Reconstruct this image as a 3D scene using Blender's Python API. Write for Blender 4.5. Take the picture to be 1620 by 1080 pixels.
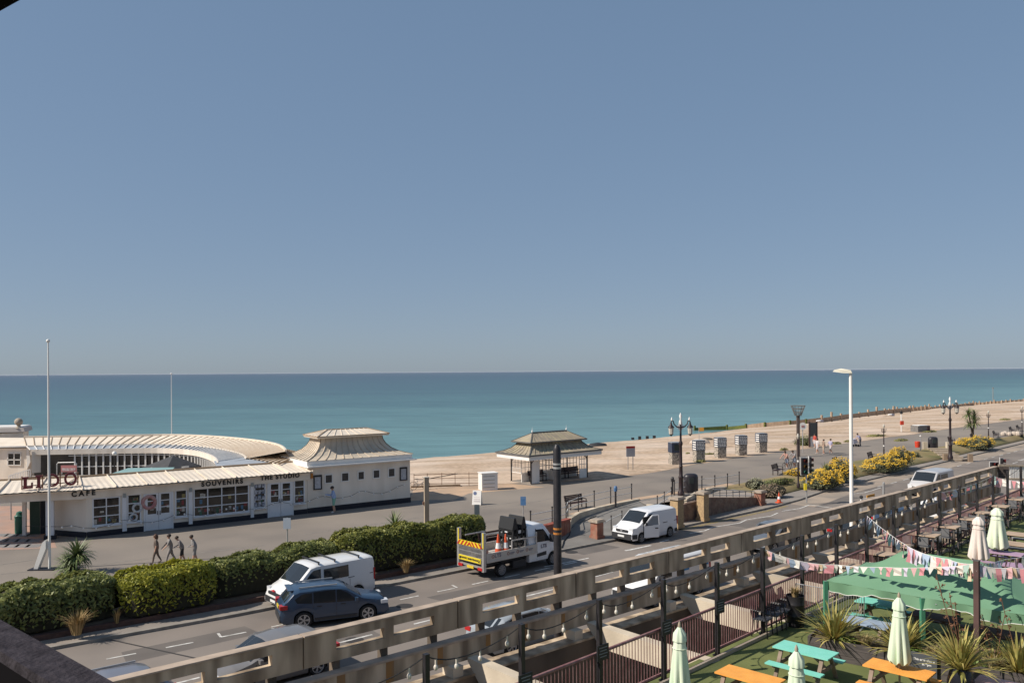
import bpy, bmesh, math, random
from mathutils import Vector, Matrix, Euler
from mathutils import noise as mnoise
R = math.radians
sc = bpy.context.scene
col = sc.collection
random.seed(7)
for o in list(bpy.data.objects):
    bpy.data.objects.remove(o)

# ------------------------------------------------------------------ camera
F, V0, RL, ZC = 1300.0, 587.4, 0.0068, 10.4
cd = bpy.data.cameras.new('camera')
cam = bpy.data.objects.new('camera', cd)
col.objects.link(cam)
cd.sensor_width = 36.0
cd.lens = 36.0 * F / 1620.0
cd.shift_y = (V0 - 540.0) / 1620.0
cd.clip_start, cd.clip_end = 0.05, 120000.0
cr, sr = math.cos(RL), math.sin(RL)
cam.matrix_world = Matrix(((cr, sr, 0, 0), (0, 0, -1, 0), (-sr, cr, 0, ZC), (0, 0, 0, 1)))
sc.camera = cam

# ------------------------------------------------------------------ light
SUN_EL, SUN_AZ = R(41), R(254)           # azimuth clockwise from +Y
w = bpy.data.worlds.new('World')
sc.world = w
w.use_nodes = True
nt = w.node_tree
nt.nodes.clear()
sky = nt.nodes.new('ShaderNodeTexSky')
sky.sky_type = 'NISHITA'
sky.sun_disc = False
sky.sun_elevation = SUN_EL
sky.sun_rotation = SUN_AZ
sky.altitude = 1500
sky.air_density = 1.0
sky.dust_density = 1.8
sky.ozone_density = 2.0
hsv = nt.nodes.new('ShaderNodeHueSaturation')
hsv.inputs['Saturation'].default_value = 1.20
gam = nt.nodes.new('ShaderNodeGamma')
gam.inputs['Gamma'].default_value = 0.32
bg = nt.nodes.new('ShaderNodeBackground')
bg.inputs['Strength'].default_value = 0.150
wo = nt.nodes.new('ShaderNodeOutputWorld')
nt.links.new(sky.outputs[0], hsv.inputs['Color'])
nt.links.new(hsv.outputs[0], gam.inputs['Color'])
tint = nt.nodes.new('ShaderNodeMix')
tint.data_type = 'RGBA'; tint.blend_type = 'MULTIPLY'
tint.inputs['Factor'].default_value = 1.0
tint.inputs['B'].default_value = (1.0, 1.18, 1.44, 1)
nt.links.new(gam.outputs[0], tint.inputs['A'])
nt.links.new(tint.outputs['Result'], bg.inputs['Color'])
nt.links.new(bg.outputs[0], wo.inputs['Surface'])
sd = bpy.data.lights.new('sun', 'SUN')
sd.energy = 4.4
sd.angle = R(0.55)
sd.color = (1.0, 0.93, 0.83)
sun = bpy.data.objects.new('sun', sd)
col.objects.link(sun)
to_sun = Vector((math.sin(SUN_AZ) * math.cos(SUN_EL), math.cos(SUN_AZ) * math.cos(SUN_EL), math.sin(SUN_EL)))
sun.rotation_euler = to_sun.to_track_quat('Z', 'Y').to_euler()
sun.location = (-30, -10, 60)
vs = sc.view_settings
vs.view_transform = 'Standard'
vs.look = 'None'
vs.exposure = 0.32
vs.gamma = 1.0
vs.use_curve_mapping = False
sc.cycles.max_bounces = 6
sc.cycles.diffuse_bounces = 3
sc.cycles.transparent_max_bounces = 8
sc.cycles.caustics_reflective = False
sc.cycles.caustics_refractive = False

# ------------------------------------------------------------------ survey helpers
def ray(u, v):
    x, y = u - 810.0, V0 - v
    return Vector((x * cr + y * sr, F, -x * sr + y * cr))
def G(u, v, z=0.0):
    d = ray(u, v)
    t = (z - ZC) / d.z
    return Vector((d.x * t, d.y * t, z))
def DP(u, v, Y):
    d = ray(u, v)
    t = Y / F
    return Vector((d.x * t, Y, ZC + d.z * t))
def WP(u, v, A, B):                       # point where a line of sight meets the vertical plane A-B
    d = ray(u, v)
    n = Vector((-(B.y - A.y), B.x - A.x))
    t = (n.x * A.x + n.y * A.y) / (n.x * d.x + n.y * d.y)
    return Vector((d.x * t, d.y * t, ZC + d.z * t))
def zat(u, v, p):                         # height of a sight line above ground point p
    return DP(u, v, p.y).z
RD = Vector((0.754, 0.657, 0)); RN = Vector((-0.657, 0.754, 0))
E1 = Vector((0.657, -0.754, 0))
def RF(s, q, z=0.0):
    return Vector((RD.x * s + RN.x * q, RD.y * s + RN.y * q, z))
def sq(p):
    return p.x * RD.x + p.y * RD.y, p.x * RN.x + p.y * RN.y
def ang(d):
    return math.atan2(d.y, d.x)
RA = ang(RD)
ZP, ZD, ZS = 0.7, 3.0, -2.5

# ------------------------------------------------------------------ materials
MATS = {}
def mat(name, c, rough=0.7, c2=None, scale=4.0, amt=0.5, metal=0.0, bump=0.0, bscale=None, spec=0.4,
        island=0.0, coat=0.0, stretch=None, c3=None, scale3=0.4, amt3=0.5, detail=6.0, transl=0.0):
    if name in MATS:
        return MATS[name]
    m = bpy.data.materials.new(name)
    m.use_nodes = True
    t = m.node_tree
    N, L = t.nodes, t.links
    b = N['Principled BSDF']
    b.inputs['Roughness'].default_value = rough
    b.inputs['Metallic'].default_value = metal
    b.inputs['Specular IOR Level'].default_value = spec
    b.inputs['Coat Weight'].default_value = coat
    b.inputs['Base Color'].default_value = (*c, 1)
    geo = N.new('ShaderNodeNewGeometry')
    src = geo.outputs['Position']
    if stretch:
        mp = N.new('ShaderNodeMapping')
        mp.inputs['Scale'].default_value = stretch
        L.new(src, mp.inputs['Vector'])
        src = mp.outputs[0]
    out = None
    def mixc(a, bcol, fac):
        mx = N.new('ShaderNodeMix')
        mx.data_type = 'RGBA'
        if a is None:
            mx.inputs['A'].default_value = (*c, 1)
        else:
            L.new(a, mx.inputs['A'])
        mx.inputs['B'].default_value = (*bcol, 1)
        L.new(fac, mx.inputs['Factor'])
        return mx.outputs['Result']
    def noise_fac(sca, lo, hi, a):
        n = N.new('ShaderNodeTexNoise')
        n.inputs['Scale'].default_value = sca
        n.inputs['Detail'].default_value = detail
        n.inputs['Roughness'].default_value = 0.32
        L.new(src, n.inputs['Vector'])
        mr = N.new('ShaderNodeMapRange')
        mr.inputs['From Min'].default_value = lo
        mr.inputs['From Max'].default_value = hi
        mr.inputs['To Max'].default_value = a
        L.new(n.outputs['Fac'], mr.inputs['Value'])
        return mr.outputs[0]
    if c2 is not None:
        out = mixc(out, c2, noise_fac(scale, 0.35, 0.68, amt))
    if c3 is not None:
        out = mixc(out, c3, noise_fac(scale3, 0.42, 0.66, amt3))
    if island:
        hv = N.new('ShaderNodeHueSaturation')
        mr = N.new('ShaderNodeMapRange')
        mr.inputs['To Min'].default_value = 1 - island
        mr.inputs['To Max'].default_value = 1 + island
        L.new(geo.outputs['Random Per Island'], mr.inputs['Value'])
        L.new(mr.outputs[0], hv.inputs['Value'])
        mr2 = N.new('ShaderNodeMapRange')
        mr2.inputs['To Min'].default_value = 0.5 + 0.03 * island
        mr2.inputs['To Max'].default_value = 0.5 - 0.03 * island
        L.new(geo.outputs['Random Per Island'], mr2.inputs['Value'])
        L.new(mr2.outputs[0], hv.inputs['Hue'])
        if out is None:
            hv.inputs['Color'].default_value = (*c, 1)
        else:
            L.new(out, hv.inputs['Color'])
        out = hv.outputs[0]
    if out is not None:
        L.new(out, b.inputs['Base Color'])
    if bump:
        n = N.new('ShaderNodeTexNoise')
        n.inputs['Scale'].default_value = bscale or scale * 4
        n.inputs['Detail'].default_value = 5
        L.new(src, n.inputs['Vector'])
        bp = N.new('ShaderNodeBump')
        bp.inputs['Strength'].default_value = bump
        bp.inputs['Distance'].default_value = 0.02
        L.new(n.outputs['Fac'], bp.inputs['Height'])
        L.new(bp.outputs[0], b.inputs['Normal'])
    if transl:
        tb_ = N.new('ShaderNodeBsdfTranslucent'); mx_ = N.new('ShaderNodeMixShader'); mx_.inputs[0].default_value = transl
        if out is not None: L.new(out, tb_.inputs['Color'])
        else: tb_.inputs['Color'].default_value = (*c, 1)
        mo_ = N['Material Output']
        L.new(b.outputs[0], mx_.inputs[1]); L.new(tb_.outputs[0], mx_.inputs[2]); L.new(mx_.outputs[0], mo_.inputs['Surface'])
    MATS[name] = m
    return m

asphalt = mat('asphalt', (0.205, 0.172, 0.148), 0.92, (0.15, 0.128, 0.112), 0.55, 0.8, bump=0.25, bscale=40, c3=(0.255, 0.217, 0.187), scale3=0.12, amt3=0.6)
promtar = mat('promenade_tarmac', (0.222, 0.188, 0.158), 0.92, (0.168, 0.145, 0.126), 0.4, 0.8, bump=0.25, bscale=40, c3=(0.29, 0.245, 0.20), scale3=0.1, amt3=0.6)
paving = mat('paving', (0.27, 0.235, 0.205), 0.9, (0.19, 0.17, 0.15), 0.7, 0.8, bump=0.2, bscale=20, c3=(0.33, 0.27, 0.22), scale3=0.2)
kerbm = mat('kerb_stone', (0.30, 0.27, 0.235), 0.9, (0.18, 0.165, 0.145), 3, 0.8, bump=0.2)
shingle = mat('shingle', (0.56, 0.41, 0.285), 0.95, (0.34, 0.24, 0.16), 2.2, 0.85, bump=0.9, bscale=9, c3=(0.66, 0.53, 0.42), scale3=0.13, amt3=0.7, detail=12)
sandm = mat('sandy_apron', (0.48, 0.33, 0.22), 0.95, (0.36, 0.26, 0.18), 0.8, 0.8, bump=0.3, bscale=14)
concrete = mat('weathered_concrete', (0.60, 0.475, 0.335), 0.92, (0.32, 0.235, 0.155), 1.5, 0.9, bump=0.35, bscale=18, stretch=(1.5, 1.5, 0.3), c3=(0.15, 0.105, 0.068), scale3=2.0, amt3=0.7)
concrete_pale = mat('pale_concrete', (0.64, 0.545, 0.42), 0.92, (0.50, 0.42, 0.32), 1.8, 0.8, bump=0.3, bscale=20, c3=(0.25, 0.205, 0.15), scale3=0.7, amt3=0.55)
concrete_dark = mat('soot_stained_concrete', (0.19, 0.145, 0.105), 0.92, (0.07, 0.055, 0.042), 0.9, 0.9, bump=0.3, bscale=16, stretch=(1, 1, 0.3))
rustm = mat('rust_stain', (0.34, 0.17, 0.055), 0.95, (0.24, 0.16, 0.09), 5, 0.8, stretch=(1, 1, 0.3))
cream = mat('cream_render', (0.85, 0.76, 0.655), 0.75, (0.74, 0.65, 0.55), 1.1, 0.7, bump=0.06, bscale=30, stretch=(1.6, 1.6, .35), c3=(.50, .42, .33), scale3=.9, amt3=.28)
whitep = mat('white_paint', (0.80, 0.77, 0.73), 0.5, (0.70, 0.66, 0.61), 2.0, 0.4)
ltgrey = mat('pale_grey_paint', (0.74, 0.74, 0.76), 0.6, (0.66, 0.65, 0.66), 1.5, 0.5)
blackp = mat('black_paint', (0.018, 0.016, 0.018), 0.45, (0.035, 0.03, 0.032), 6, 0.6)
navyp = mat('dark_plinth_paint', (0.012, 0.013, 0.022), 0.6)
roofcream = mat('cream_metal_roof', (0.74, 0.645, 0.53), 0.6, (0.63, 0.535, 0.43), 0.8, 0.7)
roofgrey = mat('blue_grey_felt', (0.33, 0.36, 0.40), 0.8, (0.26, 0.285, 0.32), 0.9, 0.7)
seam = mat('roof_seam', (0.36, 0.26, 0.17), 0.7)
glass = mat('window_glass', (0.018, 0.017, 0.017), 0.06, (0.075, 0.062, 0.05), 0.9, 0.7, spec=0.6)
carglass = mat('car_glass', (0.02, 0.024, 0.028), 0.04, spec=0.8)
rubber = mat('rubber', (0.014, 0.014, 0.015), 0.8)
steel = mat('galvanised_steel', (0.52, 0.51, 0.5), 0.42, (0.42, 0.41, 0.4), 6, 0.6, metal=0.6)
brick = mat('red_brick', (0.30, 0.115, 0.075), 0.9, (0.20, 0.085, 0.06), 9, 0.8, bump=0.3, bscale=30, c3=(0.36, 0.24, 0.17), scale3=3, amt3=0.4)
terra = mat('red_coping', (0.36, 0.10, 0.065), 0.8, (0.26, 0.075, 0.05), 4, 0.6)
timber = mat('silvered_timber', (0.42, 0.34, 0.25), 0.85, (0.29, 0.23, 0.165), 2, 0.8, stretch=(4, 4, 0.5), bump=0.2)
darkwood = mat('dark_timber', (0.105, 0.088, 0.082), 0.75, (0.055, 0.047, 0.044), 2, 0.8, stretch=(1.2, 1.2, 9), bump=0.3)
greenleaf = mat('hedge_leaf', (0.23, 0.245, 0.075), 0.5, (0.12, 0.145, 0.035), 1.2, 0.8, island=0.5, spec=0.35, transl=0.3)
limeleaf = mat('bright_hedge_leaf', (0.34, 0.325, 0.035), 0.5, (0.22, 0.235, 0.026), 1.2, 0.8, island=0.45, spec=0.35, transl=0.3)
hedgecore = mat('hedge_twigs', (0.02, 0.02, 0.01), 0.95, (0.035, 0.028, 0.015), 5, 0.7)
straw = mat('dry_grass', (0.36, 0.25, 0.11), 0.9, (0.26, 0.19, 0.085), 2, 0.7, island=0.35)
verge = mat('verge_grass', (0.25, 0.185, 0.085), 0.95, (0.14, 0.14, 0.05), 0.5, 0.9, bump=0.7, bscale=22, c3=(0.33, 0.24, 0.13), scale3=0.25, detail=10)
turf = mat('artificial_turf', (0.155, 0.17, 0.055), 0.95, (0.11, 0.13, 0.04), 1.6, 0.9, bump=0.5, bscale=60, c3=(0.135, 0.155, 0.055), scale3=0.25)
linew = mat('road_paint', (0.66, 0.64, 0.60), 0.8, (0.33, 0.31, 0.28), 5, 0.85)
yellowline = mat('yellow_road_paint', (0.42, 0.30, 0.06), 0.8, (0.22, 0.175, 0.09), 5, 0.8)
maroon = mat('faded_maroon_paint', (0.22, 0.095, 0.095), 0.6, (0.36, 0.22, 0.205), 5, 0.7)

# ------------------------------------------------------------------ mesh builder
WORLD = set()
class MB:
    def __init__(s):
        s.v, s.f, s.m, s.mi = [], [], [], 0
    def add(s, vs, fs):
        o = len(s.v)
        s.v.extend([tuple(p) for p in vs])
        for f in fs:
            s.f.append(tuple(i + o for i in f)); s.m.append(s.mi)
        return s
    def quad(s, *p):
        return s.add(p, [tuple(range(len(p)))])
    def box(s, c, size, rz=0.0, M=None):
        hx, hy, hz = size[0] / 2, size[1] / 2, size[2] / 2
        P = [Vector((x, y, z)) for x in (-hx, hx) for y in (-hy, hy) for z in (-hz, hz)]
        m = M if M is not None else Matrix.Rotation(rz, 3, 'Z')
        c = Vector(c)
        P = [m @ p + c for p in P]
        return s.add(P, [(0, 1, 3, 2), (4, 6, 7, 5), (0, 4, 5, 1), (2, 3, 7, 6), (0, 2, 6, 4), (1, 5, 7, 3)])
    def bar(s, p, q, wd, h=None, up=(0, 0, 1)):
        p, q = Vector(p), Vector(q)
        h = wd if h is None else h
        d = (q - p)
        if d.length < 1e-6: return s
        dn = d.normalized()
        up = Vector(up)
        if abs(dn.dot(up)) > 0.99: up = Vector((0, 1, 0))
        a = dn.cross(up).normalized(); b = a.cross(dn).normalized()
        P = []
        for o in (p, q):
            for i, j in ((-1, -1), (1, -1), (1, 1), (-1, 1)):
                P.append(o + a * (i * wd / 2) + b * (j * h / 2))
        return s.add(P, [(0, 1, 2, 3), (7, 6, 5, 4), (0, 4, 5, 1), (1, 5, 6, 2), (2, 6, 7, 3), (3, 7, 4, 0)])
    def tube(s, pts, r, n=8, cap=True):
        pts = [Vector(p) for p in pts]
        rs = r if isinstance(r, (list, tuple)) else [r] * len(pts)
        V, Fc = [], []
        ref = None
        for i, p in enumerate(pts):
            d = (pts[min(i + 1, len(pts) - 1)] - pts[max(i - 1, 0)]).normalized()
            if ref is None:
                ref = Vector((0, 0, 1)) if abs(d.z) < 0.9 else Vector((1, 0, 0))
            a = d.cross(ref)
            if a.length < 1e-4: a = d.cross(Vector((0.3, 1, 0.2)))
            a.normalize(); b = a.cross(d).normalized(); ref = b
            for k in range(n):
                t = 2 * math.pi * k / n
                V.append(p + (a * math.cos(t) + b * math.sin(t)) * rs[i])
        for i in range(len(pts) - 1):
            for k in range(n):
                Fc.append((i * n + k, i * n + (k + 1) % n, (i + 1) * n + (k + 1) % n, (i + 1) * n + k))
        if cap:
            Fc.append(tuple(range(n))[::-1]); Fc.append(tuple((len(pts) - 1) * n + k for k in range(n)))
        return s.add(V, Fc)
    def lathe(s, prof, c=(0, 0, 0), n=16, M=None, cap=True):
        c = Vector(c)
        V, Fc = [], []
        for (r, z) in prof:
            for k in range(n):
                t = 2 * math.pi * k / n
                p = Vector((r * math.cos(t), r * math.sin(t), z))
                V.append((M @ p if M is not None else p) + c)
        for i in range(len(prof) - 1):
            for k in range(n):
                Fc.append((i * n + k, i * n + (k + 1) % n, (i + 1) * n + (k + 1) % n, (i + 1) * n + k))
        if cap:
            Fc.append(tuple(range(n))[::-1]); Fc.append(tuple((len(prof) - 1) * n + k for k in range(n)))
        return s.add(V, Fc)
    def prism(s, poly, z0, z1):
        n = len(poly)
        A = sum(poly[i][0] * poly[(i + 1) % n][1] - poly[(i + 1) % n][0] * poly[i][1] for i in range(n))
        if A < 0: poly = poly[::-1]
        V = [(p[0], p[1], z0) for p in poly] + [(p[0], p[1], z1) for p in poly]
        Fc = [tuple(range(n))[::-1], tuple(range(n, 2 * n))]
        Fc += [(i, (i + 1) % n, n + (i + 1) % n, n + i) for i in range(n)]
        return s.add(V, Fc)
    def plate(s, poly, t):                # extrude a 3-D polygon along t
        t = Vector(t); n = len(poly)
        V = [Vector(p) for p in poly] + [Vector(p) + t for p in poly]
        Fc = [tuple(range(n))[::-1], tuple(range(n, 2 * n))]
        Fc += [(i, (i + 1) % n, n + (i + 1) % n, n + i) for i in range(n)]
        return s.add(V, Fc)
    def strip(s, A, B):
        V = list(A) + list(B); n = len(A)
        return s.add(V, [(i, i + 1, n + i + 1, n + i) for i in range(n - 1)])
    def ball(s, c, r, n=10, sq_=(1, 1, 1)):
        prof = [(max(1e-3, math.sin(math.pi * i / n)) , -math.cos(math.pi * i / n)) for i in range(n + 1)]
        M = Matrix.Diagonal((r * sq_[0], r * sq_[1], r * sq_[2]))
        return s.lathe(prof, c, n + 2, M)
    def build(s, name, mats, parent=None, smooth=None, fix=True):
        me = bpy.data.meshes.new(name)
        me.from_pydata(s.v, [], s.f)
        for m in (mats if isinstance(mats, (list, tuple)) else [mats]):
            me.materials.append(m)
        if max(s.m, default=0) > 0:
            me.polygons.foreach_set('material_index', s.m)
        if fix:
            b = bmesh.new(); b.from_mesh(me)
            bmesh.ops.recalc_face_normals(b, faces=b.faces)
            b.to_mesh(me); b.free()
        if smooth is not None:
            me.polygons.foreach_set('use_smooth', [True] * len(me.polygons))
            me.set_sharp_from_angle(angle=R(smooth))
        me.update()
        o = bpy.data.objects.new(name, me)
        col.objects.link(o)
        if parent is not None:
            o.parent = parent
            if parent.name in WORLD:
                o.location = -parent.location
        return o

def tag(o, label=None, cat=None, group=None, kind=None):
    if label: o['label'] = label
    if cat: o['category'] = cat
    if group: o['group'] = group
    if kind: o['kind'] = kind
    return o
def thing(name, label, cat, loc=(0, 0, 0), rz=0.0, group=None, world=False):
    o = bpy.data.objects.new(name, None)
    col.objects.link(o)
    o.empty_display_size = 0.2
    o.location = loc
    o.rotation_euler = (0, 0, rz)
    tag(o, label, cat, group)
    if world: WORLD.add(o.name)
    return o
def dup(root, loc, rz=None, label=None, group=None, scale=None):
    r = root.copy(); col.objects.link(r)
    r.location = loc
    if rz is not None: r.rotation_euler = (0, 0, rz)
    if label: r['label'] = label
    if group: r['group'] = group
    if scale is not None: r.scale = (scale, scale, scale) if not isinstance(scale, tuple) else scale
    for ch in list(root.children):
        c = ch.copy(); col.objects.link(c); c.parent = r
        for g in list(ch.children):
            d = g.copy(); col.objects.link(d); d.parent = c
    return r
def struct(name, mb, m, smooth=None):
    o = mb.build(name, m, None, smooth)
    o['kind'] = 'structure'
    return o
def text(name, s, size, m, M, parent=None, depth=0.01, bold=0.0, space=1.0, align='CENTER'):
    c = bpy.data.curves.new(name, 'FONT')
    c.body = s; c.size = size; c.extrude = depth; c.offset = bold
    c.align_x = align; c.align_y = 'CENTER'; c.space_character = space
    t = bpy.data.objects.new(name, c); col.objects.link(t)
    dg = bpy.context.evaluated_depsgraph_get()
    me = bpy.data.meshes.new_from_object(t.evaluated_get(dg))
    bpy.data.objects.remove(t)
    me.transform(M)
    me.materials.clear(); me.materials.append(m)
    o = bpy.data.objects.new(name, me); col.objects.link(o)
    if parent is not None:
        o.parent = parent
        if parent.name in WORLD: o.location = -parent.location
    return o
def facing(p, right, up=Vector((0, 0, 1))):      # matrix: local x -> right, y -> up
    r = Vector(right).normalized(); u = Vector(up).normalized(); n = r.cross(u)
    return Matrix(((r.x, u.x, n.x, p[0]), (r.y, u.y, n.y, p[1]), (r.z, u.z, n.z, p[2]), (0, 0, 0, 1)))
def lerp(a, b, t): return a + (b - a) * t
def interp(tab, x):
    if x <= tab[0][0]: return tab[0][1]
    for (x0, y0), (x1, y1) in zip(tab, tab[1:]):
        if x <= x1: return y0 + (y1 - y0) * (x - x0) / (x1 - x0)
    return tab[-1][1]
def resample(P, step):
    out = [P[0]]
    for a, b in zip(P, P[1:]):
        n = max(1, int(round((b - a).length / step)))
        out += [lerp(a, b, k / n) for k in range(1, n + 1)]
    return out
def offset_line(P, d, z=None):
    out = []
    for i, p in enumerate(P):
        t = P[min(i + 1, len(P) - 1)] - P[max(i - 1, 0)]
        n = Vector((-t.y, t.x, 0)).normalized()
        q = p + n * d
        if z is not None: q = Vector((q.x, q.y, z))
        out.append(q)
    return out
def flat(P, z): return [Vector((p.x, p.y, z)) for p in P]

# ------------------------------------------------------------------ setting
KQ = [(-60, 36.2), (7, 34.9), (14, 34.3), (25, 34.0), (43.4, 33.6), (55, 33.7), (60, 34.2), (67.4, 35.5), (76, 36.0), (83, 36.5), (94.5, 37.1), (127, 39.0), (220, 41.5), (420, 44)]
PARQ = [(-10, 17.1), (21, 17.0), (35, 17.35), (46, 17.8), (55, 18.2)]
RAILQ = [(-6, 11.6), (8, 12.05), (15.5, 12.52), (27.5, 13.33), (37.3, 13.93), (48, 14.65), (60, 15.4)]
PROMN = [(-60, 39.2), (5, 38.9), (18, 38.0), (29, 37.4), (34, 36.6), (37.1, 37.3), (39.6, 38.8), (47.6, 40.3), (57, 39.9), (69.5, 40.45), (83, 41.5), (100, 42.1), (134, 41.4), (220, 43), (420, 46)]
PROMF = [(36, 57), (45, 54.5), (50, 52.3), (53.2, 50.1), (62.4, 50.4), (69.8, 51.5), (78, 52.3), (100, 52.5), (124, 52.9), (141, 53.7), (176, 54), (300, 56), (420, 58)]
BANKB = [(56.8, 36.0), (66, 36.9), (75, 37.2), (83, 37.65), (97, 38.2), (110, 39.1), (130, 40.3), (220, 42.2), (420, 45)]
def line_of(tab, s0, s1, step, z, dq=0.0):
    n = max(2, int((s1 - s0) / step))
    return [RF(s0 + (s1 - s0) * i / n, interp(tab, s0 + (s1 - s0) * i / n) + dq, z) for i in range(n + 1)]

# one ground sheet of land under everything
g = MB()
g.quad(RF(-900, -500, -0.12), RF(900, -500, -0.12), RF(900, 60, -0.12), RF(-900, 60, -0.12))
struct('ground', g, paving)
# sea
seam_ = bpy.data.materials.new('sea_water'); seam_.use_nodes = True
t = seam_.node_tree; N, L = t.nodes, t.links
b = N['Principled BSDF']
b.inputs['Roughness'].default_value = 0.32
b.inputs['IOR'].default_value = 1.33
b.inputs['Specular IOR Level'].default_value = 0.32
geo = N.new('ShaderNodeNewGeometry')
dot = N.new('ShaderNodeVectorMath'); dot.operation = 'DOT_PRODUCT'
dot.inputs[1].default_value = (RN.x, RN.y, 0)
L.new(geo.outputs['Position'], dot.inputs[0])
lg = N.new('ShaderNodeMath'); lg.operation = 'LOGARITHM'; lg.inputs[1].default_value = 10
L.new(dot.outputs['Value'], lg.inputs[0])
mp = N.new('ShaderNodeMapping'); mp.inputs['Rotation'].default_value = (0, 0, -RA); mp.inputs['Scale'].default_value = (0.0022, 0.016, 1)
L.new(geo.outputs['Position'], mp.inputs['Vector'])
nz = N.new('ShaderNodeTexNoise'); nz.inputs['Scale'].default_value = 1.0; nz.inputs['Detail'].default_value = 7; nz.inputs['Roughness'].default_value = 0.7
L.new(mp.outputs[0], nz.inputs['Vector'])
ad = N.new('ShaderNodeMath'); ad.operation = 'MULTIPLY_ADD'; ad.inputs[1].default_value = 0.85
L.new(nz.outputs['Fac'], ad.inputs[0]); L.new(lg.outputs[0], ad.inputs[2])
rp = N.new('ShaderNodeValToRGB')
mr = N.new('ShaderNodeMapRange'); mr.inputs['From Min'].default_value = 2.34; mr.inputs['From Max'].default_value = 4.7
L.new(ad.outputs[0], mr.inputs['Value']); L.new(mr.outputs[0], rp.inputs['Fac'])
el = rp.color_ramp.elements
el[0].position = 0.0; el[0].color = (0.135, 0.255, 0.255, 1)
el[1].position = 1.0; el[1].color = (0.034, 0.062, 0.104, 1)
for p_, c_ in ((0.10, (0.112, 0.218, 0.222)), (0.2, (0.072, 0.155, 0.168)), (0.32, (0.054, 0.115, 0.137)), (0.5, (0.043, 0.086, 0.118)), (0.75, (0.035, 0.064, 0.104))):
    e = el.new(p_); e.color = (*c_, 1)
# fine ripples
n2 = N.new('ShaderNodeTexNoise'); n2.inputs['Scale'].default_value = 1.0; n2.inputs['Detail'].default_value = 4
mp2 = N.new('ShaderNodeMapping'); mp2.inputs['Rotation'].default_value = (0, 0, -RA); mp2.inputs['Scale'].default_value = (0.09, 0.45, 1)
L.new(geo.outputs['Position'], mp2.inputs['Vector']); L.new(mp2.outputs[0], n2.inputs['Vector'])
mr3 = N.new('ShaderNodeMapRange'); mr3.inputs['From Min'].default_value = 0.3; mr3.inputs['From Max'].default_value = 0.7
mr3.inputs['To Min'].default_value = 0.78; mr3.inputs['To Max'].default_value = 1.2
L.new(n2.outputs['Fac'], mr3.inputs['Value'])
mul = N.new('ShaderNodeVectorMath'); mul.operation = 'SCALE'
L.new(rp.outputs['Color'], mul.inputs[0]); L.new(mr3.outputs[0], mul.inputs['Scale'])
L.new(mul.outputs[0], b.inputs['Base Color'])
bp = N.new('ShaderNodeBump'); bp.inputs['Strength'].default_value = 0.5; bp.inputs['Distance'].default_value = 0.35
L.new(n2.outputs['Fac'], bp.inputs['Height']); L.new(bp.outputs[0], b.inputs['Normal'])
s = MB()
s.quad(RF(-25000, 59.5, ZS), RF(25000, 59.5, ZS), RF(25000, 40000, ZS), RF(-25000, 40000, ZS))
struct('sea', s, seam_)

# road, pavements, kerbs
def sheet(name, A, B, m):
    return struct(name, MB().strip(A, B), m)
sheet('road', line_of(PARQ, -60, 420, 6, 0.0, 3.6), line_of(KQ, -60, 420, 6, 0.0, 0.0), asphalt)
p = MB()
nearp0, nearp1 = line_of(PARQ, -60, 420, 6, 0.12, 0.45), line_of(PARQ, -60, 420, 6, 0.12, 3.45)
p.strip(nearp0, nearp1)
struct('pavement', p, paving)
k = MB()
k0, k1 = line_of(PARQ, -60, 420, 6, 0.125, 3.45), line_of(PARQ, -60, 420, 6, 0.125, 3.6)
k.strip(k0, k1); k.strip(k1, flat(k1, -0.05))
a0, a1 = line_of(KQ, -60, 420, 2, 0.125, 0.0), line_of(KQ, -60, 420, 2, 0.125, 0.16)
k.strip(a0, a1); k.strip(flat(a0, -0.05), a0)
struct('kerb', k, kerbm)
far0 = line_of(KQ, -60, 420, 2, 0.12, 0.16)
far1 = line_of(KQ, -60, 420, 2, 0.12, 9.0)
p = MB().strip(far0, far1)
o = struct('pavement', p, paving)
# sandy lay-by beside the kerb
lb0 = line_of(KQ, 58, 420, 3, 0.004, -2.1); lb1 = line_of(KQ, 58, 420, 3, 0.004, -0.02)
sheet('lay_by', lb0, lb1, mat('lay_by_surface', (0.36, 0.285, 0.22), 0.92, (0.22, 0.19, 0.16), 0.5, 0.8, bump=0.2, bscale=30))

# promenade
pn = line_of(PROMN, -60, 420, 1.5, ZP); pf = []
for q in pn:
    s_, _ = sq(q)
    pf.append(RF(s_, 82 if s_ < 36 else interp(PROMF, s_) + 0.6, ZP))
pm = MB(); pm.strip(pn, pf)
struct('promenade', pm, promtar)
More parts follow.
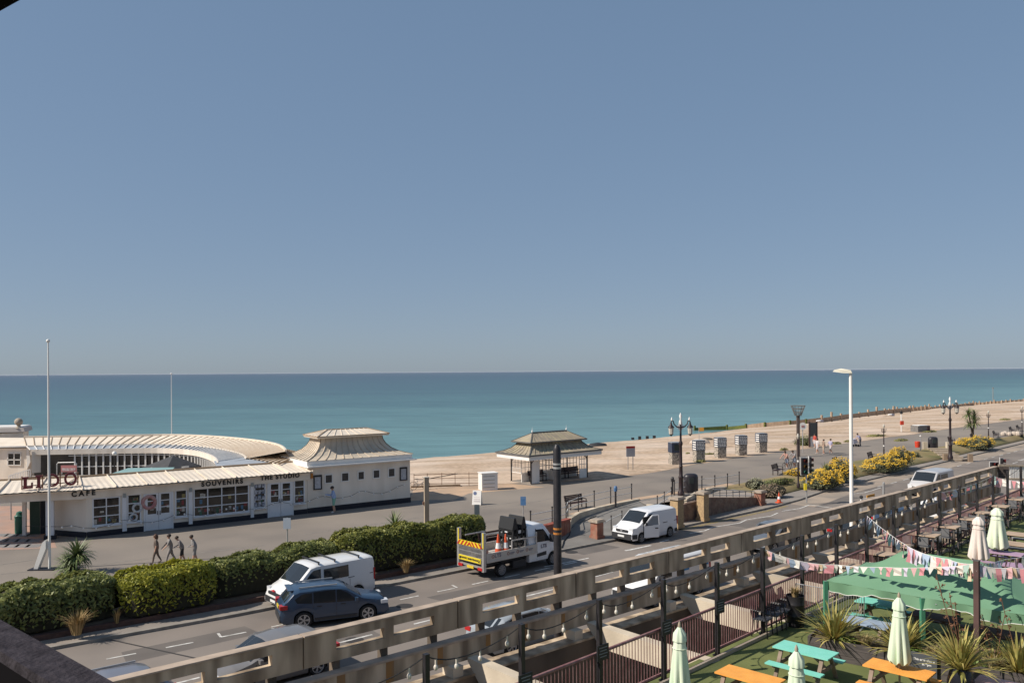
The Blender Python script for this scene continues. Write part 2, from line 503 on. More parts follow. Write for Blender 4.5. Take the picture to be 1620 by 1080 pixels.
# edge of the promenade: low retaining wall (skips the ramp)
# beach
WQ = [(-400, 110), (-60, 104), (68, 101), (78, 99.8), (121, 99.3), (150, 101.5), (160, 100.2), (188, 100.8), (213, 105), (253, 112), (300, 111), (371, 113.6), (800, 128)]
bm_ = MB()
ss = [-400, -250, -150, -80, -40, -15] + [i * 2.0 for i in range(0, 90)] + [180 + 5 * i for i in range(0, 50)] + [430, 500, 600, 800]
fr = [0, .06, .14, .24, .34, .44, .54, .64, .74, .82, .88, .93, .97, 1.0, 1.06, 1.2]
zz = [ZP + .02, ZP + .06, .72, .62, .45, .2, -.1, -.45, -.85, -1.3, -1.7, -2.05, -2.3, -2.5, -2.9, -4.0]
rows = []
for s_ in ss:
    qn = 80 if s_ < 20 else (interp(PROMF, s_) if s_ >= 36 else lerp(80, 57, (s_ - 20) / 16))
    qw = interp(WQ, s_) + 0.7 * mnoise.noise((s_ * .06, 3, 0)) + 0.35 * mnoise.noise((s_ * .3, 9, 0))
    row = []
    for i, (f_, z_) in enumerate(zip(fr, zz)):
        q = lerp(qn, qw, f_)
        dz = 0 if i in (0, 13) or i > 13 else (0.16 * mnoise.noise((s_ * .12, q * .25, 1.7)) + 0.06 * mnoise.noise((s_ * .5, q * .7, 4)))
        row.append(RF(s_, q + (0.5 * mnoise.noise((s_ * .35, 1, 8)) if i == 0 and s_ > 50 else 0), z_ + dz))
    rows.append(row)
V = [p_ for r_ in rows for p_ in r_]; n_ = len(fr)
bm_.add(V, [(i * n_ + j, (i + 1) * n_ + j, (i + 1) * n_ + j + 1, i * n_ + j + 1) for i in range(len(rows) - 1) for j in range(n_ - 1)])
struct('beach', bm_, shingle, 180)
# long tide ridges and darker drift lines along the shingle are part of its colour
_t = shingle.node_tree; _b = _t.nodes['Principled BSDF']; _l = _b.inputs['Base Color'].links[0].from_socket
_g = _t.nodes.new('ShaderNodeNewGeometry'); _m = _t.nodes.new('ShaderNodeMapping'); _m.inputs['Rotation'].default_value = (0, 0, -RA); _m.inputs['Scale'].default_value = (.035, .42, 1)
_n = _t.nodes.new('ShaderNodeTexNoise'); _n.inputs['Scale'].default_value = 1.0; _n.inputs['Detail'].default_value = 9; _n.inputs['Roughness'].default_value = .7
_r = _t.nodes.new('ShaderNodeMapRange'); _r.inputs['From Min'].default_value = .35; _r.inputs['From Max'].default_value = .7; _r.inputs['To Min'].default_value = .72; _r.inputs['To Max'].default_value = 1.18
_s = _t.nodes.new('ShaderNodeVectorMath'); _s.operation = 'SCALE'
_t.links.new(_g.outputs['Position'], _m.inputs['Vector']); _t.links.new(_m.outputs[0], _n.inputs['Vector']); _t.links.new(_n.outputs['Fac'], _r.inputs['Value'])
_t.links.new(_l, _s.inputs[0]); _t.links.new(_r.outputs[0], _s.inputs['Scale']); _t.links.new(_s.outputs[0], _b.inputs['Base Color'])
# wet line and small foam at the water's edge
foam = mat('wet_shingle', (0.19, 0.16, 0.13), 0.45, (0.26, 0.22, 0.18), 1.0, 0.8)
wl0, wl1 = [], []
for i in range(0, 260):
    s_ = 20 + i * 1.5
    qw = interp(WQ, s_) + 0.7 * mnoise.noise((s_ * .06, 3, 0)) + 0.35 * mnoise.noise((s_ * .3, 9, 0))
    wd = 0.9 + 0.6 * mnoise.noise((s_ * .2, 5, 5))
    wl0.append(RF(s_, qw - wd, -2.5 + 0.11 * wd + 0.09)); wl1.append(RF(s_, qw + 0.3, -2.44))
struct('wet_shore', MB().strip(wl0, wl1), foam)

# sandy apron by the pavilion and shelter
ap = [G(648, 792, 0.704), G(690, 790, 0.704), G(716, 791.5, 0.704), G(742, 780, 0.704), G(790, 776, 0.704), G(862, 770, 0.704), G(800, 764, 0.704), G(655, 771, 0.704)]
struct('sandy_apron', MB().quad(*ap), sandm)
# dusty strip along the inner edge of the promenade
d0 = line_of(PROMN, 39.5, 60, 1.2, ZP + .004, 0.05); d1 = line_of(PROMN, 39.5, 60, 1.2, ZP + .004, 0.9)
struct('dusty_strip', MB().strip(d0, d1), sandm)
e0 = line_of(PROMF, 54, 300, 1.5, ZP + .02, 0.35)
e1 = [q + RN * (-0.45 - 0.35 * mnoise.noise((i * .37, 2, 2))) - Vector((0, 0, .016)) for i, q in enumerate(e0)]
struct('shingle_edge', MB().strip(e0, e1), sandm)

# hedge bed, ramp, terrace and grass bank between kerb and promenade
bed = MB()
bed.strip(line_of(KQ, -60, 31.5, 2, 0.34, 1.35), line_of(PROMN, -60, 31.5, 2, 0.34, 0.02))
struct('flower_bed', bed, mat('bed_soil', (0.10, 0.07, 0.048), 0.95, (0.16, 0.12, 0.08), 2, 0.8, bump=0.5))
rampt = [RF(31.5, 34.1, .13), RF(36, 33.85, .13), RF(42.8, 33.75, .13), RF(43.5, 35.4, .2), RF(37.1, 37.2, .3), RF(39.6, 38.8, .5), RF(44.2, 37.4, .45),
         RF(47.6, 40.3, ZP - .004), RF(50.5, 39.0, ZP - .004), RF(33.5, 35.6, .14), RF(52, 40.6, ZP - .004)]
struct('ramp', MB().add(rampt, [(0, 1, 9), (1, 4, 9), (1, 2, 3), (1, 3, 4), (4, 3, 6), (4, 6, 5), (5, 6, 8, 7), (7, 8, 10)]),
       mat('ramp_tarmac', (0.20, 0.185, 0.168), 0.92, (0.15, 0.138, 0.125), 0.7, 0.8, bump=0.2, bscale=30))
ter = [RF(50, 35.2, ZP - .008), RF(56.6, 35.6, ZP - .008), RF(58, 40.2, ZP - .008), RF(47.6, 40.4, ZP - .008), RF(46.2, 38.4, ZP - .008), RF(50.6, 38.2, ZP - .008)]
struct('terrace', MB().add(ter, [(0, 1, 2, 3, 4, 5)]), paving)
gb = MB()
rowsA = []
for i in range(0, 130):
    s_ = 56.9 + i * 1.4 if i < 90 else 56.9 + 126 + (i - 90) * 6
    q0, q1 = interp(BANKB, s_), interp(PROMN, s_)
    rowsA.append([RF(s_, q0, .1), RF(s_, q0 + .02, .2), RF(s_, lerp(q0, q1, .3), .42 + .06 * mnoise.noise((s_ * .5, 0, 0))), RF(s_, lerp(q0, q1, .7), .7 + .05 * mnoise.noise((s_ * .4, 7, 0))), RF(s_, q1 - .15, ZP + .06), RF(s_, q1 + .12, ZP + .004)])
V = [p_ for r_ in rowsA for p_ in r_]
gb.add(V, [(i * 6 + j, (i + 1) * 6 + j, (i + 1) * 6 + j + 1, i * 6 + j + 1) for i in range(len(rowsA) - 1) for j in range(5)])
struct('grass_bank', gb, verge, 180)

# road markings
rm = MB()
def stripe(pts, wd, z=0.005):
    for a_, b_ in zip(pts, pts[1:]):
        rm.bar(Vector((a_.x, a_.y, z)), Vector((b_.x, b_.y, z)), wd, 0.004)
def dash(q, s0, s1, ln, gap, wd, z=.005):
    x = s0
    while x < s1:
        rm.bar(RF(x, q(x) if callable(q) else q, z), RF(x + ln, q(x + ln) if callable(q) else q, z), wd, 0.004); x += ln + gap
dash(28.3, -20, 30, 3.6, 2.0, .12)
dash(lambda x: 28.6 + max(0, (x - 30)) * .045, 30, 200, 1.8, 3.2, .12)
dash(lambda x: interp(KQ, x) - 2.35, -12, 32, 1.0, 1.05, .1)
for s_ in (18.4, 24.0, 12.6):
    q = interp(KQ, s_); rm.bar(RF(s_, q - 2.35, .006), RF(s_ + .1, q - 1.8, .006), .1, .003)
stripe([RF(30.0, 31.9), RF(33.2, 31.7)], .12)
stripe([RF(36.1, 31.55), RF(38.3, 31.5)], .2); stripe([RF(39.4, 31.7), RF(40.4, 31.8)], .12)
zig = [RF(43.0, 32.15), RF(44.4, 32.0), RF(45.7, 32.35), RF(48.3, 32.0), RF(49.8, 32.4), RF(52.2, 32.0), RF(53.8, 32.4)]
stripe(zig, .11)
stripe([G(1237, 808), G(1265, 804), G(1281, 798), G(1322, 804)], .11)
stripe([G(1348, 781), G(1368, 779), G(1394, 771)], .11)
dash(lambda x: interp(KQ, x) - 2.2, 72, 220, 1.4, 1.6, .11)
for i in range(14):
    s_ = 104 + i * 1.15
    rm.bar(RF(s_, 32.2 + .045 * (s_ - 100), .006), RF(s_ + .6, 32.0 + .045 * (s_ - 100), .006), .35, .003)
o = rm.build('road_markings', linew); o['kind'] = 'structure'
pt_ = MB(); rr_ = random.Random(4)
for (s_, q_, l_, w_) in ((9, 31.5, 5, 1.3), (22, 30.2, 8, 1.0), (33.5, 32.4, 3, 1.6), (38, 28.2, 6, 1.1), (47, 30.6, 4.5, 1.4), (58, 31.6, 7, 1.2), (14.5, 28.0, 3, .9), (69, 33.0, 5, 1.2)):
    pt_.quad(*[RF(s_ + a_ * l_ + rr_.uniform(-.15, .15), q_ + b_ * w_ + rr_.uniform(-.08, .08), .0025) for a_, b_ in ((0, 0), (1, 0), (1, 1), (0, 1))])
struct('road_patches', pt_, mat('patched_asphalt', (.150, .130, .115), .9, (.115, .10, .09), .9, .8, bump=.25, bscale=40))
ym = MB()
for dq in (-.25, -.45):
    P = line_of(KQ, 43.5, 57, 1.5, .005, dq)
    for a_, b_ in zip(P, P[1:]): ym.bar(a_, b_, .07, .004)
o = ym.build('road_markings', yellowline); o['kind'] = 'structure'
# bitumen repair lines and manholes
rp_ = MB()
for pts in ([G(150, 1006), G(330, 1045)], [RF(20, 29.6), RF(30, 29.4), RF(41, 29.9)], [RF(50, 30), RF(70, 31.2)], [G(1236, 806), G(1262, 809)]):
    for a_, b_ in zip(pts, pts[1:]):
        rp_.bar(Vector((a_.x, a_.y, .004)), Vector((b_.x, b_.y, .004)), .09, .003)
for (u, v) in ((904, 873), (640, 958), (560, 1012)):
    c_ = G(u, v, 0); rp_.lathe([(.38, .003), (.38, .006)], c_, 14)
o = rp_.build('tar_seams', mat('fresh_bitumen', (0.045, 0.04, 0.038), 0.7)); o['kind'] = 'structure'
pl = MB()
for pts in ([G(0, 908, ZP), G(150, 893, ZP), G(420, 862, ZP)], [G(480, 845, ZP), G(640, 822, ZP), G(820, 793, ZP)], [G(0, 893, ZP), G(60, 884, ZP)], [G(810, 800, ZP), G(940, 776, ZP), G(1100, 752, ZP), G(1260, 727, ZP), G(1430, 702, ZP)]):
    for a_, b_ in zip(pts, pts[1:]): pl.bar(Vector((a_.x, a_.y, ZP + .004)), Vector((b_.x, b_.y, ZP + .004)), .1, .003)
o = pl.build('joint_lines', mat('paler_tar_joint', (0.25, 0.225, 0.195), 0.9, (0.17, 0.15, 0.135), 3, .8)); o['kind'] = 'structure'
# red and pale flagstones by the cafe entrance
fl = MB()
fl.quad(G(-60, 872, ZP + .004), G(90, 866, ZP + .004), G(80, 842, ZP + .004), G(40, 800, ZP + .004), G(-60, 800, ZP + .004))
struct('forecourt', fl, mat('pinkish_slabs', (0.42, 0.25, 0.18), 0.9, (0.33, 0.22, 0.17), 1.2, .8, c3=(0.27, 0.24, 0.22), scale3=.5))
f2 = MB()
for i in range(4):
    for j in range(3):
        a_ = G(2 + 17 * i, 846 + 8.4 * j, ZP + .008)
        f2.box(a_, (.75, 1.0, .005), .3)
struct('paving_slabs', f2, mat('grey_slabs', (0.24, 0.23, 0.225), 0.9, (0.19, 0.18, 0.175), 2, .8))

# ------------------------------------------------------------------ lido cafe: long front wing
LA, LB = G(137, 850, ZP), G(649, 794, ZP)            # front wall line
LD = (LB - LA).normalized(); LN = Vector((-LD.y, LD.x, 0))   # LN points to the sea
LLEN = (LB - LA).length
def LS(u):                                             # distance along the front wall for a column of the survey
    p = WP(u, 800, LA, LB); return (p - LA).dot(LD)
def LZ(u, v): return WP(u, v, LA, LB).z
def LP(s_, n_, z_): return LA + LD * s_ + LN * n_ + Vector((0, 0, z_ - ZP))
lrot = ang(LD)
LM = Matrix.Rotation(lrot, 3, 'Z')
sJ = LS(486)
lido = thing('seafront_cafe', 'long low cream seaside cafe with corrugated canopy and rows of paned shop windows', 'building', LA, 0, None, True)
zE, zF = LZ(270, 762), LZ(270, 776)
def lbox(mb, s0, s1, n0, n1, z0, z1):
    c = LP((s0 + s1) / 2, (n0 + n1) / 2, (z0 + z1) / 2)
    mb.box(c, (abs(s1 - s0), abs(n1 - n0), abs(z1 - z0)), M=LM)
zTop = 3.6
zSoff = 3.02
# openings: (u0,u1,v0,v1, columns, rows)
wins = [(146, 190, 786, 830, 2, 3), (201, 223, 781, 825, 1, 3), (277, 296, 774, 817, 1, 3), (306, 394, 769, 813, 4, 3), (402, 420, 763, 803, 1, 3), (465, 482, 757, 796, 1, 3)]
doors = [(227, 274, 776, 841), (423, 464, 760, 818)]
spans = []
for (u0, u1, v0, v1, c_, r_) in wins:
    um = (u0 + u1) / 2
    spans.append([LS(u0), LS(u1), LZ(um, v1), LZ(um, v0), c_, r_, 'w'])
for (u0, u1, v0, v1) in doors:
    um = (u0 + u1) / 2
    spans.append([LS(u0), LS(u1), ZP, LZ(um, v0), 2, 4, 'd'])
spans.sort()
wall = MB()
cur = 0.0
for sp in spans:
    lbox(wall, cur, sp[0], 0.0, 0.25, ZP, zTop)
    lbox(wall, sp[0], sp[1], 0.0, 0.25, sp[3], zTop)
    if sp[6] == 'w': lbox(wall, sp[0], sp[1], 0.0, 0.25, ZP, sp[2])
    cur = sp[1]
lbox(wall, cur, sJ, 0.0, 0.25, ZP, zTop)
# angled end wall by the entrance and the back of the wing
EA = G(84, 846, ZP)
n_ = MB()
wall.plate([LA, EA, EA + Vector((0, 0, 2.6)), LA + Vector((0, 0, 2.6))], LN * .25)
lbox(wall, 0, sJ, 3.2, 3.4, ZP, 3.5)
wall.build('wall', cream, lido)
pl_ = MB()
cur = 0.0
for sp in [x for x in spans if x[6] == 'd'] + [[sJ, sJ]]:
    lbox(pl_, cur, sp[0], -0.04, -0.002, ZP, ZP + .33); cur = sp[1]
o_ = (LA - EA).normalized(); on = Vector((o_.y, -o_.x, 0))
pl_.plate([LA + on * .02, EA + on * .02, EA + on * .02 + Vector((0, 0, .33)), LA + on * .02 + Vector((0, 0, .33))], on * .03)
pl_.build('plinth', navyp, lido)
pier = MB()
for (u0, u1) in ((193, 200), (298, 304), (396, 401)):
    lbox(pier, LS(u0), LS(u1), -0.10, -0.003, ZP + .15, zSoff)
pier.build('pier', ltgrey, lido)
capm = mat('grey_bracket', (0.30, 0.32, 0.31), 0.7)
br = MB()
for u in (196.5, 301, 398.5):
    lbox(br, LS(u) - .08, LS(u) + .08, -0.16, -0.102, zSoff - .12, zSoff + .12)
br.build('wall_bracket', capm, lido)
stockc = [(0.25, 0.05, 0.05), (0.45, 0.42, 0.38), (0.10, 0.18, 0.26), (0.30, 0.24, 0.10), (0.06, 0.14, 0.09), (0.34, 0.16, 0.14), (0.5, 0.46, 0.4), (0.12, 0.1, 0.09)]
stock = [mat('goods_%d' % i, c_, 0.8) for i, c_ in enumerate(stockc)]
rng = random.Random(3)
def window(s0, s1, z0, z1, nc, nr, door=False, goods=True):
    f_ = MB()
    fw = .07
    if not door:
        lbox(f_, s0, s1, -.05, .10, z0, z0 + fw); lbox(f_, s0, s1, -.05, .10, z1 - fw, z1)
        lbox(f_, s0, s0 + fw, -.048, .098, z0 + fw, z1 - fw); lbox(f_, s1 - fw, s1, -.048, .098, z0 + fw, z1 - fw)
        for i in range(1, nc):
            x = lerp(s0, s1, i / nc); lbox(f_, x - .03, x + .03, -.03, .06, z0 + fw, z1 - fw)
        for j in range(1, nr):
            z = lerp(z0, z1, j / nr); lbox(f_, s0 + fw, s1 - fw, -.026, .056, z - .025, z + .025)
        wo_ = f_.build('window', ltgrey, lido)
        g_ = MB(); lbox(g_, s0 + .02, s1 - .02, .03, .045, z0 + .02, z1 - .02); g_.build('pane', glass, wo_)
        sl = MB(); lbox(sl, s0 - .05, s1 + .05, -.14, -.052, z0 - .07, z0 + .02); sl.build('sill', ltgrey, wo_)
    else:
        sm = (s0 + s1) / 2; zb = lerp(z0, z1, .42)
        lbox(f_, s0, s0 + .09, -.06, .1, z0, z1); lbox(f_, s1 - .09, s1, -.06, .1, z0, z1); lbox(f_, s0 + .09, s1 - .09, -.06, .1, z1 - .09, z1)
        wo_ = f_.build('door_frame', ltgrey, lido)
        for a_, b_ in ((s0 + .1, sm - .01), (sm + .01, s1 - .1)):
            d_ = MB()
            lbox(d_, a_, b_, -.05, .03, z0 + .02, zb); lbox(d_, a_, a_ + .13, -.05, .03, zb, z1 - .1); lbox(d_, b_ - .13, b_, -.05, .03, zb, z1 - .1); lbox(d_, a_ + .13, b_ - .13, -.05, .03, z1 - .2, z1 - .1)
            for j in (1, 2):
                z = lerp(zb, z1 - .2, j / 3); lbox(d_, a_ + .13, b_ - .13, -.03, .02, z - .025, z + .025)
            do = d_.build('door', ltgrey, lido)
            g_ = MB(); lbox(g_, a_ + .1, b_ - .1, -.01, .0, zb - .01, z1 - .15); g_.build('pane', glass, do)
            h_ = MB(); x = b_ - .07 if a_ < sm - .3 else a_ + .07
            h_.bar(LP(x, -.09, z0 + .95), LP(x, -.09, z0 + 1.2), .03); h_.build('handle', blackp, do)
        z0 = zb
    return wo_
for sp in spans:
    wo_ = window(sp[0], sp[1], sp[2], sp[3], sp[4], sp[5], sp[6] == 'd')
    # stock hung just behind the panes: seen as small pale and coloured shapes against the glass
    if sp[6] == 'w' and sp[4] == 1 and sp[0] > LS(400) and sp[0] < LS(425):
        nr, nc2 = 5, 3
    zlo = sp[2] if sp[6] == 'w' else lerp(sp[2], sp[3], .45)
    n_items = int((sp[1] - sp[0]) * 7)
    for k in range(4):
        for q in range(max(2, n_items // 4)):
            it = MB()
            x = rng.uniform(sp[0] + .15, sp[1] - .15)
            hz = rng.uniform(.1, .32); low = rng.random() < .65
            z = rng.uniform(zlo + .16, zlo + .5) if low else rng.uniform(zlo + .3, sp[3] - .3)
            lbox(it, x - rng.uniform(.04, .12), x + rng.uniform(.04, .12), .022 if sp[6] == 'w' else -.02, .028 if sp[6] == 'w' else -.012, z - hz / 2, z + hz / 2)
            it.build('window_display', stock[(k * 3 + q + int(sp[0] * 2)) % 8], lido)
# swimming rings in the shop window
def ring(u, v, r, m, s_=None):
    q = WP(u, v, LA, LB); q = q + LN * -.03
    tb = MB(); n = 18
    P = [q + LD * (r * math.cos(2 * math.pi * i / n)) + Vector((0, 0, r * math.sin(2 * math.pi * i / n))) for i in range(n + 1)]
    tb.tube(P, r * .32, 8, False)
    return tb.build('swim_ring', m, lido, 40)
ring(235.5, 794, .36, mat('pink_vinyl', (0.42, 0.17, 0.17), 0.4, (0.55, 0.4, 0.36), 5, .6))
ring(217, 803, .24, mat('white_vinyl', (0.6, 0.6, 0.6), 0.4, (0.3, 0.32, 0.36), 8, .6))
ring(211, 818, .2, mat('white_vinyl', (0.6, 0.6, 0.6)))
# posters in the studio window
po = MB()
for i in range(3):
    for j in range(4):
        q = WP(404.5 + 6 * i, 768.5 + 9.6 * j - i * .6, LA, LB)
        s_ = (q - LA).dot(LD)
        lbox(po, s_ - .1, s_ + .1, -.062, -.055, q.z - .14, q.z + .13)
po.build('poster', mat('poster_paper', (0.5, 0.5, 0.53), 0.8, (0.08, 0.1, 0.16), 6, .9), lido)
# roof canopy: ribbed sheet, curved round the entrance at the left
rf = MB()
Lv = [LP(sJ + .2, 0, 0), LP(LS(270), 0, 0), LP(LS(150), 0, 0), LP(LS(118), 0, 0)] + [G(u_, v_, zSoff) for u_, v_ in ((72, 791.2), (30, 794), (-20, 797), (-120, 800))]
def smooth_line(P, it=2):
    for _ in range(it):
        Q = [P[0]]
        for a_, b_ in zip(P, P[1:]): Q += [lerp(a_, b_, .25), lerp(a_, b_, .75)]
        P = Q + [P[-1]]
    return P
base = resample(smooth_line([Lv[0], Lv[1]] + Lv[2:]), .16)
eave = [p_ for p_ in offset_line(base, .62)]
ridge = offset_line(base, -2.7)
if (eave[0] - LP(sJ, 3, 0)).length < (ridge[0] - LP(sJ, 3, 0)).length: eave, ridge = offset_line(base, -.62), offset_line(base, 2.7)
E_, R_ = [], []
for i, (a_, b_) in enumerate(zip(eave, ridge)):
    dz = .014 if i % 2 else -.012
    E_.append(Vector((a_.x, a_.y, zTop + .04 + dz))); R_.append(Vector((b_.x, b_.y, zTop + .40 + dz * .3)))
rf.strip(E_, R_)
lr = rf.build('roof', roofcream, lido)
rs = MB()
for i in range(0, len(E_), 11):
    rs.bar(E_[i] + Vector((0, 0, .05)), R_[i] + Vector((0, 0, .06)), .05, .06)
rs.build('roof_seam', roofcream, lr)
rl = MB()
for a_, b_ in zip(R_[::6], R_[6::6]): rl.bar(a_ + Vector((0, 0, .06)), b_ + Vector((0, 0, .06)), .1, .1)
rl.build('ridge_flashing', seam, lr)
ul = MB()
ul.strip([Vector((p_.x, p_.y, zTop - .02)) for p_ in eave[::3]], [Vector((p_.x, p_.y, zTop + .02)) for p_ in ridge[::3]])
ul.build('soffit', whitep, lr)
fa = MB()
f0 = offset_line(base[::4], .10 if (offset_line(base, .62)[0] - eave[0]).length < .1 else -.10)
fa.strip(flat(f0, zSoff), flat(f0, zTop + .0))
fa.strip(flat(base[::4], zSoff), flat(f0, zSoff))
fa.build('fascia', cream, lido)
# entrance: pale column, recessed green doors
ec = MB(); ec.box(G(79.5, 852, ZP) + Vector((0, 0, 1.15)), (.42, .42, 2.3), .4); ec.build('column', ltgrey, lido)
ec = MB(); ec.box(G(79.5, 852, ZP) + Vector((0, 0, .12)), (.62, .62, .24), .4); ec.build('column_base', navyp, lido)
ec = MB(); ec.box(G(39, 846, ZP) + Vector((0, 0, 1.15)), (.2, .2, 2.3), .2); ec.build('door_post', whitep, lido)
ec = MB(); ec.box(G(51, 846, ZP) + Vector((0, .3, 1.1)), (.55, .12, 2.2), .35); ec.build('door', mat('dark_green_paint', (0.02, 0.05, 0.032), .5), lido)
ec = MB(); ec.box(G(65, 846, ZP) + Vector((.1, .5, 1.15)), (.75, .12, 2.3), .5); ec.build('doorway', navyp, lido)
# lettering on the fascia
lettm = mat('black_lettering', (0.02, 0.016, 0.014), .6)
fo = -.125
def fascia_text(s, u, v, size, sp_=1.25):
    q = WP(u, v, LP(0, fo, ZP), LP(10, fo, ZP))
    text('lettering', s, size, lettm, facing(q, LD), lido, .012, .018, sp_)
fascia_text('CAFE', 132, 780.5, .40, 1.55)
fascia_text('SOUVENIRS', 352, 763.5, .40, 1.35)
fascia_text('THE STUDIO', 443.5, 754, .38, 1.3)

# ------------------------------------------------------------------ corner pavilion
PV = thing('pavilion', 'cream corner pavilion with swept pagoda style ribbed roof and row of small square windows', 'building', LP(sJ, 0, ZP), 0, None, True)
s0, s1 = sJ + .02, LLEN
dp = 5.0
w_ = MB(); lbox(w_, s0, s1, 0, dp, ZP, 3.95); w_.build('wall', cream, PV)
w_ = MB(); lbox(w_, s0, s1 + .03, -.04, dp + .03, ZP - .05, ZP + .36); w_.build('plinth', navyp, PV)
w_ = MB(); lbox(w_, s0 - .1, s1 + .35, -.42, dp + .35, 3.87, 3.96); w_.build('cornice', whitep, PV)
w_ = MB(); lbox(w_, s0 - .05, s1 + .12, -.12, dp + .12, 3.962, 4.30); w_.build('parapet_band', whitep, PV)
prof = [(0.0, 4.31), (.40, 4.40), (.82, 4.54), (1.22, 4.78), (1.5, 5.08), (1.66, 5.4), (1.72, 5.72)]
def ringpts(ins, z, a0=s0 - .1, a1=s1 + .18, b0=-.18, b1=dp + .18):
    return [LP(a0 + ins, b0 + ins, z), LP(a1 - ins, b0 + ins, z), LP(a1 - ins, b1 - ins, z), LP(a0 + ins, b1 - ins, z)]
rm_ = MB()
rings = [ringpts(i_, z_) for i_, z_ in prof]
for a_, b_ in zip(rings, rings[1:]):
    for k in range(4): rm_.quad(a_[k], a_[(k + 1) % 4], b_[(k + 1) % 4], b_[k])
ro = rm_.build('swept_roof', mat('weathered_metal_roof', (0.70, 0.58, 0.44), .55, (0.50, 0.42, 0.33), .9, .8, c3=(.36, .33, .28), scale3=.8, amt3=.5), PV, 40)
sm_ = MB()
for k, cnt in ((0, 12), (1, 8), (3, 8), (2, 12)):
    for i in range(cnt + 1):
        f_ = i / cnt
        pts = [lerp(r_[k], r_[(k + 1) % 4], f_) + Vector((0, 0, .02)) for r_ in rings]
        for a_, b_ in zip(pts, pts[1:]): sm_.bar(a_, b_, .06, .045)
sm_.build('roof_seam', mat('pale_roof_seam', (0.56, 0.47, 0.37), .6, (.36, .28, .2), 1.5, .8), ro)
lm = MB()
u0 = ringpts(1.34, 5.70); u1 = ringpts(1.30, 5.84); u2 = ringpts(2.55, 6.22)
for a_, b_ in ((u0, u1), (u1, u2)):
    for k in range(4): lm.quad(a_[k], a_[(k + 1) % 4], b_[(k + 1) % 4], b_[k])
lm.quad(*u2); lm.quad(*u0)
lo = lm.build('roof_cap', roofcream, PV)
lm = MB()
for k, cnt in ((0, 9), (1, 5), (3, 5)):
    for i in range(cnt + 1):
        lm.bar(lerp(u1[k], u1[(k + 1) % 4], i / cnt), lerp(u2[k], u2[(k + 1) % 4], i / cnt), .05, .07)
lm.build('roof_seam', roofcream, lo)
lm = MB()
for k in range(4): lm.bar(u1[k], u1[(k + 1) % 4], .06, .06); lm.bar(u2[k], u2[(k + 1) % 4], .08, .08); lm.bar(u1[k], u2[k], .07, .09)
lm.build('hip_flashing', seam, lo)
for (u0_, u1_, v0_, v1_) in ((515, 525, 751, 763), (541, 551, 748, 760), (567, 575.5, 746, 757.5), (591, 600, 743.5, 755), (615, 624, 741, 753)):
    um = (u0_ + u1_) / 2
    a_, b_, za, zb = LS(u0_), LS(u1_), LZ(um, v1_), LZ(um, v0_)
    f_ = MB()
    lbox(f_, a_ - .07, a_, -.06, -.002, za - .07, zb + .07); lbox(f_, b_, b_ + .07, -.06, -.002, za - .07, zb + .07)
    lbox(f_, a_, b_, -.06, -.002, za - .07, za); lbox(f_, a_, b_, -.06, -.002, zb, zb + .07)
    wo_ = f_.build('window', whitep, PV)
    g_ = MB(); lbox(g_, a_, b_, -.03, -.003, za, zb); g_.build('pane', mat('louvred_glass', (.06, .055, .05), .3, (.03, .03, .035), 8, .7), wo_)
for (u0_, u1_, v0_, v1_) in ((496, 509, 751, 774), (632.5, 644, 738.5, 759.5)):
    um = (u0_ + u1_) / 2
    a_, b_, za, zb = LS(u0_), LS(u1_), LZ(um, v1_), LZ(um, v0_)
    f_ = MB()
    for x0, x1, z0_, z1_ in ((a_, a_ + .07, za, zb), (b_ - .07, b_, za, zb), (a_ + .07, b_ - .07, za, za + .07), (a_ + .07, b_ - .07, zb - .12, zb)):
        lbox(f_, x0, x1, -.09, -.002, z0_, z1_)
    bo = f_.build('notice_board', blackp, PV)
    g_ = MB(); lbox(g_, a_ + .07, b_ - .07, -.05, -.003, za + .07, zb - .12)
    g_.build('notice_sheet', mat('notice_paper', (.5, .5, .52), .5, (.3, .3, .33), 7, .7), bo)
al = MB(); lbox(al, LS(491), LS(494.5), -.14, -.003, LZ(492, 756), LZ(492, 748)); al.build('alarm_box', mat('orange_plastic', (.45, .17, .03), .5), PV)

# ------------------------------------------------------------------ rear curved wing and end block
def circ(pts, z): return [G(u, v, z) for u, v in pts]
RW = thing('curved_colonnade_wing', 'curved rear wing of the cafe with ribbed cream roof around a courtyard', 'building', G(250, 735, ZP), 0, None, True)
outp = [(38, 691.7), (142, 690), (215, 689), (270, 688), (330, 690.3), (377, 694), (418, 699), (440, 704), (449, 709), (452, 714)]
inp = [(42, 706), (142, 704), (205, 703), (262, 702.3), (300, 704.3), (327, 707), (352, 711), (372, 715.5), (385, 720), (390, 725)]
can = [(48, 712.3), (142, 711), (200, 710), (250, 709.5), (283, 710.8), (310, 713.5), (325, 717.5), (336, 722), (342, 727), (343, 733)]
def even(P, n):
    P = smooth_line(P, 3)
    d = [0]
    for a_, b_ in zip(P, P[1:]): d.append(d[-1] + (b_ - a_).length)
    out = []
    for i in range(n):
        x = d[-1] * i / (n - 1)
        k = max(j for j in range(len(P) - 1) if d[j] <= x + 1e-9)
        out.append(lerp(P[k], P[k + 1], (x - d[k]) / max(1e-6, d[k + 1] - d[k])))
    return out
O_ = even(circ(outp, 4.75), 46); I_ = even(circ(inp, 4.05), 46); C_ = even(circ(can, 3.92), 46)
r1 = MB(); r1.strip(I_, O_)
ro1 = r1.build('roof', roofcream, RW, 60)
back = [p_ + Vector((.25, 1.0, -.8)) for p_ in O_]
r2 = MB(); r2.strip(O_, back); r2.build('back_roof', roofcream, RW)
sm_ = MB()
tot = len(I_)
for i in range(0, tot, 1):
    sm_.bar(I_[i] + Vector((0, 0, .05)), O_[i] + Vector((0, 0, .03)), .06, .035)
sm_.build('roof_seam', seam, ro1)
rg = MB()
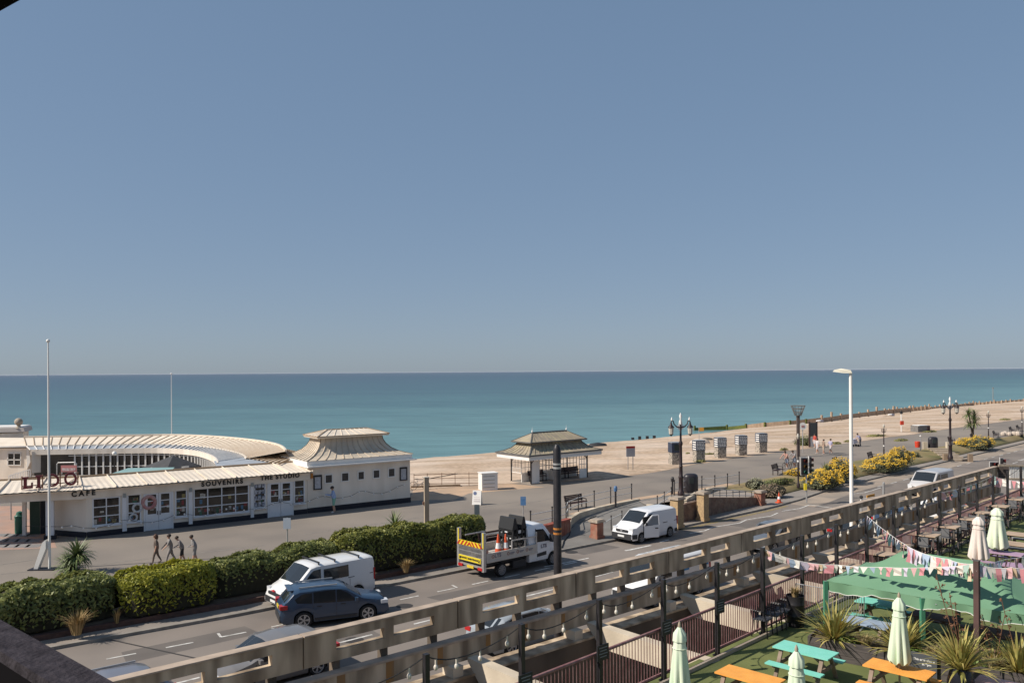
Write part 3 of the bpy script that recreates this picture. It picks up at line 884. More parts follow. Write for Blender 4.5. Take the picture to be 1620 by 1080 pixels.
for a_, b_ in zip(O_, O_[1:]): rg.bar(a_ + Vector((0, 0, .06)), b_ + Vector((0, 0, .06)), .14, .14)
rg.build('ridge_flashing', roofcream, ro1); rg = MB()
for a_, b_ in zip(I_, I_[1:]): rg.bar(a_ + Vector((0, 0, .03)), b_ + Vector((0, 0, .03)), .12, .12)
rg.build('gutter_trim', roofcream, ro1)
r3 = MB(); r3.strip(C_, [p_ - Vector((0, 0, .03)) for p_ in I_]); cf = r3.build('flat_canopy', roofgrey, RW)
cs = MB()
for i in range(0, 44): cs.bar(C_[i] + Vector((0, 0, .05)), lerp(C_[i], I_[i], .97) + Vector((0, 0, .04)), .07, .07)
cs.build('roof_light_bar', whitep, cf)
lk = MB(); lk.quad(G(338, 729, 3.95), G(392, 722, 4.0), G(432, 732, 4.0), G(410, 736, 3.97), G(343, 738, 3.95)); lk.build('link_roof', roofgrey, RW)
lk = MB(); lk.quad(G(388, 724, 4.03), G(452, 710, 4.35), G(480, 716, 4.35), G(440, 733, 4.03)); lk.build('link_roof', roofcream, RW)
lk = MB()
for i in range(9): lk.bar(lerp(G(389, 724.3, 4.06), G(440, 733, 4.06), i / 8), lerp(G(452, 710, 4.38), G(480, 716, 4.38), i / 8), .07)
lk.build('roof_seam', seam, RW)
r4 = MB(); r4.strip([p_ + Vector((0, 0, .07)) for p_ in C_], [p_ - Vector((0, 0, .38)) for p_ in C_])
r4.strip([p_ + Vector((0, 0, .07)) for p_ in C_], [p_ + Vector((0.08, .12, .07)) for p_ in C_])
r4.build('fascia', cream, RW)
inner = [p_ + Vector((.1, .35, 0)) for p_ in C_]
r5 = MB(); r5.strip([Vector((p_.x, p_.y, ZP)) for p_ in inner], [Vector((p_.x, p_.y, 3.6)) for p_ in inner]); r5.build('glazing', glass, RW)
r6 = MB()
for i in range(6, len(inner)):
    p_ = C_[i] + Vector((.05, .2, 0)); r6.bar(Vector((p_.x, p_.y, ZP)), Vector((p_.x, p_.y, 3.6)), .11)
for zb_ in (2.45, 3.4):
    for a_, b_ in zip(inner[5:], inner[6:]): r6.bar(Vector((a_.x, a_.y - .12, zb_)), Vector((b_.x, b_.y - .12, zb_)), .07)
r6.build('window_frame', whitep, RW)
r7 = MB(); r7.strip([Vector((p_.x, p_.y - .3, ZP)) for p_ in inner], [Vector((p_.x, p_.y - .3, 1.75)) for p_ in inner]); r7.build('low_wall', cream, RW)
r8 = MB()
pts = [p_ + Vector((0, 0, .02)) for p_ in C_[:14]]
r8.plate([G(50, 748, 2.0), G(98, 744, 2.0), DP(98, 714, G(98, 744, 2.0).y), DP(50, 714, G(50, 748, 2.0).y)], (.05, .2, 0))
r8.build('wall', cream, RW)
EB = thing('kiosk_block', 'cream block with four pane window at the end of the curved wing', 'building', G(20, 750, ZP), 0, None, True)
yk = G(42, 706, 4.05).y + .6
def KP(u, v, dy=0): return DP(u, v, yk - dy)
e1 = MB(); e1.plate([KP(-60, 770), KP(45, 770), KP(41, 709), KP(-60, 709)], (0, 2.5, 0)); e1.build('wall', cream, EB)
e1 = MB(); e1.quad(KP(-60, 709, .3), KP(43, 705.5, .3), KP(37, 692, -2), KP(-60, 692, -2)); e1.build('roof', roofcream, EB)
e1 = MB(); e1.plate([KP(-60, 709.5, .35), KP(43, 706.3, .35), KP(43, 704.6, .35), KP(-60, 707, .35)], (0, .1, 0)); e1.build('gutter', whitep, EB)
f_ = MB()
for (a_, b_) in (((12.5, 717), (12.5, 735)), ((33, 717), (33, 735)), ((22.5, 717), (22.5, 735)), ((12, 716.5), (33.5, 716.5)), ((12, 727), (33.5, 727)), ((12, 735.5), (33.5, 735.5))):
    f_.bar(KP(*a_, .03), KP(*b_, .03), .08)
wo_ = f_.build('window', whitep, EB)
f_ = MB(); f_.plate([KP(12, 736, .012), KP(33, 736, .012), KP(33, 716, .012), KP(12, 716, .012)], (0, .01, 0)); f_.build('pane', glass, wo_)
f_ = MB(); f_.plate([KP(41.5, 705, .1), KP(46, 712, .1), KP(44, 735, .1), KP(48, 730, .1), KP(41.5, 742, .1)][0:2] + [KP(48, 730, .1), KP(42.5, 742, .1)], (0, .15, 0)); f_.build('white_fin', whitep, EB)
TB = thing('roof_tower', 'squat cream roof block with cornice and round stone ball finial', 'building', G(0, 700, 4), 0, None, True)
yt = yk + 4
def TP(u, v, dy=0): return DP(u, v, yt - dy)
e1 = MB(); e1.plate([TP(-60, 712), TP(36, 708), TP(36, 684), TP(-60, 687)], (-1.2, 3, 0)); e1.build('wall', cream, TB)
e1 = MB(); e1.plate([TP(-60, 685, .2), TP(39, 683, .2), TP(37, 676, .2), TP(-60, 677.5, .2)], (-1, 3, 0)); e1.build('cornice', mat('stone_band', (.46, .42, .40), .8), TB)
e1 = MB(); e1.plate([TP(-60, 678, 0), TP(34, 676.5, 0), TP(33, 674, 0), TP(-60, 675.5, 0)], (-.6, 2.5, 0)); e1.build('cap', whitep, TB)
e1 = MB(); bq = TP(29.5, 667, 0); e1.ball(bq, .36, 10); e1.lathe([(.3, -.62), (.16, -.4), (.14, -.3)], bq, 10); e1.build('ball_finial', mat('stained_stone', (.45, .38, .32), .8, (.24, .2, .12), 3, .7), TB, 60)

# ------------------------------------------------------------------ letters on the cafe roof
SG = thing('roof_sign', 'dark red slab lettering spelling LIDO on a rail frame above the cafe roof', 'sign', G(85, 800, 3.7), 0, None, True)
SA, SB_ = DP(33, 775, G(33, 793.6, zSoff).y - .25), DP(124, 760, G(124, 787.5, zSoff).y - .25)
sgd = (SB_ - SA); sgd.z = 0; sgl = sgd.length; sgd.normalize(); sgn = Vector((-sgd.y, sgd.x, 0))
def SP(u, v): return WP(u, v, SA, SB_)
redl = mat('dark_red_letters', (0.17, 0.028, 0.032), .55, (.12, .02, .025), 4, .6)
def slab(mb, quads):
    for q in quads: mb.plate([SP(*p_) for p_ in q], sgn * .16)
l_ = MB(); slab(l_, [[(34.5, 755), (45, 754), (45, 756.5), (34.5, 757.5)], [(37, 757), (42.5, 756.6), (42.5, 770), (37, 770.5)], [(36, 770.5), (52, 769), (52, 772), (36, 773.6)], [(49, 763.5), (52, 763), (52, 769.2), (49, 769.6)]]); l_.build('letter', redl, SG)
l_ = MB(); slab(l_, [[(56, 752.5), (66, 751.8), (66, 754.5), (56, 755.2)], [(58.5, 755.2), (63.7, 754.8), (63.7, 769), (58.5, 769.4)], [(56.5, 769.3), (66, 768.6), (66, 771), (56.5, 771.8)]]); l_.build('letter', redl, SG)
l_ = MB()
cx, cy = 82.5, 760.0
def arc(cx, cy, rx, ry, rx2, ry2, a0, a1, n):
    for i in range(n):
        t0, t1 = a0 + (a1 - a0) * i / n, a0 + (a1 - a0) * (i + 1) / n
        slab(l_, [[(cx + rx * math.cos(t0), cy - ry * math.sin(t0)), (cx + rx * math.cos(t1), cy - ry * math.sin(t1)), (cx + rx2 * math.cos(t1), cy - ry2 * math.sin(t1)), (cx + rx2 * math.cos(t0), cy - ry2 * math.sin(t0))]])
slab(l_, [[(76, 750.5), (81, 750), (81, 769.3), (76, 769.8)], [(74, 750), (83, 749.3), (83, 751.5), (74, 752.3)], [(74, 768.5), (83, 767.6), (83, 769.6), (74, 770.6)]])
arc(82.5, 759.6, 11.5, 10.2, 7.5, 7.0, -math.pi / 2, math.pi / 2, 14)
l_.build('letter', redl, SG)
l_ = MB(); arc(111.5, 757.4, 10.2, 10.4, 6.4, 7.2, 0, 2 * math.pi, 28); l_.build('letter', redl, SG)
fr_ = MB()
for (u, v0_, v1_) in ((34, 754, 776), (67, 751, 773), (95, 748, 771), (123, 747, 768)): fr_.bar(SP(u, v0_) + sgn * .3, SP(u, v1_) + sgn * .3, .05)
for v0_, v1_ in ((757, 749), (770, 762.5)): fr_.bar(SP(34, v0_) + sgn * .27, SP(123, v1_) + sgn * .27, .05)
fr_.build('frame', mat('rusty_steel', (.2, .11, .07), .8), SG)

# ------------------------------------------------------------------ courtyard furniture
CY = 66
gz = thing('parasol', 'dark charcoal pyramid parasol in the cafe courtyard', 'parasol', Vector((DP(274, 738, 63).x, 63, ZP)))
m_ = MB(); apx = Vector((0, 0, DP(274, 720, 63).z - ZP)); ez = DP(274, 738, 63).z - ZP
cs_ = [Vector((-2.2, -.6, ez)), Vector((.3, -2.0, ez - .08)), Vector((1.9, .6, ez + .02)), Vector((-.4, 2.0, ez + .05))]
for k in range(4): m_.add([apx, cs_[k], cs_[(k + 1) % 4]], [(0, 1, 2)])
for k in range(4): m_.quad(cs_[k], cs_[(k + 1) % 4], cs_[(k + 1) % 4] - Vector((0, 0, .16)), cs_[k] - Vector((0, 0, .16)))
m_.build('canopy', mat('charcoal_canvas', (.055, .055, .058), .85, (.075, .075, .08), 3, .5), gz)
m_ = MB(); m_.tube([(0, 0, 0), (0, 0, ez)], .05); m_.build('pole', blackp, gz)
m_ = MB(); m_.box(Vector((-.9, -1.28, ez + .02)), (.75, .03, .12), -.5); m_.box(Vector((1.2, -.66, ez + .06)), (.6, .03, .12), 1.0); m_.build('logo_patch', whitep, gz)
aw = thing('awning', 'pale turquoise flat awning showing above the cafe roof edge', 'awning', Vector((DP(225, 746, 60).x, 60, ZP)))
m_ = MB(); zt = DP(225, 744, 60).z - ZP
m_.add([(-1.9, -.8, zt - .12), (2.3, -.6, zt - .05), (2.0, .9, zt + .12), (-1.4, .8, zt + .1)], [(0, 1, 2, 3)]); m_.quad((-1.9, -.8, zt - .12), (2.3, -.6, zt - .05), (2.3, -.6, zt - .22), (-1.9, -.8, zt - .3))
m_.build('fabric', mat('turquoise_canvas', (.20, .33, .33), .8, (.25, .38, .37), 2, .5), aw)
m_ = MB(); m_.tube([(-1.7, -.6, 0), (-1.7, -.6, zt - .15)], .04); m_.tube([(2, -.5, 0), (2, -.5, zt - .1)], .04); m_.build('leg', steel, aw)
bo = thing('courtyard_board', 'pink and white price board on a stand behind the roof lettering', 'sign', Vector((DP(109, 742, 58).x, 58, ZP)))
m_ = MB(); zc = DP(109, 741, 58).z - ZP; m_.box((0, 0, zc), (1.1, .06, .46)); m_.build('board', mat('pink_board', (.5, .2, .19), .6), bo)
m_ = MB(); m_.box((0, -.035, zc - .05), (.95, .01, .2)); m_.build('text_panel', mat('board_text', (.6, .55, .52), .6, (.4, .2, .2), 12, .8), bo)
m_ = MB(); m_.bar((-.5, 0, 0), (-.5, 0, zc), .05); m_.bar((.5, 0, 0), (.5, 0, zc), .05); m_.build('leg', steel, bo)
for (u, v, Y, dz, lab) in ((17, 760, 55, 0, 'blue and yellow striped'),):
    sb = thing('sunshade', 'striped blue and yellow fabric shade beside the roof lettering', 'parasol', Vector((DP(u, v, Y).x, Y, ZP)))
    zt = DP(u, v, Y).z - ZP
    for j, c_ in enumerate(((.62, .56, .5), (.2, .22, .27), (.5, .4, .16), (.62, .6, .58), (.22, .23, .36))):
        m_ = MB(); a0, a1 = -1.1 + j * .42, -.68 + j * .42
        A_ = [Vector((a0, -.5 + k * .25, zt + .14 - .03 * k * k)) for k in range(5)]; B_ = [Vector((a1, -.5 + k * .25, zt + .12 - .03 * k * k)) for k in range(5)]
        m_.strip(A_, B_); m_.build('stripe', mat('shade_%d' % j, c_, .8), sb)
    m_ = MB(); m_.tube([(0, 0, 0), (0, 0, zt)], .05); m_.build('pole', steel, sb)
# white railings in the courtyard
cr_ = thing('courtyard_railing', 'thin pale railing of the courtyard steps behind the lettering', 'railing', DP(40, 750, 58), 0, None, True)
m_ = MB()
for i in range(14):
    a_ = DP(14 + 2.6 * i, 762 - .45 * i, 57); b_ = DP(14 + 2.6 * i, 752 - .75 * i, 57); m_.bar(a_, b_, .035)
m_.bar(DP(14, 752, 57), DP(48, 742, 57), .05); m_.build('rail_panel', whitep, cr_)
hr = thing('pool_handrail', 'bright bent tube handrail standing in the courtyard', 'railing', DP(95, 745, 60), 0, None, True)
m_ = MB(); m_.tube([DP(90, 752, 60), DP(90, 734, 60), DP(92, 731.5, 60), DP(118, 731, 60), DP(121, 733, 60), DP(121, 750, 60)], .04, 6); m_.build('tube', steel, hr)
for (u, v) in ((221, 746), (181, 717), (392, 731)):
    gl = thing('globe_lamp', {221: 'white globe lamp beside the turquoise awning', 181: 'small white globe lamp in front of the far courtyard windows', 392: 'white globe lamp at the tight end of the curved wing'}[u], 'lamp', DP(u, v, 61), 0, None, True)
    m_ = MB(); m_.ball(DP(u, v, 61), .17, 8); m_.build('globe', whitep, gl, 60)
    p_ = DP(u, v, 61); m_ = MB(); m_.tube([(p_.x, p_.y, ZP), (p_.x, p_.y, p_.z - .15)], .035, 6); m_.build('post', blackp, gl)

# ------------------------------------------------------------------ green bin, planter and flagpoles by the entrance
bn = thing('litter_bin', 'round dark green litter bin by the cafe entrance', 'bin', G(31.5, 843, ZP))
m_ = MB(); m_.lathe([(.26, 0), (.28, .1), (.28, .95), (.30, .97), (.30, 1.05), (.24, 1.12)], (0, 0, 0), 16); m_.build('drum', mat('bin_green', (.02, .11, .075), .45, (.03, .13, .09), 5, .5), bn, 35)
m_ = MB(); m_.lathe([(.22, 1.12), (.17, 1.3), (.02, 1.36)], (0, 0, 0), 16); m_.build('lid', mat('bin_green', (0, 0, 0)), bn, 35)
def flagpole(name, label, u, vb, vt, z, r, bracket=None):
    b_ = G(u, vb, z); h = DP(u, vt, b_.y).z - z
    f = thing(name, label, 'flagpole', b_)
    m_ = MB(); m_.tube([(0, 0, 0), (0, 0, h * .5), (0, 0, h)], [r, r * .85, r * .5], 10); m_.build('pole', whitep, f, 40)
    m_ = MB(); m_.ball((0, 0, h + .06), .09, 8); m_.build('finial', whitep, f, 60)
    if bracket:
        m_ = MB(); m_.plate([(-.75, -.12, 0), (-.55, -.12, 0), (-.12, -.12, 1.05), (-.12, -.12, 1.5), (-.3, -.12, 1.35)], (0, .24, 0)); m_.build('bracket', whitep, f)
        m_ = MB(); m_.box((-.3, 0, .02), (1.3, .6, .05)); m_.build('base_plate', navyp, f)
    return f
flagpole('flagpole', 'tall white flagpole with angled base bracket in front of the cafe', 78.5, 900, 541, ZP, .065, True)
flagpole('flagpole', 'thin white flagpole rising behind the charcoal parasol', 272, 735, 592, 1.0, .05)
# festoon bulbs along the cafe front
fs = thing('festoon_lights', 'drooping white bulb string along the cafe front wall', 'string lights', G(300, 835, ZP), 0, None, True)
bp_ = [(40, 833.5), (98, 834), (113, 832), (132, 836), (152, 836), (172, 832), (190, 824), (205, 823), (223, 827.5), (241, 827), (259, 823), (276, 815.5), (292, 813), (307, 816), (325, 816), (342, 813), (358, 805), (370, 804), (386, 807), (402, 806), (419, 803), (432, 797), (446, 795), (460, 797.5), (474, 797.5), (490, 793), (503, 787), (514, 785.5), (528, 789), (542, 788), (556, 785), (568, 778), (578, 777.5), (591, 781), (604, 781.5), (617, 777.5), (629, 770.5), (639, 767)]
P = [WP(u, v, LP(0, -.35, ZP), LP(10, -.35, ZP)) for u, v in bp_]
m_ = MB(); m_.tube([p_ + Vector((0, 0, .05)) for p_ in P], .012, 4); m_.build('cable', blackp, fs)
for p_ in P[1:]:
    m_ = MB(); m_.ball(p_, .065, 6); m_.build('bulb', whitep, fs, 60)

# ------------------------------------------------------------------ seafront shelter
HA, HB = G(840, 766, ZP), G(929, 755.5, ZP)
HD = (HB - HA).normalized(); HN = Vector((-HD.y, HD.x, 0)); HL = (HB - HA).length
HM = Matrix.Rotation(ang(HD), 3, 'Z')
SH = thing('seafront_shelter', 'white timber promenade shelter with swept two tier lichened roof', 'shelter', HA, 0, None, True)
def HP(a_, b_, z_): return HA + HD * a_ + HN * b_ + Vector((0, 0, z_ - ZP))
def hbox(mb, a0, a1, b0, b1, z0, z1): mb.box(HP((a0 + a1) / 2, (b0 + b1) / 2, (z0 + z1) / 2), (abs(a1 - a0), abs(b1 - b0), abs(z1 - z0)), M=HM)
HW = 2.7
m_ = MB(); hbox(m_, -.1, HL + .1, -.1, HW + .1, ZP - .1, ZP + .06); m_.build('floor_slab', paving, SH)
for a_ in (0, HL * .48, HL):
    for b_ in (0, HW):
        m_ = MB(); m_.bar(HP(a_, b_, ZP), HP(a_, b_, 2.95), .12)
        m_.bar(HP(a_, b_, 2.45), HP(a_ + (.45 if a_ < HL else -.45), b_, 2.9), .07); m_.build('post', blackp, SH)
m_ = MB()
hbox(m_, .08, .95, -.02, .04, ZP + .06, 2.7); hbox(m_, HL - .95, HL - .08, -.02, .04, ZP + .06, 1.55)
hbox(m_, .06, HL - .06, HW / 2 - .03, HW / 2 + .03, ZP + .06, 1.5)
hbox(m_, HL * .48 - .03, HL * .48 + .03, .1, HW - .1, ZP + .06, 1.5)
m_.build('wall_panel', whitep, SH)
gm = MB(); gp = MB()
def glaz(a0, b0, a1, b1, n):
    for i in range(n + 1):
        f_ = i / n; gm.bar(HP(lerp(a0, a1, f_), lerp(b0, b1, f_), 1.5), HP(lerp(a0, a1, f_), lerp(b0, b1, f_), 2.85), .055)
    for z_ in (1.55, 2.0, 2.45, 2.82): gm.bar(HP(a0, b0, z_), HP(a1, b1, z_), .05)
glaz(.06, HW / 2, HL - .06, HW / 2, 16); glaz(HL * .48, .1, HL * .48, HW - .1, 6); glaz(HL - .95, .01, HL - .08, .01, 3); glaz(.02, HW / 2, .02, HW - .1, 3)
gm.build('glazing_bar', whitep, SH)
oh = .95
def hr_(ins, z_): return [HP(-oh + ins, -oh + ins, z_), HP(HL + oh - ins, -oh + ins, z_), HP(HL + oh - ins, HW + oh - ins, z_), HP(-oh + ins, HW + oh - ins, z_)]
m_ = MB()
v0, v1 = hr_(0.02, 2.86), hr_(0.02, 3.26)
for k in range(4):
    m_.plate([v0[k], v0[(k + 1) % 4], v1[(k + 1) % 4], v1[k]], (v0[(k + 3) % 4] - v0[k]).normalized() * .05)
m_.build('valance', whitep, SH)
m_ = MB(); m_.quad(*hr_(.03, 2.93)); m_.build('ceiling', whitep, SH)
lich = mat('lichened_slate', (.35, .29, .21), .85, (.23, .195, .155), 1.6, .85, c3=(.36, .31, .20), scale3=1.3, amt3=.6, bump=.2)
leadm = mat('lead_grey', (.11, .105, .10), .7, (.16, .15, .14), 3, .6)
prof = [(-.04, 3.27), (.5, 3.42), (.95, 3.66), (1.25, 3.95), (1.38, 4.2)]
m_ = MB(); rr = [hr_(i_, z_) for i_, z_ in prof]
for a_, b_ in zip(rr, rr[1:]):
    for k in range(4): m_.quad(a_[k], a_[(k + 1) % 4], b_[(k + 1) % 4], b_[k])
ho = m_.build('lower_roof', lich, SH, 30)
m_ = MB(); t0, t1 = hr_(.98, 4.17), hr_(.95, 4.25)
rA, rB = HP(-oh + 2.25, HW / 2, 4.98), HP(HL + oh - 2.25, HW / 2, 4.98)
for k in range(4): m_.quad(t0[k], t0[(k + 1) % 4], t1[(k + 1) % 4], t1[k])
m_.quad(t1[0], t1[1], rB, rA); m_.quad(t1[2], t1[3], rA, rB); m_.add([t1[1], t1[2], rB], [(0, 1, 2)]); m_.add([t1[3], t1[0], rA], [(0, 1, 2)])
m_.quad(*t0)
hu = m_.build('upper_roof', lich, SH)
m_ = MB()
for k in range(4):
    m_.bar(rr[0][k], rr[0][(k + 1) % 4], .1, .12); m_.bar(t1[k], t1[(k + 1) % 4], .09, .09)
    for a_, b_ in zip(rr, rr[1:]): m_.bar(a_[k] + Vector((0, 0, .02)), b_[k] + Vector((0, 0, .02)), .08)
m_.bar(rA, rB, .12, .14)
for k, e_ in ((0, rA), (1, rB), (2, rB), (3, rA)): m_.bar(t1[k], e_, .08)
m_.build('lead_ridge', leadm, hu)
m_ = MB()
for i in range(1, 15):
    f_ = i / 15; pts = [lerp(r_[0], r_[1], f_) + Vector((0, 0, .015)) for r_ in rr]
    for a_, b_ in zip(pts, pts[1:]): m_.bar(a_, b_, .05, .05)
    m_.bar(lerp(t1[0], t1[1], f_), lerp(rA, rB, min(1, max(0, (f_ - .14) / .72))), .05, .05)
for i in range(1, 7):
    f_ = i / 7; pts = [lerp(r_[3], r_[0], f_) + Vector((0, 0, .015)) for r_ in rr]
    for a_, b_ in zip(pts, pts[1:]): m_.bar(a_, b_, .05, .05)
m_.build('roof_roll', lich, ho)
for e_ in (rA, rB):
    m_ = MB(); m_.lathe([(.06, 0), (.07, .1), (.02, .2), (.01, .45)], e_ + Vector((0, 0, .05)), 8); m_.build('finial', whitep, SH)

# ------------------------------------------------------------------ vehicles
def paint(name, c, rough=0.28):
    return mat(name, c, rough, coat=0.6, spec=0.5)
lampred = mat('tail_lamp_red', (0.42, 0.02, 0.02), 0.2)
lampclear = mat('headlamp_lens', (0.65, 0.66, 0.68), 0.12, spec=0.8)
trim = mat('dark_trim', (0.03, 0.03, 0.033), 0.6)
alloy = mat('alloy_rim', (0.50, 0.50, 0.51), 0.35, metal=0.6)
steelrim = mat('steel_rim', (0.30, 0.30, 0.31), 0.45, metal=0.5)
platey = mat('yellow_plate', (0.62, 0.45, 0.04), 0.5)
platew = mat('white_plate', (0.7, 0.7, 0.68), 0.5)
inside = mat('vehicle_underside', (0.01, 0.01, 0.01), 0.9)

def wheel_parts(root, x, y, r, wd, rimm, spokes=5, side=1):
    M = Matrix.Rotation(R(90) * (-side), 3, 'X')          # local +z -> outward
    c = (x, y, r)
    w_ = MB()
    w_.lathe([(r * .72, -wd / 2), (r * .93, -wd / 2), (r, -wd * .32), (r, wd * .32), (r * .93, wd / 2), (r * .70, wd / 2), (r * .66, wd * .3)], c, 24, M, cap=True)
    wo_ = w_.build('wheel', rubber, root, 30)
    q = MB()
    q.lathe([(r * .70, wd * .5 + .004), (r * .64, wd * .52), (r * .60, wd * .40)], c, 24, M, cap=False)
    n = spokes
    for k in range(n):
        a = 2 * math.pi * k / n
        for da in (-.16, .16):
            p0 = M @ Vector((r * .10 * math.cos(a), r * .10 * math.sin(a), wd * .46)); p1 = M @ Vector((r * .63 * math.cos(a + da), r * .63 * math.sin(a + da), wd * .46))
            q.bar(Vector(c) + p0, Vector(c) + p1, r * .10, .02, up=M @ Vector((0, 0, 1)))
    q.lathe([(.001, wd * .5), (r * .16, wd * .49), (r * .18, wd * .4)], c, 12, M, cap=False)
    q.build('rim', rimm, wo_)
    d = MB(); d.lathe([(.001, wd * .33), (r * .66, wd * .33)], c, 20, M, cap=False); d.build('brake_disc', trim, wo_)
    return wo_

def vehicle(name, label, cat, loc, heading, S, pm, group=None):
    root = thing(name, label, cat, loc, heading, group)
    L_, W_ = S['L'], S['W']
    xf, xr, r = S['xf'], S['xr'], S['r']
    gc = S.get('gc', .22)
    top, belt = S['top'], S['belt']
    arch = r * 1.16
    xs = set([i * L_ / 30 - L_ / 2 for i in range(31)])
    for x0 in (xf, xr):
        for k in range(-6, 7): xs.add(x0 + arch * math.sin(k * math.pi / 12))
        xs.add(x0 + arch + .01); xs.add(x0 - arch - .01)
    for x_, _ in top + belt: xs.add(x_)
    xs = sorted(x for x in xs if -L_ / 2 <= x <= L_ / 2)
    tmp = [xs[0]]
    for x in xs[1:]:
        if x - tmp[-1] > .004: tmp.append(x)
    xs = tmp
    tp = S.get('taper', .10); tumble = S.get('tumble', .30)
    def hw(x): return W_ / 2 * (1 - tp * (abs(x) / (L_ / 2)) ** 5)
    def zbot(x):
        z = gc + (.10 if abs(x) > L_ / 2 - .12 else 0)
        for x0 in (xf, xr):
            if abs(x - x0) < arch: z = max(z, r + math.sqrt(max(0, arch * arch - (x - x0) ** 2)))
        return z
    def section(x):
        zb, zt = zbot(x), interp(top, x)
        zbl = min(interp(belt, x), zt - .03)
        w0 = hw(x); gh = max(0.0, zt - zbl)
        wt = w0 * (1 - tumble * min(gh, .9) * .55) - .035
        zb = min(zb, zbl - .04)
        zm = lerp(zb, zbl, .5)
        return [(w0 * .96, zb), (w0 * .995, zb + .05 if zb + .05 < zm else lerp(zb, zm, .5)), (w0, zm), (w0 * .985, zbl), (wt + .03, zt - min(.09, gh * .4)), (wt - .05, zt - .02), (wt * .55, zt + .012), (0, zt + .02)]
    V, Fc = [], []
    ns = 15
    for x in xs:
        sec = section(x)
        ring_ = [(x, y, z) for y, z in sec] + [(x, -y, z) for y, z in sec[-2::-1]]
        V += ring_
    for i in range(len(xs) - 1):
        for j in range(ns - 1):
            Fc.append((i * ns + j, (i + 1) * ns + j, (i + 1) * ns + j + 1, i * ns + j + 1))
    Fc.append(tuple(range(ns))); Fc.append(tuple((len(xs) - 1) * ns + j for j in range(ns))[::-1])
    MB().add(V, Fc).build('body', pm, root, 38)
    u_ = MB(); u_.box((0, 0, (gc + .55) / 2 + .08), (L_ * .9, W_ * .80, .55)); u_.build('underbody', inside, root)
    def side(name_, poly, m, off=.012, sides=(1, -1), sub=None):
        out = []
        for sgn_ in sides:
            q = MB(); P = []
            for (x, z) in poly:
                sec = section(x); (y0, z0), (y1, z1) = sec[3], sec[4]
                f_ = (z - z0) / max(.02, z1 - z0)
                if f_ >= 0: y = lerp(y0, y1, min(1, f_))
                else: y = sec[2][0] if z < sec[2][1] else lerp(sec[2][0], y0, (z - sec[2][1]) / max(.02, z0 - sec[2][1]))
                P.append(Vector((x, (y + off) * sgn_, z)))
            q.plate(P, (0, -.01 * sgn_, 0)); out.append(q.build(name_, m, root))
        return out
    def topglass(name_, x0, x1, wfrac, m, n=6, off=.012, w1=None):
        q = MB(); A_, B_, mid = [], [], []
        for i in range(n + 1):
            x = lerp(x0, x1, i / n); sec = section(x)
            wf = lerp(wfrac, w1 if w1 else wfrac, i / n)
            y = (sec[5][0]) * wf
            A_.append(Vector((x, y, interp(top, x) - .012 + off))); B_.append(Vector((x, -y, interp(top, x) - .012 + off))); mid.append(Vector((x, 0, interp(top, x) + .02 + off)))
        q.strip(A_, mid); q.strip(mid, B_)
        return q.build(name_, m, root, 60)
    S['section'] = section
    for sgn_ in (1, -1):
        for x0 in (xf, xr): wheel_parts(root, x0, sgn_ * (W_ / 2 - .12), r, .22, S.get('rim', alloy), S.get('spokes', 5), sgn_)
    return root, side, topglass, section

# ---- blue sport utility car
SUV = dict(L=4.61, W=1.88, xf=1.36, xr=-1.35, r=.36, gc=.24, taper=.13,
           top=[(-2.305, .62), (-2.28, .98), (-2.16, 1.12), (-1.75, 1.58), (-1.5, 1.66), (-.4, 1.69), (.25, 1.64), (.45, 1.58), (1.15, 1.13), (1.5, 1.05), (2.05, .95), (2.25, .80), (2.305, .55)],
           belt=[(-2.305, .6), (-2.1, 1.08), (-1.2, 1.05), (0, 1.0), (1.1, .97), (2.3, .6)], rim=alloy)
def suv(label, loc, hd, pm, name='parked_car', group=None):
    root, side, tg, sec = vehicle(name, label, 'car', loc, hd, dict(SUV), pm, group)
    tg('windscreen', .52, 1.12, .93, carglass); tg('rear_window', -2.13, -1.76, .86, carglass)
    side('side_window', [(-1.62, 1.13), (-1.0, 1.07), (-1.0, 1.52), (-1.4, 1.5), (-1.72, 1.3)], carglass)
    side('side_window', [(-.94, 1.07), (-.02, 1.02), (-.02, 1.56), (-.94, 1.54)], carglass)
    side('side_window', [(.04, 1.02), (.92, 1.0), (.5, 1.38), (.2, 1.53), (.04, 1.56)], carglass)
    for xx in (-.97, .01, .96): side('door_seam', [(xx, .45), (xx + .018, .45), (xx + .018, .98), (xx, .98)], trim, .004)
    for xx in (-.80, .20): side('door_handle', [(xx, .90), (xx + .2, .90), (xx + .2, .94), (xx, .94)], trim, .022)
    side('sill_trim', [(-.9, .3), (.9, .3), (.9, .42), (-.9, .42)], trim, .014)
    for y in (-.72, .72):
        q = MB(); q.box((-2.16, y, .98), (.30, .36, .17)); q.build('tail_light', lampred, root)
        q = MB(); q.box((2.10, y, .80), (.30, .38, .15)); q.build('headlight', lampclear, root)
        q = MB(); q.bar((-1.5, y * .82, 1.72), (.1, y * .82, 1.735), .05); q.build('roof_rail', steel, root)
        q = MB(); q.box((.86, y * 1.40, 1.08), (.12, .22, .15)); q.build('mirror', pm, root)
    q = MB(); q.box((-2.26, 0, .47), (.14, 1.62, .30)); q.build('rear_bumper', trim, root)
    q = MB(); q.box((-2.30, 0, .88), (.05, .52, .13)); q.build('number_plate', platey, root)
    q = MB(); q.box((2.27, 0, .58), (.10, 1.2, .26)); q.build('grille', trim, root)
    q = MB(); q.bar((-1.85, -.6, 1.63), (-1.85, .6, 1.63), .22, .03); q.build('spoiler', pm, root)
    return root
pb, pf_ = G(479.6, 993, 0), G(582, 980.5, 0)
hd = ang(pf_ - pb)
mid = (pb + pf_) / 2 + Vector((-math.sin(hd), math.cos(hd), 0)) * .80
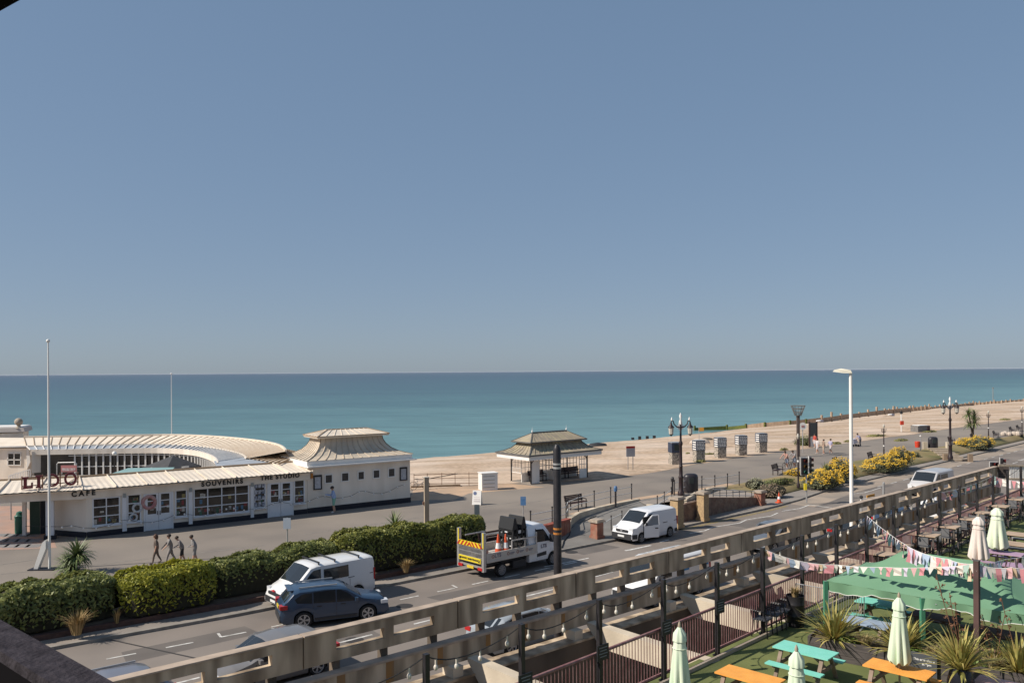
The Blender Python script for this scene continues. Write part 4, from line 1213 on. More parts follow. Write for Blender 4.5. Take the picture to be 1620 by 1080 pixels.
bs_ = suv('dark blue sport utility car pulling out beside the white camper van', mid, hd, paint('dark_blue_paint', (.022, .048, .092)))
bs_.scale = (.97, .95, .92)

# ---- white panel van with dark windows
def big_van(label, loc, hd, pm, name, windows=True, group=None, stripe=None):
    S = dict(L=4.95, W=1.93, xf=1.62, xr=-1.48, r=.33, gc=.24, taper=.08, tumble=.16, rim=steelrim,
             top=[(-2.475, .6), (-2.46, 1.75), (-2.40, 1.92), (-2.2, 1.97), (.7, 1.97), (1.0, 1.90), (1.75, 1.20), (2.1, 1.06), (2.36, .88), (2.475, .55)],
             belt=[(-2.475, .6), (-2.4, 1.12), (1.7, 1.10), (2.4, .6)])
    root, side, tg, sec = vehicle(name, label, 'van', loc, hd, S, pm, group)
    tg('windscreen', 1.02, 1.72, .95, carglass)
    side('side_window', [(.50, 1.20), (1.42, 1.16), (1.08, 1.58), (.86, 1.74), (.50, 1.76)], carglass)
    if windows:
        side('side_window', [(-.98, 1.20), (.26, 1.20), (.34, 1.30), (.34, 1.72), (-.98, 1.74)], carglass)
    for xx in (-1.05, .44, 1.46): side('door_seam', [(xx, .40), (xx + .02, .40), (xx + .02, 1.08), (xx, 1.08)], trim, .004)
    side('door_handle', [(.52, .98), (.72, .98), (.72, 1.03), (.52, 1.03)], trim, .022)
    side('sliding_rail', [(-2.35, 1.14), (-.95, 1.12), (-.95, 1.15), (-2.35, 1.17)], trim)
    if stripe:
        side('stripe', [(-2.3, .78), (1.9, .78), (1.9, .98), (-2.3, .98)], stripe, .014)
        side('stripe', [(-2.3, 1.3), (-.2, 1.3), (.1, 1.7), (-2.3, 1.7)], stripe, .014)
    for y in (-.76, .76):
        q = MB(); q.box((2.18, y, .86), (.34, .32, .22)); q.build('headlight', lampclear, root)
        q = MB(); q.box((-2.44, y * 1.1, 1.1), (.08, .14, .55)); q.build('tail_light', lampred, root)
        q = MB(); q.box((1.30, y * 1.38, 1.22), (.14, .2, .26)); q.build('mirror', trim, root)
    q = MB(); q.box((2.40, 0, .48), (.16, 1.7, .26)); q.build('front_bumper', trim, root)
    q = MB(); q.box((2.42, 0, .78), (.08, 1.1, .12)); q.build('grille', trim, root)
    q = MB(); q.box((-2.45, 0, .42), (.12, 1.75, .2)); q.build('rear_bumper', trim, root)
    q = MB(); q.box((2.49, 0, .46), (.02, .52, .11)); q.build('number_plate', platew, root)
    return root, S
vm = RF(17.05, 34.2, 0)
o, S_ = big_van('white camper van with dark side windows and roof bars parked by the hedge', RF(18.0, 34.0, 0), RA + math.pi, paint('white_van_paint', (.74, .73, .72)), 'parked_van')
o.scale = (.94, .94, .96)
for x in (-1.6, -.3, .55):
    q = MB(); q.bar((x, -.85, 2.06), (x, .85, 2.06), .06, .05)
    for y in (-.8, .8): q.bar((x, y, 1.95), (x, y, 2.06), .05)
    q.build('roof_bar', trim, o)
q = MB(); q.plate([(2.46, -.25, .9), (2.38, -.05, .96), (2.46, .15, .9)], (.02, 0, 0)); q.build('badge', lampred, o)

# ---- small white delivery van with an open driver's door
pfw, prw = G(1012, 859, 0), G(1060, 848.5, 0)
hdv = ang(pfw - prw)
S2 = dict(L=4.40, W=1.70, xf=1.30, xr=-1.42, r=.31, gc=.22, taper=.07, tumble=.17, rim=steelrim, spokes=6,
          top=[(-2.2, .55), (-2.18, 1.5), (-2.1, 1.76), (-1.9, 1.84), (.2, 1.86), (.62, 1.80), (1.42, 1.16), (1.75, 1.04), (2.08, .86), (2.2, .5)],
          belt=[(-2.2, .55), (-2.1, 1.08), (1.4, 1.04), (2.15, .55)])
c_ = (pfw + prw) / 2 + Vector((-math.sin(hdv), math.cos(hdv), 0)) * -.72
wvp = paint('white_delivery_paint', (.80, .79, .79))
nv, side, tg, sec = vehicle('delivery_van', 'small white delivery van with its front door open by the brick pillar', 'van', c_, hdv, S2, wvp)
nv.location = (pfw + prw) / 2 - Vector((-math.sin(hdv), math.cos(hdv), 0)) * .74 + Vector((math.cos(hdv), math.sin(hdv), 0)) * .06
tg('windscreen', .66, 1.38, .95, carglass)
side('side_window', [(.28, 1.12), (1.10, 1.09), (.75, 1.5), (.55, 1.64), (.28, 1.66)], carglass)
side('sliding_rail', [(-2.1, 1.0), (-.7, .98), (-.7, 1.02), (-2.1, 1.04)], trim, .014)
side('bumper_side', [(1.72, .30), (2.14, .34), (2.14, .60), (1.72, .58)], trim, .016)
side('bumper_side', [(-2.16, .30), (-1.86, .30), (-1.86, .5), (-2.16, .52)], trim, .016)
q = MB(); q.box((2.14, 0, .45), (.20, 1.50, .34)); q.build('front_bumper', trim, nv)
q = MB(); q.box((2.17, 0, .78), (.06, .9, .13)); q.build('grille', trim, nv)
q = MB(); q.lathe([(.001, .0), (.09, .0), (.07, .03)], (2.20, 0, .80), 12, Matrix.Rotation(R(90), 3, 'Y')); q.build('badge', alloy, nv)
q = MB(); q.box((2.25, 0, .47), (.02, .5, .11)); q.build('number_plate', platew, nv)
for y in (-.64, .64):
    q = MB(); q.box((1.92, y, .86), (.34, .30, .18)); q.build('headlight', lampclear, nv)
    q = MB(); q.box((-2.17, y * 1.18, 1.0), (.08, .12, .5)); q.build('tail_light', lampred, nv)
    q = MB(); q.box((1.02, y * 1.42, 1.14), (.12, .18, .18)); q.build('mirror', trim, nv)
sd_ = 1                                                    # the side that faces the terrace
dr = MB()
ca, sa_ = math.cos(R(25)), math.sin(R(25))
hx, hy = 1.14, sd_ * .86
def dpt(t_, z_): return Vector((hx - t_ * ca, hy + sd_ * t_ * sa_, z_))
dr.plate([dpt(0, .32), dpt(.98, .32), dpt(1.0, 1.06), dpt(0, 1.02)], (.03, .05 * sd_, 0))
for a_, b_ in (((.0, 1.02), (.55, 1.62)), ((.55, 1.62), (.95, 1.64)), ((.95, 1.64), (1.0, 1.06))): dr.bar(dpt(*a_) + Vector((.015, .025 * sd_, 0)), dpt(*b_) + Vector((.015, .025 * sd_, 0)), .07)
do = dr.build('open_door', wvp, nv)
g_ = MB(); g_.plate([dpt(.06, 1.05), dpt(.97, 1.07), dpt(.92, 1.61), dpt(.56, 1.6)], (.012, .02 * sd_, 0)); g_.build('door_window', mat('door_glass', (.22, .25, .28), .08), do)
g_ = MB(); g_.plate([dpt(.72, .84), dpt(.92, .84), dpt(.92, .9), dpt(.72, .9)], (.05, .08 * sd_, 0)); g_.build('door_handle', trim, do)
g_ = MB(); g_.box((.75, hy - .03 * sd_, .95), (.85, .10, 1.2)); g_.build('door_opening', inside, nv)

# ---- saloon style cars (passing and parked)
CAR = dict(L=4.35, W=1.78, xf=1.32, xr=-1.28, r=.32, gc=.19, taper=.14,
           top=[(-2.175, .55), (-2.12, .90), (-1.95, 1.02), (-1.55, 1.36), (-1.2, 1.45), (-.3, 1.49), (.3, 1.42), (1.1, .98), (1.6, .90), (2.05, .74), (2.175, .48)],
           belt=[(-2.175, .55), (-2.0, .95), (0, .92), (1.1, .90), (2.15, .5)])
def hatch(label, loc, hd, pm, name='passing_car', group=None, rails=False):
    root, side, tg, sec = vehicle(name, label, 'car', loc, hd, dict(CAR), pm, group)
    tg('windscreen', .36, 1.07, .93, carglass); tg('rear_window', -1.92, -1.57, .86, carglass)
    side('side_window', [(-1.55, .98), (-.78, .94), (-.78, 1.34), (-1.2, 1.33), (-1.5, 1.2)], carglass)
    side('side_window', [(-.72, .94), (.08, .93), (.08, 1.36), (-.72, 1.35)], carglass)
    side('side_window', [(.14, .93), (.88, .92), (.42, 1.22), (.2, 1.34), (.14, 1.35)], carglass)
    for xx in (-.76, .10, .92): side('door_seam', [(xx, .36), (xx + .018, .36), (xx + .018, .90), (xx, .90)], trim, .004)
    side('window_trim', [(-1.5, 1.36), (-1.2, 1.385), (.2, 1.385), (.45, 1.27), (.5, 1.29), (.22, 1.405), (-1.2, 1.405)], alloy, .016)
    for y in (-.66, .66):
        q = MB(); q.box((-2.02, y, .84), (.28, .32, .15)); q.build('tail_light', lampred, root)
        q = MB(); q.box((1.96, y, .66), (.30, .34, .13)); q.build('headlight', lampclear, root)
        q = MB(); q.box((.80, y * 1.42, .98), (.12, .2, .13)); q.build('mirror', pm, root)
        if rails:
            q = MB(); q.bar((-1.3, y * .86, 1.50), (.1, y * .86, 1.52), .045); q.build('roof_rail', steel, root)
    q = MB(); q.box((-2.17, 0, .70), (.03, .5, .11)); q.build('number_plate', platey, root)
    q = MB(); q.box((2.16, 0, .45), (.06, 1.1, .22)); q.build('grille', trim, root)
    return root
hatch('mid grey hatchback with pale window trim passing close beyond the concrete parapet', RF(12.2, 26.6, 0), RA + math.pi, paint('mid_grey_paint', (.17, .16, .155), .35))
hatch('silver grey estate car with roof rails low beside the dark balcony rail', RF(6.6, 26.4, 0), RA + math.pi, paint('blue_grey_paint', (.17, .17, .195), .35), rails=True)
hatch('slate blue hatchback whose roof just shows over the parapet below the zigzag line', RF(43.0, 26.2, 0), RA + math.pi, paint('slate_paint', (.12, .13, .145), .35))
GP = 'cars parked behind the parapet slots'
for s_, q_, nm, c_, lab in ((21.0, 23.6, 'parked_car', (.30, .33, .36), 'pale blue grey car parked behind the parapet slots near the white and blue van'),
                            (54.2, 24.0, 'parked_car', (.03, .05, .09), 'navy car seen in pieces through the parapet slots below the white lamp column'),
                            (48.4, 23.8, 'parked_car', (.05, .05, .055), 'black car seen through the parapet slots left of the white lamp column'),
                            (60.5, 23.6, 'parked_car', (.72, .71, .7), 'white car seen through the parapet slots beside the orange road works barrier'),
                            (66.5, 24.0, 'parked_car', (.36, .07, .04), 'red car seen through the slots at the far end of the parapet')):
    hatch(lab, RF(s_, q_, 0), RA, paint('parked_%d' % int(s_), c_), nm, GP)
big_van('white van with bright blue stripes parked close behind the parapet slots', RF(30.0, 24.0, 0), RA + math.pi, paint('white_van_paint', (.74, .73, .72)), 'parked_van', False, None, mat('bright_blue_vinyl', (.03, .22, .48), .4))
big_van('pale grey minibus driving in the near lane beyond the parapet', RF(71.0, 28.6, 0), RA + math.pi, paint('pale_minibus_paint', (.52, .50, .49)), 'minibus', True)

# ---- flatbed works truck with tail lift
pr_, pf2 = G(791, 911.5, 0), G(873.7, 892.5, 0)
ht = ang(pf2 - pr_)
tr = thing('works_truck', 'white flatbed works truck with chevron tail lift carrying cones and barriers', 'truck', (pr_ + pf2) / 2 + Vector((-math.sin(ht), math.cos(ht), 0)) * .85, ht)
wht = paint('white_truck_paint', (.76, .76, .77))
alum = mat('aluminium_dropside', (.55, .50, .44), .5, (.45, .41, .36), 3, .6)
xw = 1.84
# cab
S3 = dict(L=2.35, W=1.98, xf=.62, xr=-9, r=.36, gc=.34, taper=.05, tumble=.13,
          top=[(-1.175, 2.18), (-1.0, 2.30), (-.2, 2.32), (.05, 2.26), (.72, 1.42), (1.0, 1.25), (1.13, 1.05), (1.175, .6)],
          belt=[(-1.175, 1.3), (.5, 1.28), (1.15, .7)])
cabx = xw - .62
V, Fc = [], []
L_, W_ = S3['L'], S3['W']
xs = sorted(set([round(-1.175 + i * 2.35 / 14, 3) for i in range(15)] + [round(.62 + .42 * math.sin(k * math.pi / 12), 3) for k in range(-6, 7)]))
def tsec(x):
    zt = interp(S3['top'], x); zbl = min(interp(S3['belt'], x), zt - .05)
    w0 = W_ / 2 * (1 - .06 * max(0, x / 1.175) ** 4); zb = .42
    if abs(x - .62) < .42: zb = .36 + math.sqrt(max(0, .42 ** 2 - (x - .62) ** 2))
    wt = w0 * (1 - .13 * min(1, zt - zbl)) - .03
    return [(w0 * .97, zb), (w0, zb + .08), (w0, lerp(zb, zbl, .6)), (w0 * .985, zbl), (wt + .02, zt - .1), (wt - .06, zt), (wt * .5, zt + .02), (0, zt + .03)]
for x in xs:
    sec = tsec(x); V += [(x + cabx, y, z) for y, z in sec] + [(x + cabx, -y, z) for y, z in sec[-2::-1]]
for i in range(len(xs) - 1):
    for j in range(14): Fc.append((i * 15 + j, (i + 1) * 15 + j, (i + 1) * 15 + j + 1, i * 15 + j + 1))
Fc.append(tuple(range(15))); Fc.append(tuple((len(xs) - 1) * 15 + j for j in range(15))[::-1])
cab = MB().add(V, Fc).build('cab', wht, tr, 38)
for sgn_ in (1, -1):
    def tpt(x, z, off=.014):
        sec = tsec(x); (y0, z0), (y1, z1) = sec[3], sec[4]
        f_ = (z - z0) / (z1 - z0)
        y = lerp(y0, y1, f_) if f_ > 0 else y0
        return Vector((x + cabx, (y + off) * sgn_, z))
    q = MB(); q.plate([tpt(-.62, 1.40), tpt(.40, 1.36), tpt(.12, 1.82), tpt(-.05, 2.02), tpt(-.62, 2.06)], (0, -.01 * sgn_, 0)); q.build('side_window', carglass, cab)
    q = MB(); q.plate([tpt(-.62, .62, .02), tpt(.08, .66, .02), tpt(.08, .86, .02), tpt(-.62, .80, .02)], (0, -.01 * sgn_, 0)); q.build('side_moulding', trim, cab)
    q = MB(); q.box((cabx + .36, sgn_ * 1.14, 1.52), (.14, .24, .38)); q.build('mirror', trim, cab)
    q = MB(); q.box((cabx + 1.0, sgn_ * .8, .95), (.3, .3, .3)); q.build('headlight', lampclear, cab)
    q = MB(); q.plate([tpt(-.64, .5, .016), tpt(-.60, .5, .016), tpt(-.60, 2.1, .016), tpt(-.64, 2.1, .016)], (0, -.008 * sgn_, 0)); q.build('door_seam', trim, cab)
    wheel_parts(tr, xw, sgn_ * .85, .35, .24, steelrim, 8, sgn_); wheel_parts(tr, -xw, sgn_ * .85, .35, .26, steelrim, 8, sgn_)
q = MB()
A_ = [Vector((x + cabx, tsec(x)[5][0] * .95, interp(S3['top'], x) + .012)) for x in (.09, .3, .5, .68)]
q.strip(A_, [Vector((p_.x, -p_.y, p_.z)) for p_ in A_]); q.build('windscreen', carglass, cab)
text('door_logo', 'LTS', .26, mat('grey_logo', (.18, .17, .2), .6), facing((cabx - .12, -(W_ / 2 + .012), 1.14), (1, 0, 0)), cab, .003, .012, 1.1)
# chassis and bed
bx0, bx1 = -2.95, .56
q = MB(); q.box(((bx0 + xw) / 2, 0, .55), (xw - bx0, .9, .2)); q.box((-1.0, 0, .68), (3.6, 1.5, .1)); q.box((-.6, -.8, .48), (.9, .3, .36)); q.build('chassis', trim, tr)
q = MB(); q.box(((bx0 + bx1) / 2, 0, .90), (bx1 - bx0, 2.05, .10)); q.build('bed', alum, tr)
for sgn_ in (1, -1):
    q = MB(); q.box(((bx0 + bx1) / 2, sgn_ * 1.05, 1.14), (bx1 - bx0, .05, .40)); q.box(((bx0 + bx1) / 2, sgn_ * 1.06, .91), (bx1 - bx0, .09, .08)); do = q.build('dropside', alum, tr)
    if sgn_ < 0:
        text('side_logo', 'LTS', .26, mat('grey_logo', (0, 0, 0)), facing((bx0 + .75, -1.083, 1.16), (1, 0, 0)), do, .003, .01, 1.1)
        for k, xx in enumerate((.42, 1.45, 2.1, 2.75)):
            q = MB(); M = Matrix.Rotation(R(90), 3, 'X')
            q.lathe([(.055, -.004), (.085, -.004), (.085, .004), (.055, .004)], (bx0 + xx, -1.083, 1.15), 14, M, cap=False); q.build('roundel', mat('brown_logo', (.3, .12, .08), .6), do)
            if k:
                q = MB(); q.box((bx0 + xx + .28, -1.08, 1.16), (.30, .008, .045)); q.box((bx0 + xx + .25, -1.08, 1.10), (.22, .008, .03)); q.build('small_print', mat('grey_logo', (0, 0, 0)), do)
q = MB(); q.box((bx1 + .02, 0, 1.45), (.06, 2.0, 1.0)); q.build('headboard', alum, tr)
q = MB()
for z_ in (1.75,): q.bar((-1.2, -1.03, z_), (bx1, -1.03, z_), .06)
for x in (-1.2, -.3, bx1 - .05): q.bar((x, -1.03, 1.3), (x, -1.03, 1.75), .06)
q.bar((-1.2, 1.03, 1.75), (bx1, 1.03, 1.75), .06); q.bar((-2.6, 1.03, 1.95), (-1.2, 1.03, 1.95), .06); q.build('load_rail', steel, tr)
# tail lift
tx = bx0 - .10
for y in (-.98, .98):
    q = MB(); q.box((tx, y, 1.42), (.16, .16, 1.95)); q.build('lift_column', steel, tr)
    q = MB(); q.box((tx - .085, y - .04, 2.0), (.01, .07, .78)); q.build('yellow_strip', mat('hazard_yellow', (.72, .56, .03), .5), tr)
q = MB(); q.box((tx - .10, 0, 1.72), (.04, 1.74, .24)); pnl = q.build('chevron_board', mat('hazard_yellow', (0, 0, 0)), tr)
q = MB()
for i in range(-3, 4):
    y0 = i * .28; dy = .20 if i < 0 else -.20
    if i == 0:
        q.plate([(tx - .125, -.22, 1.61), (tx - .125, 0, 1.83), (tx - .125, .22, 1.61), (tx - .125, .10, 1.61), (tx - .125, 0, 1.70), (tx - .125, -.10, 1.61)], (-.004, 0, 0)); continue
    a_, b_ = y0 - .06, y0 + .07
    q.plate([(tx - .125, a_ - dy * .5, 1.605), (tx - .125, b_ - dy * .5, 1.605), (tx - .125, b_ + dy * .5, 1.835), (tx - .125, a_ + dy * .5, 1.835)], (-.004, 0, 0))
q.build('chevron', mat('hazard_red', (.42, .03, .02), .5), pnl)
q = MB()
for i in range(19): q.box((tx - .09, -.84 + i * .0933, 1.33), (.03, .025, .5))
for z_ in (1.08, 1.33, 1.58): q.box((tx - .08, 0, z_), (.03, 1.74, .04))
q.build('lift_mesh', steel, tr)
q = MB(); q.box((tx - .10, 0, .96), (.05, 1.74, .24)); pnl = q.build('warning_board', mat('hazard_yellow', (0, 0, 0)), tr)
text('warning_lettering', 'HIGHWAY MAINTENANCE', .135, lettm, facing((tx - .13, 0, .96), (0, -1, 0)), pnl, .003, .006, 1.0)
for y in (-.76, .76):
    q = MB(); q.plate([(tx - .128, y - .07, .88), (tx - .128, y + .07, .88), (tx - .128, y, 1.01)], (-.004, 0, 0)); q.build('warning_triangle', lettm, pnl)
q = MB(); q.box((tx + .02, 0, .62), (.12, 2.0, .10)); q.box((tx + .1, 0, .78), (.1, 2.0, .08)); q.build('bumper_bar', steel, tr)
for y in (-.78, .78):
    q = MB(); q.box((tx - .06, y, .56), (.08, .34, .13)); q.build('tail_light', lampred, tr)
q = MB(); q.box((tx - .06, 0, .56), (.05, .52, .13)); q.build('number_plate', platey, tr)
TRM = Matrix.Translation(tr.location) @ Matrix.Rotation(ht, 4, 'Z')
# load: traffic cones and folded barriers are things of their own
conered = mat('cone_orange_red', (.60, .085, .025), .55); conewhite = mat('cone_sleeve', (.75, .74, .73), .5)
def cone(label, p, group=None):
    c0 = thing('traffic_cone', label, 'cone', p, .3, group)
    q = MB(); q.box((0, 0, .03), (.42, .42, .06)); q.build('base', conered, c0)
    q = MB(); q.lathe([(.17, .06), (.125, .30)], (0, 0, 0), 16, cap=False); q.lathe([(.085, .50), (.03, .80), (.022, .81)], (0, 0, 0), 16); q.build('cone_body', conered, c0, 60)
    q = MB(); q.lathe([(.126, .30), (.086, .50)], (0, 0, 0), 16, cap=False); q.build('reflective_sleeve', conewhite, c0, 60)
    return c0
c1 = cone('orange traffic cone on the truck bed nearer the tail lift', TRM @ Vector((-1.72, -.55, .95)))
c1.scale = (1.15, 1.15, 1.4)
c2 = dup(c1, TRM @ Vector((-1.36, -.72, .95)), .5, 'orange traffic cone on the truck bed nearer the cab'); c2.scale = (1.15, 1.15, 1.4)
c3 = dup(c1, TRM @ Vector((.30, -.75, .95)), .2, 'orange traffic cone wedged behind the truck cab')
bk = mat('black_plastic_barrier', (.02, .02, .021), .5)
for i, (x, lab) in enumerate(((-.72, 'black folded road barrier on the truck nearer the tail lift'), (-.1, 'black folded road barrier on the truck nearer the cab'))):
    b0 = thing('road_barrier', lab, 'barrier', TRM @ Vector((x, -.2, .95)), ht)
    q = MB()
    for dx in (-.22, .22):
        for z_ in (.1, .5, .9, 1.2): q.box((dx * .6, 0, z_), (.06, 1.1, .14))
        for y in (-.52, .52): q.box((dx * .6, y, .65), (.07, .1, 1.3))
    q.build('frame', bk, b0)
    q = MB(); q.plate([(-.2, -.55, 1.25), (.2, -.55, 1.25), (.06, -.55, 1.85), (-.06, -.55, 1.85)], (0, 1.1, 0)); q.build('top_board', bk, b0)
    if i: q = MB(); q.box((-.2, -.5, 1.1), (.3, .02, .16)); q.build('label', whitep, b0)
pk = thing('sack', 'grey sack lying on the truck bed behind the cones', 'sack', TRM @ Vector((-2.4, .1, .95)), ht)
q = MB(); q.ball((0, 0, .22), .5, 8, (.9, .9, .5)); q.build('bag', mat('grey_sack', (.32, .29, .25), .9, (.2, .18, .16), 4, .7), pk, 60)
cone('orange traffic cone standing on the pavement beside the brick pillar', G(1232.5, 795, .13))

# ------------------------------------------------------------------ hedges and plants
lr_ = random.Random(11)
def leaf(mb, p, n, s_):
    n = Vector(n); n.normalize()
    a = n.cross(Vector((lr_.uniform(-1, 1), lr_.uniform(-1, 1), lr_.uniform(-1, 1)))); a.normalize(); b_ = n.cross(a)
    l_, w_ = s_ * lr_.uniform(.7, 1.3), s_ * lr_.uniform(.35, .6)
    mb.add([p - a * l_, p + b_ * w_, p + a * l_, p - b_ * w_], [(0, 1, 2, 3)])
def hedge(label, P, w0, h0, dens, leafm, group, size=.085, seed=0, bare=0.0):
    """P: list of (s, q_front, depth, height)"""
    S_ = [p_[0] for p_ in P]
    s0, s1 = S_[0], S_[-1]
    f = lambda k, x: interp([(p_[0], p_[k]) for p_ in P], x)
    root = thing('hedge', label, 'hedge', RF((s0 + s1) / 2, f(1, (s0 + s1) / 2) + .5, .34), 0, group, True)
    def prof(x, t):                       # t 0..1 round the section front-bottom -> top -> back-bottom
        d, h, q0 = f(2, x), f(3, x), f(1, x)
        edge = min(1, (x - s0) / .5, (s1 - x) / .5); edge = max(0, edge) ** .4
        h *= .75 + .25 * edge; ins = (1 - edge) * .35 * d
        h *= 1 + .10 * mnoise.noise((x * .8 + seed, 1.3, 2)) + .05 * mnoise.noise((x * 2.6, seed, 5))
        bul = .16 * mnoise.noise((x * .9, t * 4, 4 + seed)) + .08 * mnoise.noise((x * 2.7, t * 9, seed))
        a = math.pi * t
        e_ = .45
        cx_, sz_ = math.cos(a), math.sin(a)
        yy = math.copysign(abs(cx_) ** e_, cx_); zz = abs(sz_) ** e_
        q = q0 + d / 2 - yy * (d / 2 - ins + bul)
        return RF(x, q, .34 + zz * (h + bul * .8))
    core = MB()
    nx, nt_ = max(4, int((s1 - s0) / .4)), 12
    V = []
    for i in range(nx + 1):
        x = lerp(s0 + .15, s1 - .15, i / nx)
        c_ = RF(x, f(1, x) + f(2, x) / 2, .34 + f(3, x) * .4)
        V += [c_ + (prof(x, j / nt_) - c_) * .88 for j in range(nt_ + 1)]
    core.add(V, [(i * (nt_ + 1) + j, (i + 1) * (nt_ + 1) + j, (i + 1) * (nt_ + 1) + j + 1, i * (nt_ + 1) + j + 1) for i in range(nx) for j in range(nt_)])
    core.build('twigs', hedgecore, root)
    lv = MB()
    area = (s1 - s0) * (2 * f(3, (s0 + s1) / 2) + f(2, (s0 + s1) / 2))
    for _ in range(int(area * dens)):
        x = lr_.uniform(s0, s1); t = lr_.random()
        if lr_.random() < .45: t = lr_.uniform(.2, .8)
        if bare and (t < .10 or t > .9) and lr_.random() < bare: continue
        p_ = prof(x, t); c_ = RF(x, f(1, x) + f(2, x) / 2, .34 + f(3, x) * .5)
        o_ = (p_ - c_)
        p_ = c_ + o_ * (1.0 - abs(lr_.gauss(0, .07)) + (.05 if lr_.random() < .12 else 0))
        n = o_.normalized() + Vector((lr_.gauss(0, .55), lr_.gauss(0, .55), lr_.gauss(.25, .55)))
        leaf(lv, p_, n, size)
    lv.build('leaves', leafm, root, fix=False)
    return root
HG = 'clipped hedge along the seafront pavement'
hedge('dark leafy clipped hedge at the far end by the balcony rail', [(-2, 36.2, 3.0, 1.75), (4, 36.0, 2.9, 1.7), (10.0, 36.2, 2.4, 1.75)], 0, 0, 260, greenleaf, HG, .10, 1)
hedge('bright lime green rounder hedge bush between the darker hedges', [(10.0, 35.7, 2.3, 1.7), (11.5, 35.4, 2.4, 1.82), (14.0, 35.6, 2.2, 1.75)], 0, 0, 330, limeleaf, HG, .085, 5)
hedge('dark hedge with bare stems behind the white camper van', [(13.9, 36.0, 1.9, 1.6), (17, 35.9, 1.9, 1.65), (20.2, 35.8, 2.0, 1.8)], 0, 0, 280, greenleaf, HG, .085, 8, .7)
hedge('full green hedge with a palm tuft behind it left of the works truck', [(20.0, 35.6, 2.0, 2.0), (24, 35.5, 1.8, 2.1), (29.2, 35.4, 1.9, 2.05)], 0, 0, 300, mat('mid_hedge_leaf', (.26, .26, .06), .5, (.13, .15, .03), 1.2, .8, island=.5, transl=.3), HG, .085, 13)
low = thing('brick_edging', 'low red brick edging wall in front of the hedge', 'wall', RF(10, 35.4, .1), 0, None, True)
q = MB()
A_ = line_of(KQ, -20, 31, 2, .12, 1.2)
for a_, b_ in zip(A_, A_[1:]): q.bar(a_ + Vector((0, 0, .10)), b_ + Vector((0, 0, .10)), .22, .24)
q.build('brickwork', mat('shade_toned_brick', (.12, .065, .05), .95, (.07, .045, .038), 5, .8, bump=.3), low)  # brick colour made darker to carry the shade on the edging
def tuft(label, p, r, h, n, m, lean=.6, wd=.014, name='grass_tuft', cat='grass tuft', group=None, seed=0):
    rr = random.Random(seed)
    t = thing(name, label, cat, p, 0, group)
    q = MB()
    for _ in range(n):
        a = rr.uniform(0, 6.283); r0 = rr.uniform(0, r * .25); L = h * rr.uniform(.6, 1.1); le = rr.uniform(.1, lean)
        d = Vector((math.cos(a), math.sin(a), 0)); s_ = Vector((-d.y, d.x, 0))
        b0 = d * r0; b1 = b0 + d * (L * le * .35) + Vector((0, 0, L * .6)); b2 = b0 + d * (L * le) + Vector((0, 0, L * (1 - le * .35)))
        q.add([b0 - s_ * wd, b0 + s_ * wd, b1 + s_ * wd * .8, b1 - s_ * wd * .8, b2], [(0, 1, 2, 3), (3, 2, 4)])
    q.build('blades', m, t, fix=False)
    return t
tuft('straw coloured dry grass tuft in front of the dark hedge', G(122, 1003, .3), .7, 1.0, 260, straw, .8, .016, seed=1)
tuft('smaller greenish dry grass tuft left of the straw tuft', G(58, 1000, .3), .5, .7, 160, mat('olive_grass', (.17, .16, .06), .9, (.24, .19, .09), 2, .7, island=.3), .8, .016, seed=2)
tuft('dry grass tuft at the foot of the hedge behind the truck', G(642, 905, .3), .5, .75, 180, straw, .8, .016, seed=3)
tuft('thin straw tuft beside the bright hedge', G(185, 985, .3), .3, .6, 70, straw, .6, .014, seed=4)

bladem = mat('sword_leaf', (.16, .19, .045), .5, (.27, .25, .075), 3, .8, island=.45, spec=.4)
cordm = mat('palm_leaf', (.10, .145, .05), .5, (.19, .21, .085), 2, .8, island=.4)
flaxm = mat('flax_leaf', (.46, .42, .13), .5, (.30, .30, .095), 3, .7, island=.55, c3=(.45, .27, .09), scale3=5, amt3=.4, transl=.25)
trunkm = mat('palm_trunk', (.13, .10, .07), .95, (.08, .06, .045), 6, .8, bump=.5)
def blade(q, b0, d, up0, L, wd, droop, n=5):
    side = d.cross(Vector((0, 0, 1)))
    if side.length < .01: side = Vector((1, 0, 0))
    side.normalize()
    pts = []; p_ = Vector(b0); el = up0
    for i in range(n + 1):
        pts.append(p_.copy())
        p_ = p_ + (Vector((d.x, d.y, 0)) * math.cos(el) + Vector((0, 0, math.sin(el)))) * (L / n)
        el -= droop / n * (i + 1) * .5
    A_, B_ = [], []
    for i, p_ in enumerate(pts):
        w_ = wd * (1 - (i / n) ** 2) * (.7 + .6 * min(1, i / n * 2)) + .001
        A_.append(p_ - side * w_); B_.append(p_ + side * w_)
    q.strip(A_, B_)
def palm_head(q, c, n, L, wd, rr, elmin=-.5):
    for _ in range(n):
        a = rr.uniform(0, 6.283); el = math.asin(rr.uniform(math.sin(elmin), .98))
        blade(q, c + Vector((rr.uniform(-.06, .06), rr.uniform(-.06, .06), rr.uniform(-.1, .1))), Vector((math.cos(a), math.sin(a), 0)), el, L * rr.uniform(.75, 1.1), wd, .9 if el < .6 else .35)
def palm(label, p, h, L, n, seed=0, heads=((0, 0, 0),), wd=.028):
    rr = random.Random(seed)
    t = thing('cabbage_palm', label, 'palm tree', p)
    for (dx, dy, dz) in heads:
        q = MB(); q.tube([(0, 0, 0), (dx * .3, dy * .3, h * .5), (dx, dy, h + dz)], [.13, .10, .075], 8); q.build('trunk', trunkm, t, 60)
        q = MB(); palm_head(q, Vector((dx, dy, h + dz)), n, L, wd, rr); q.build('crown', cordm, t, fix=False)
    return t
palm('cabbage palm with spiky leaves standing by the flagpole base', G(117, 910, .6), .35, 1.05, 230, 3, ((-.1, 0, 0), (.12, .05, .62)), .03)
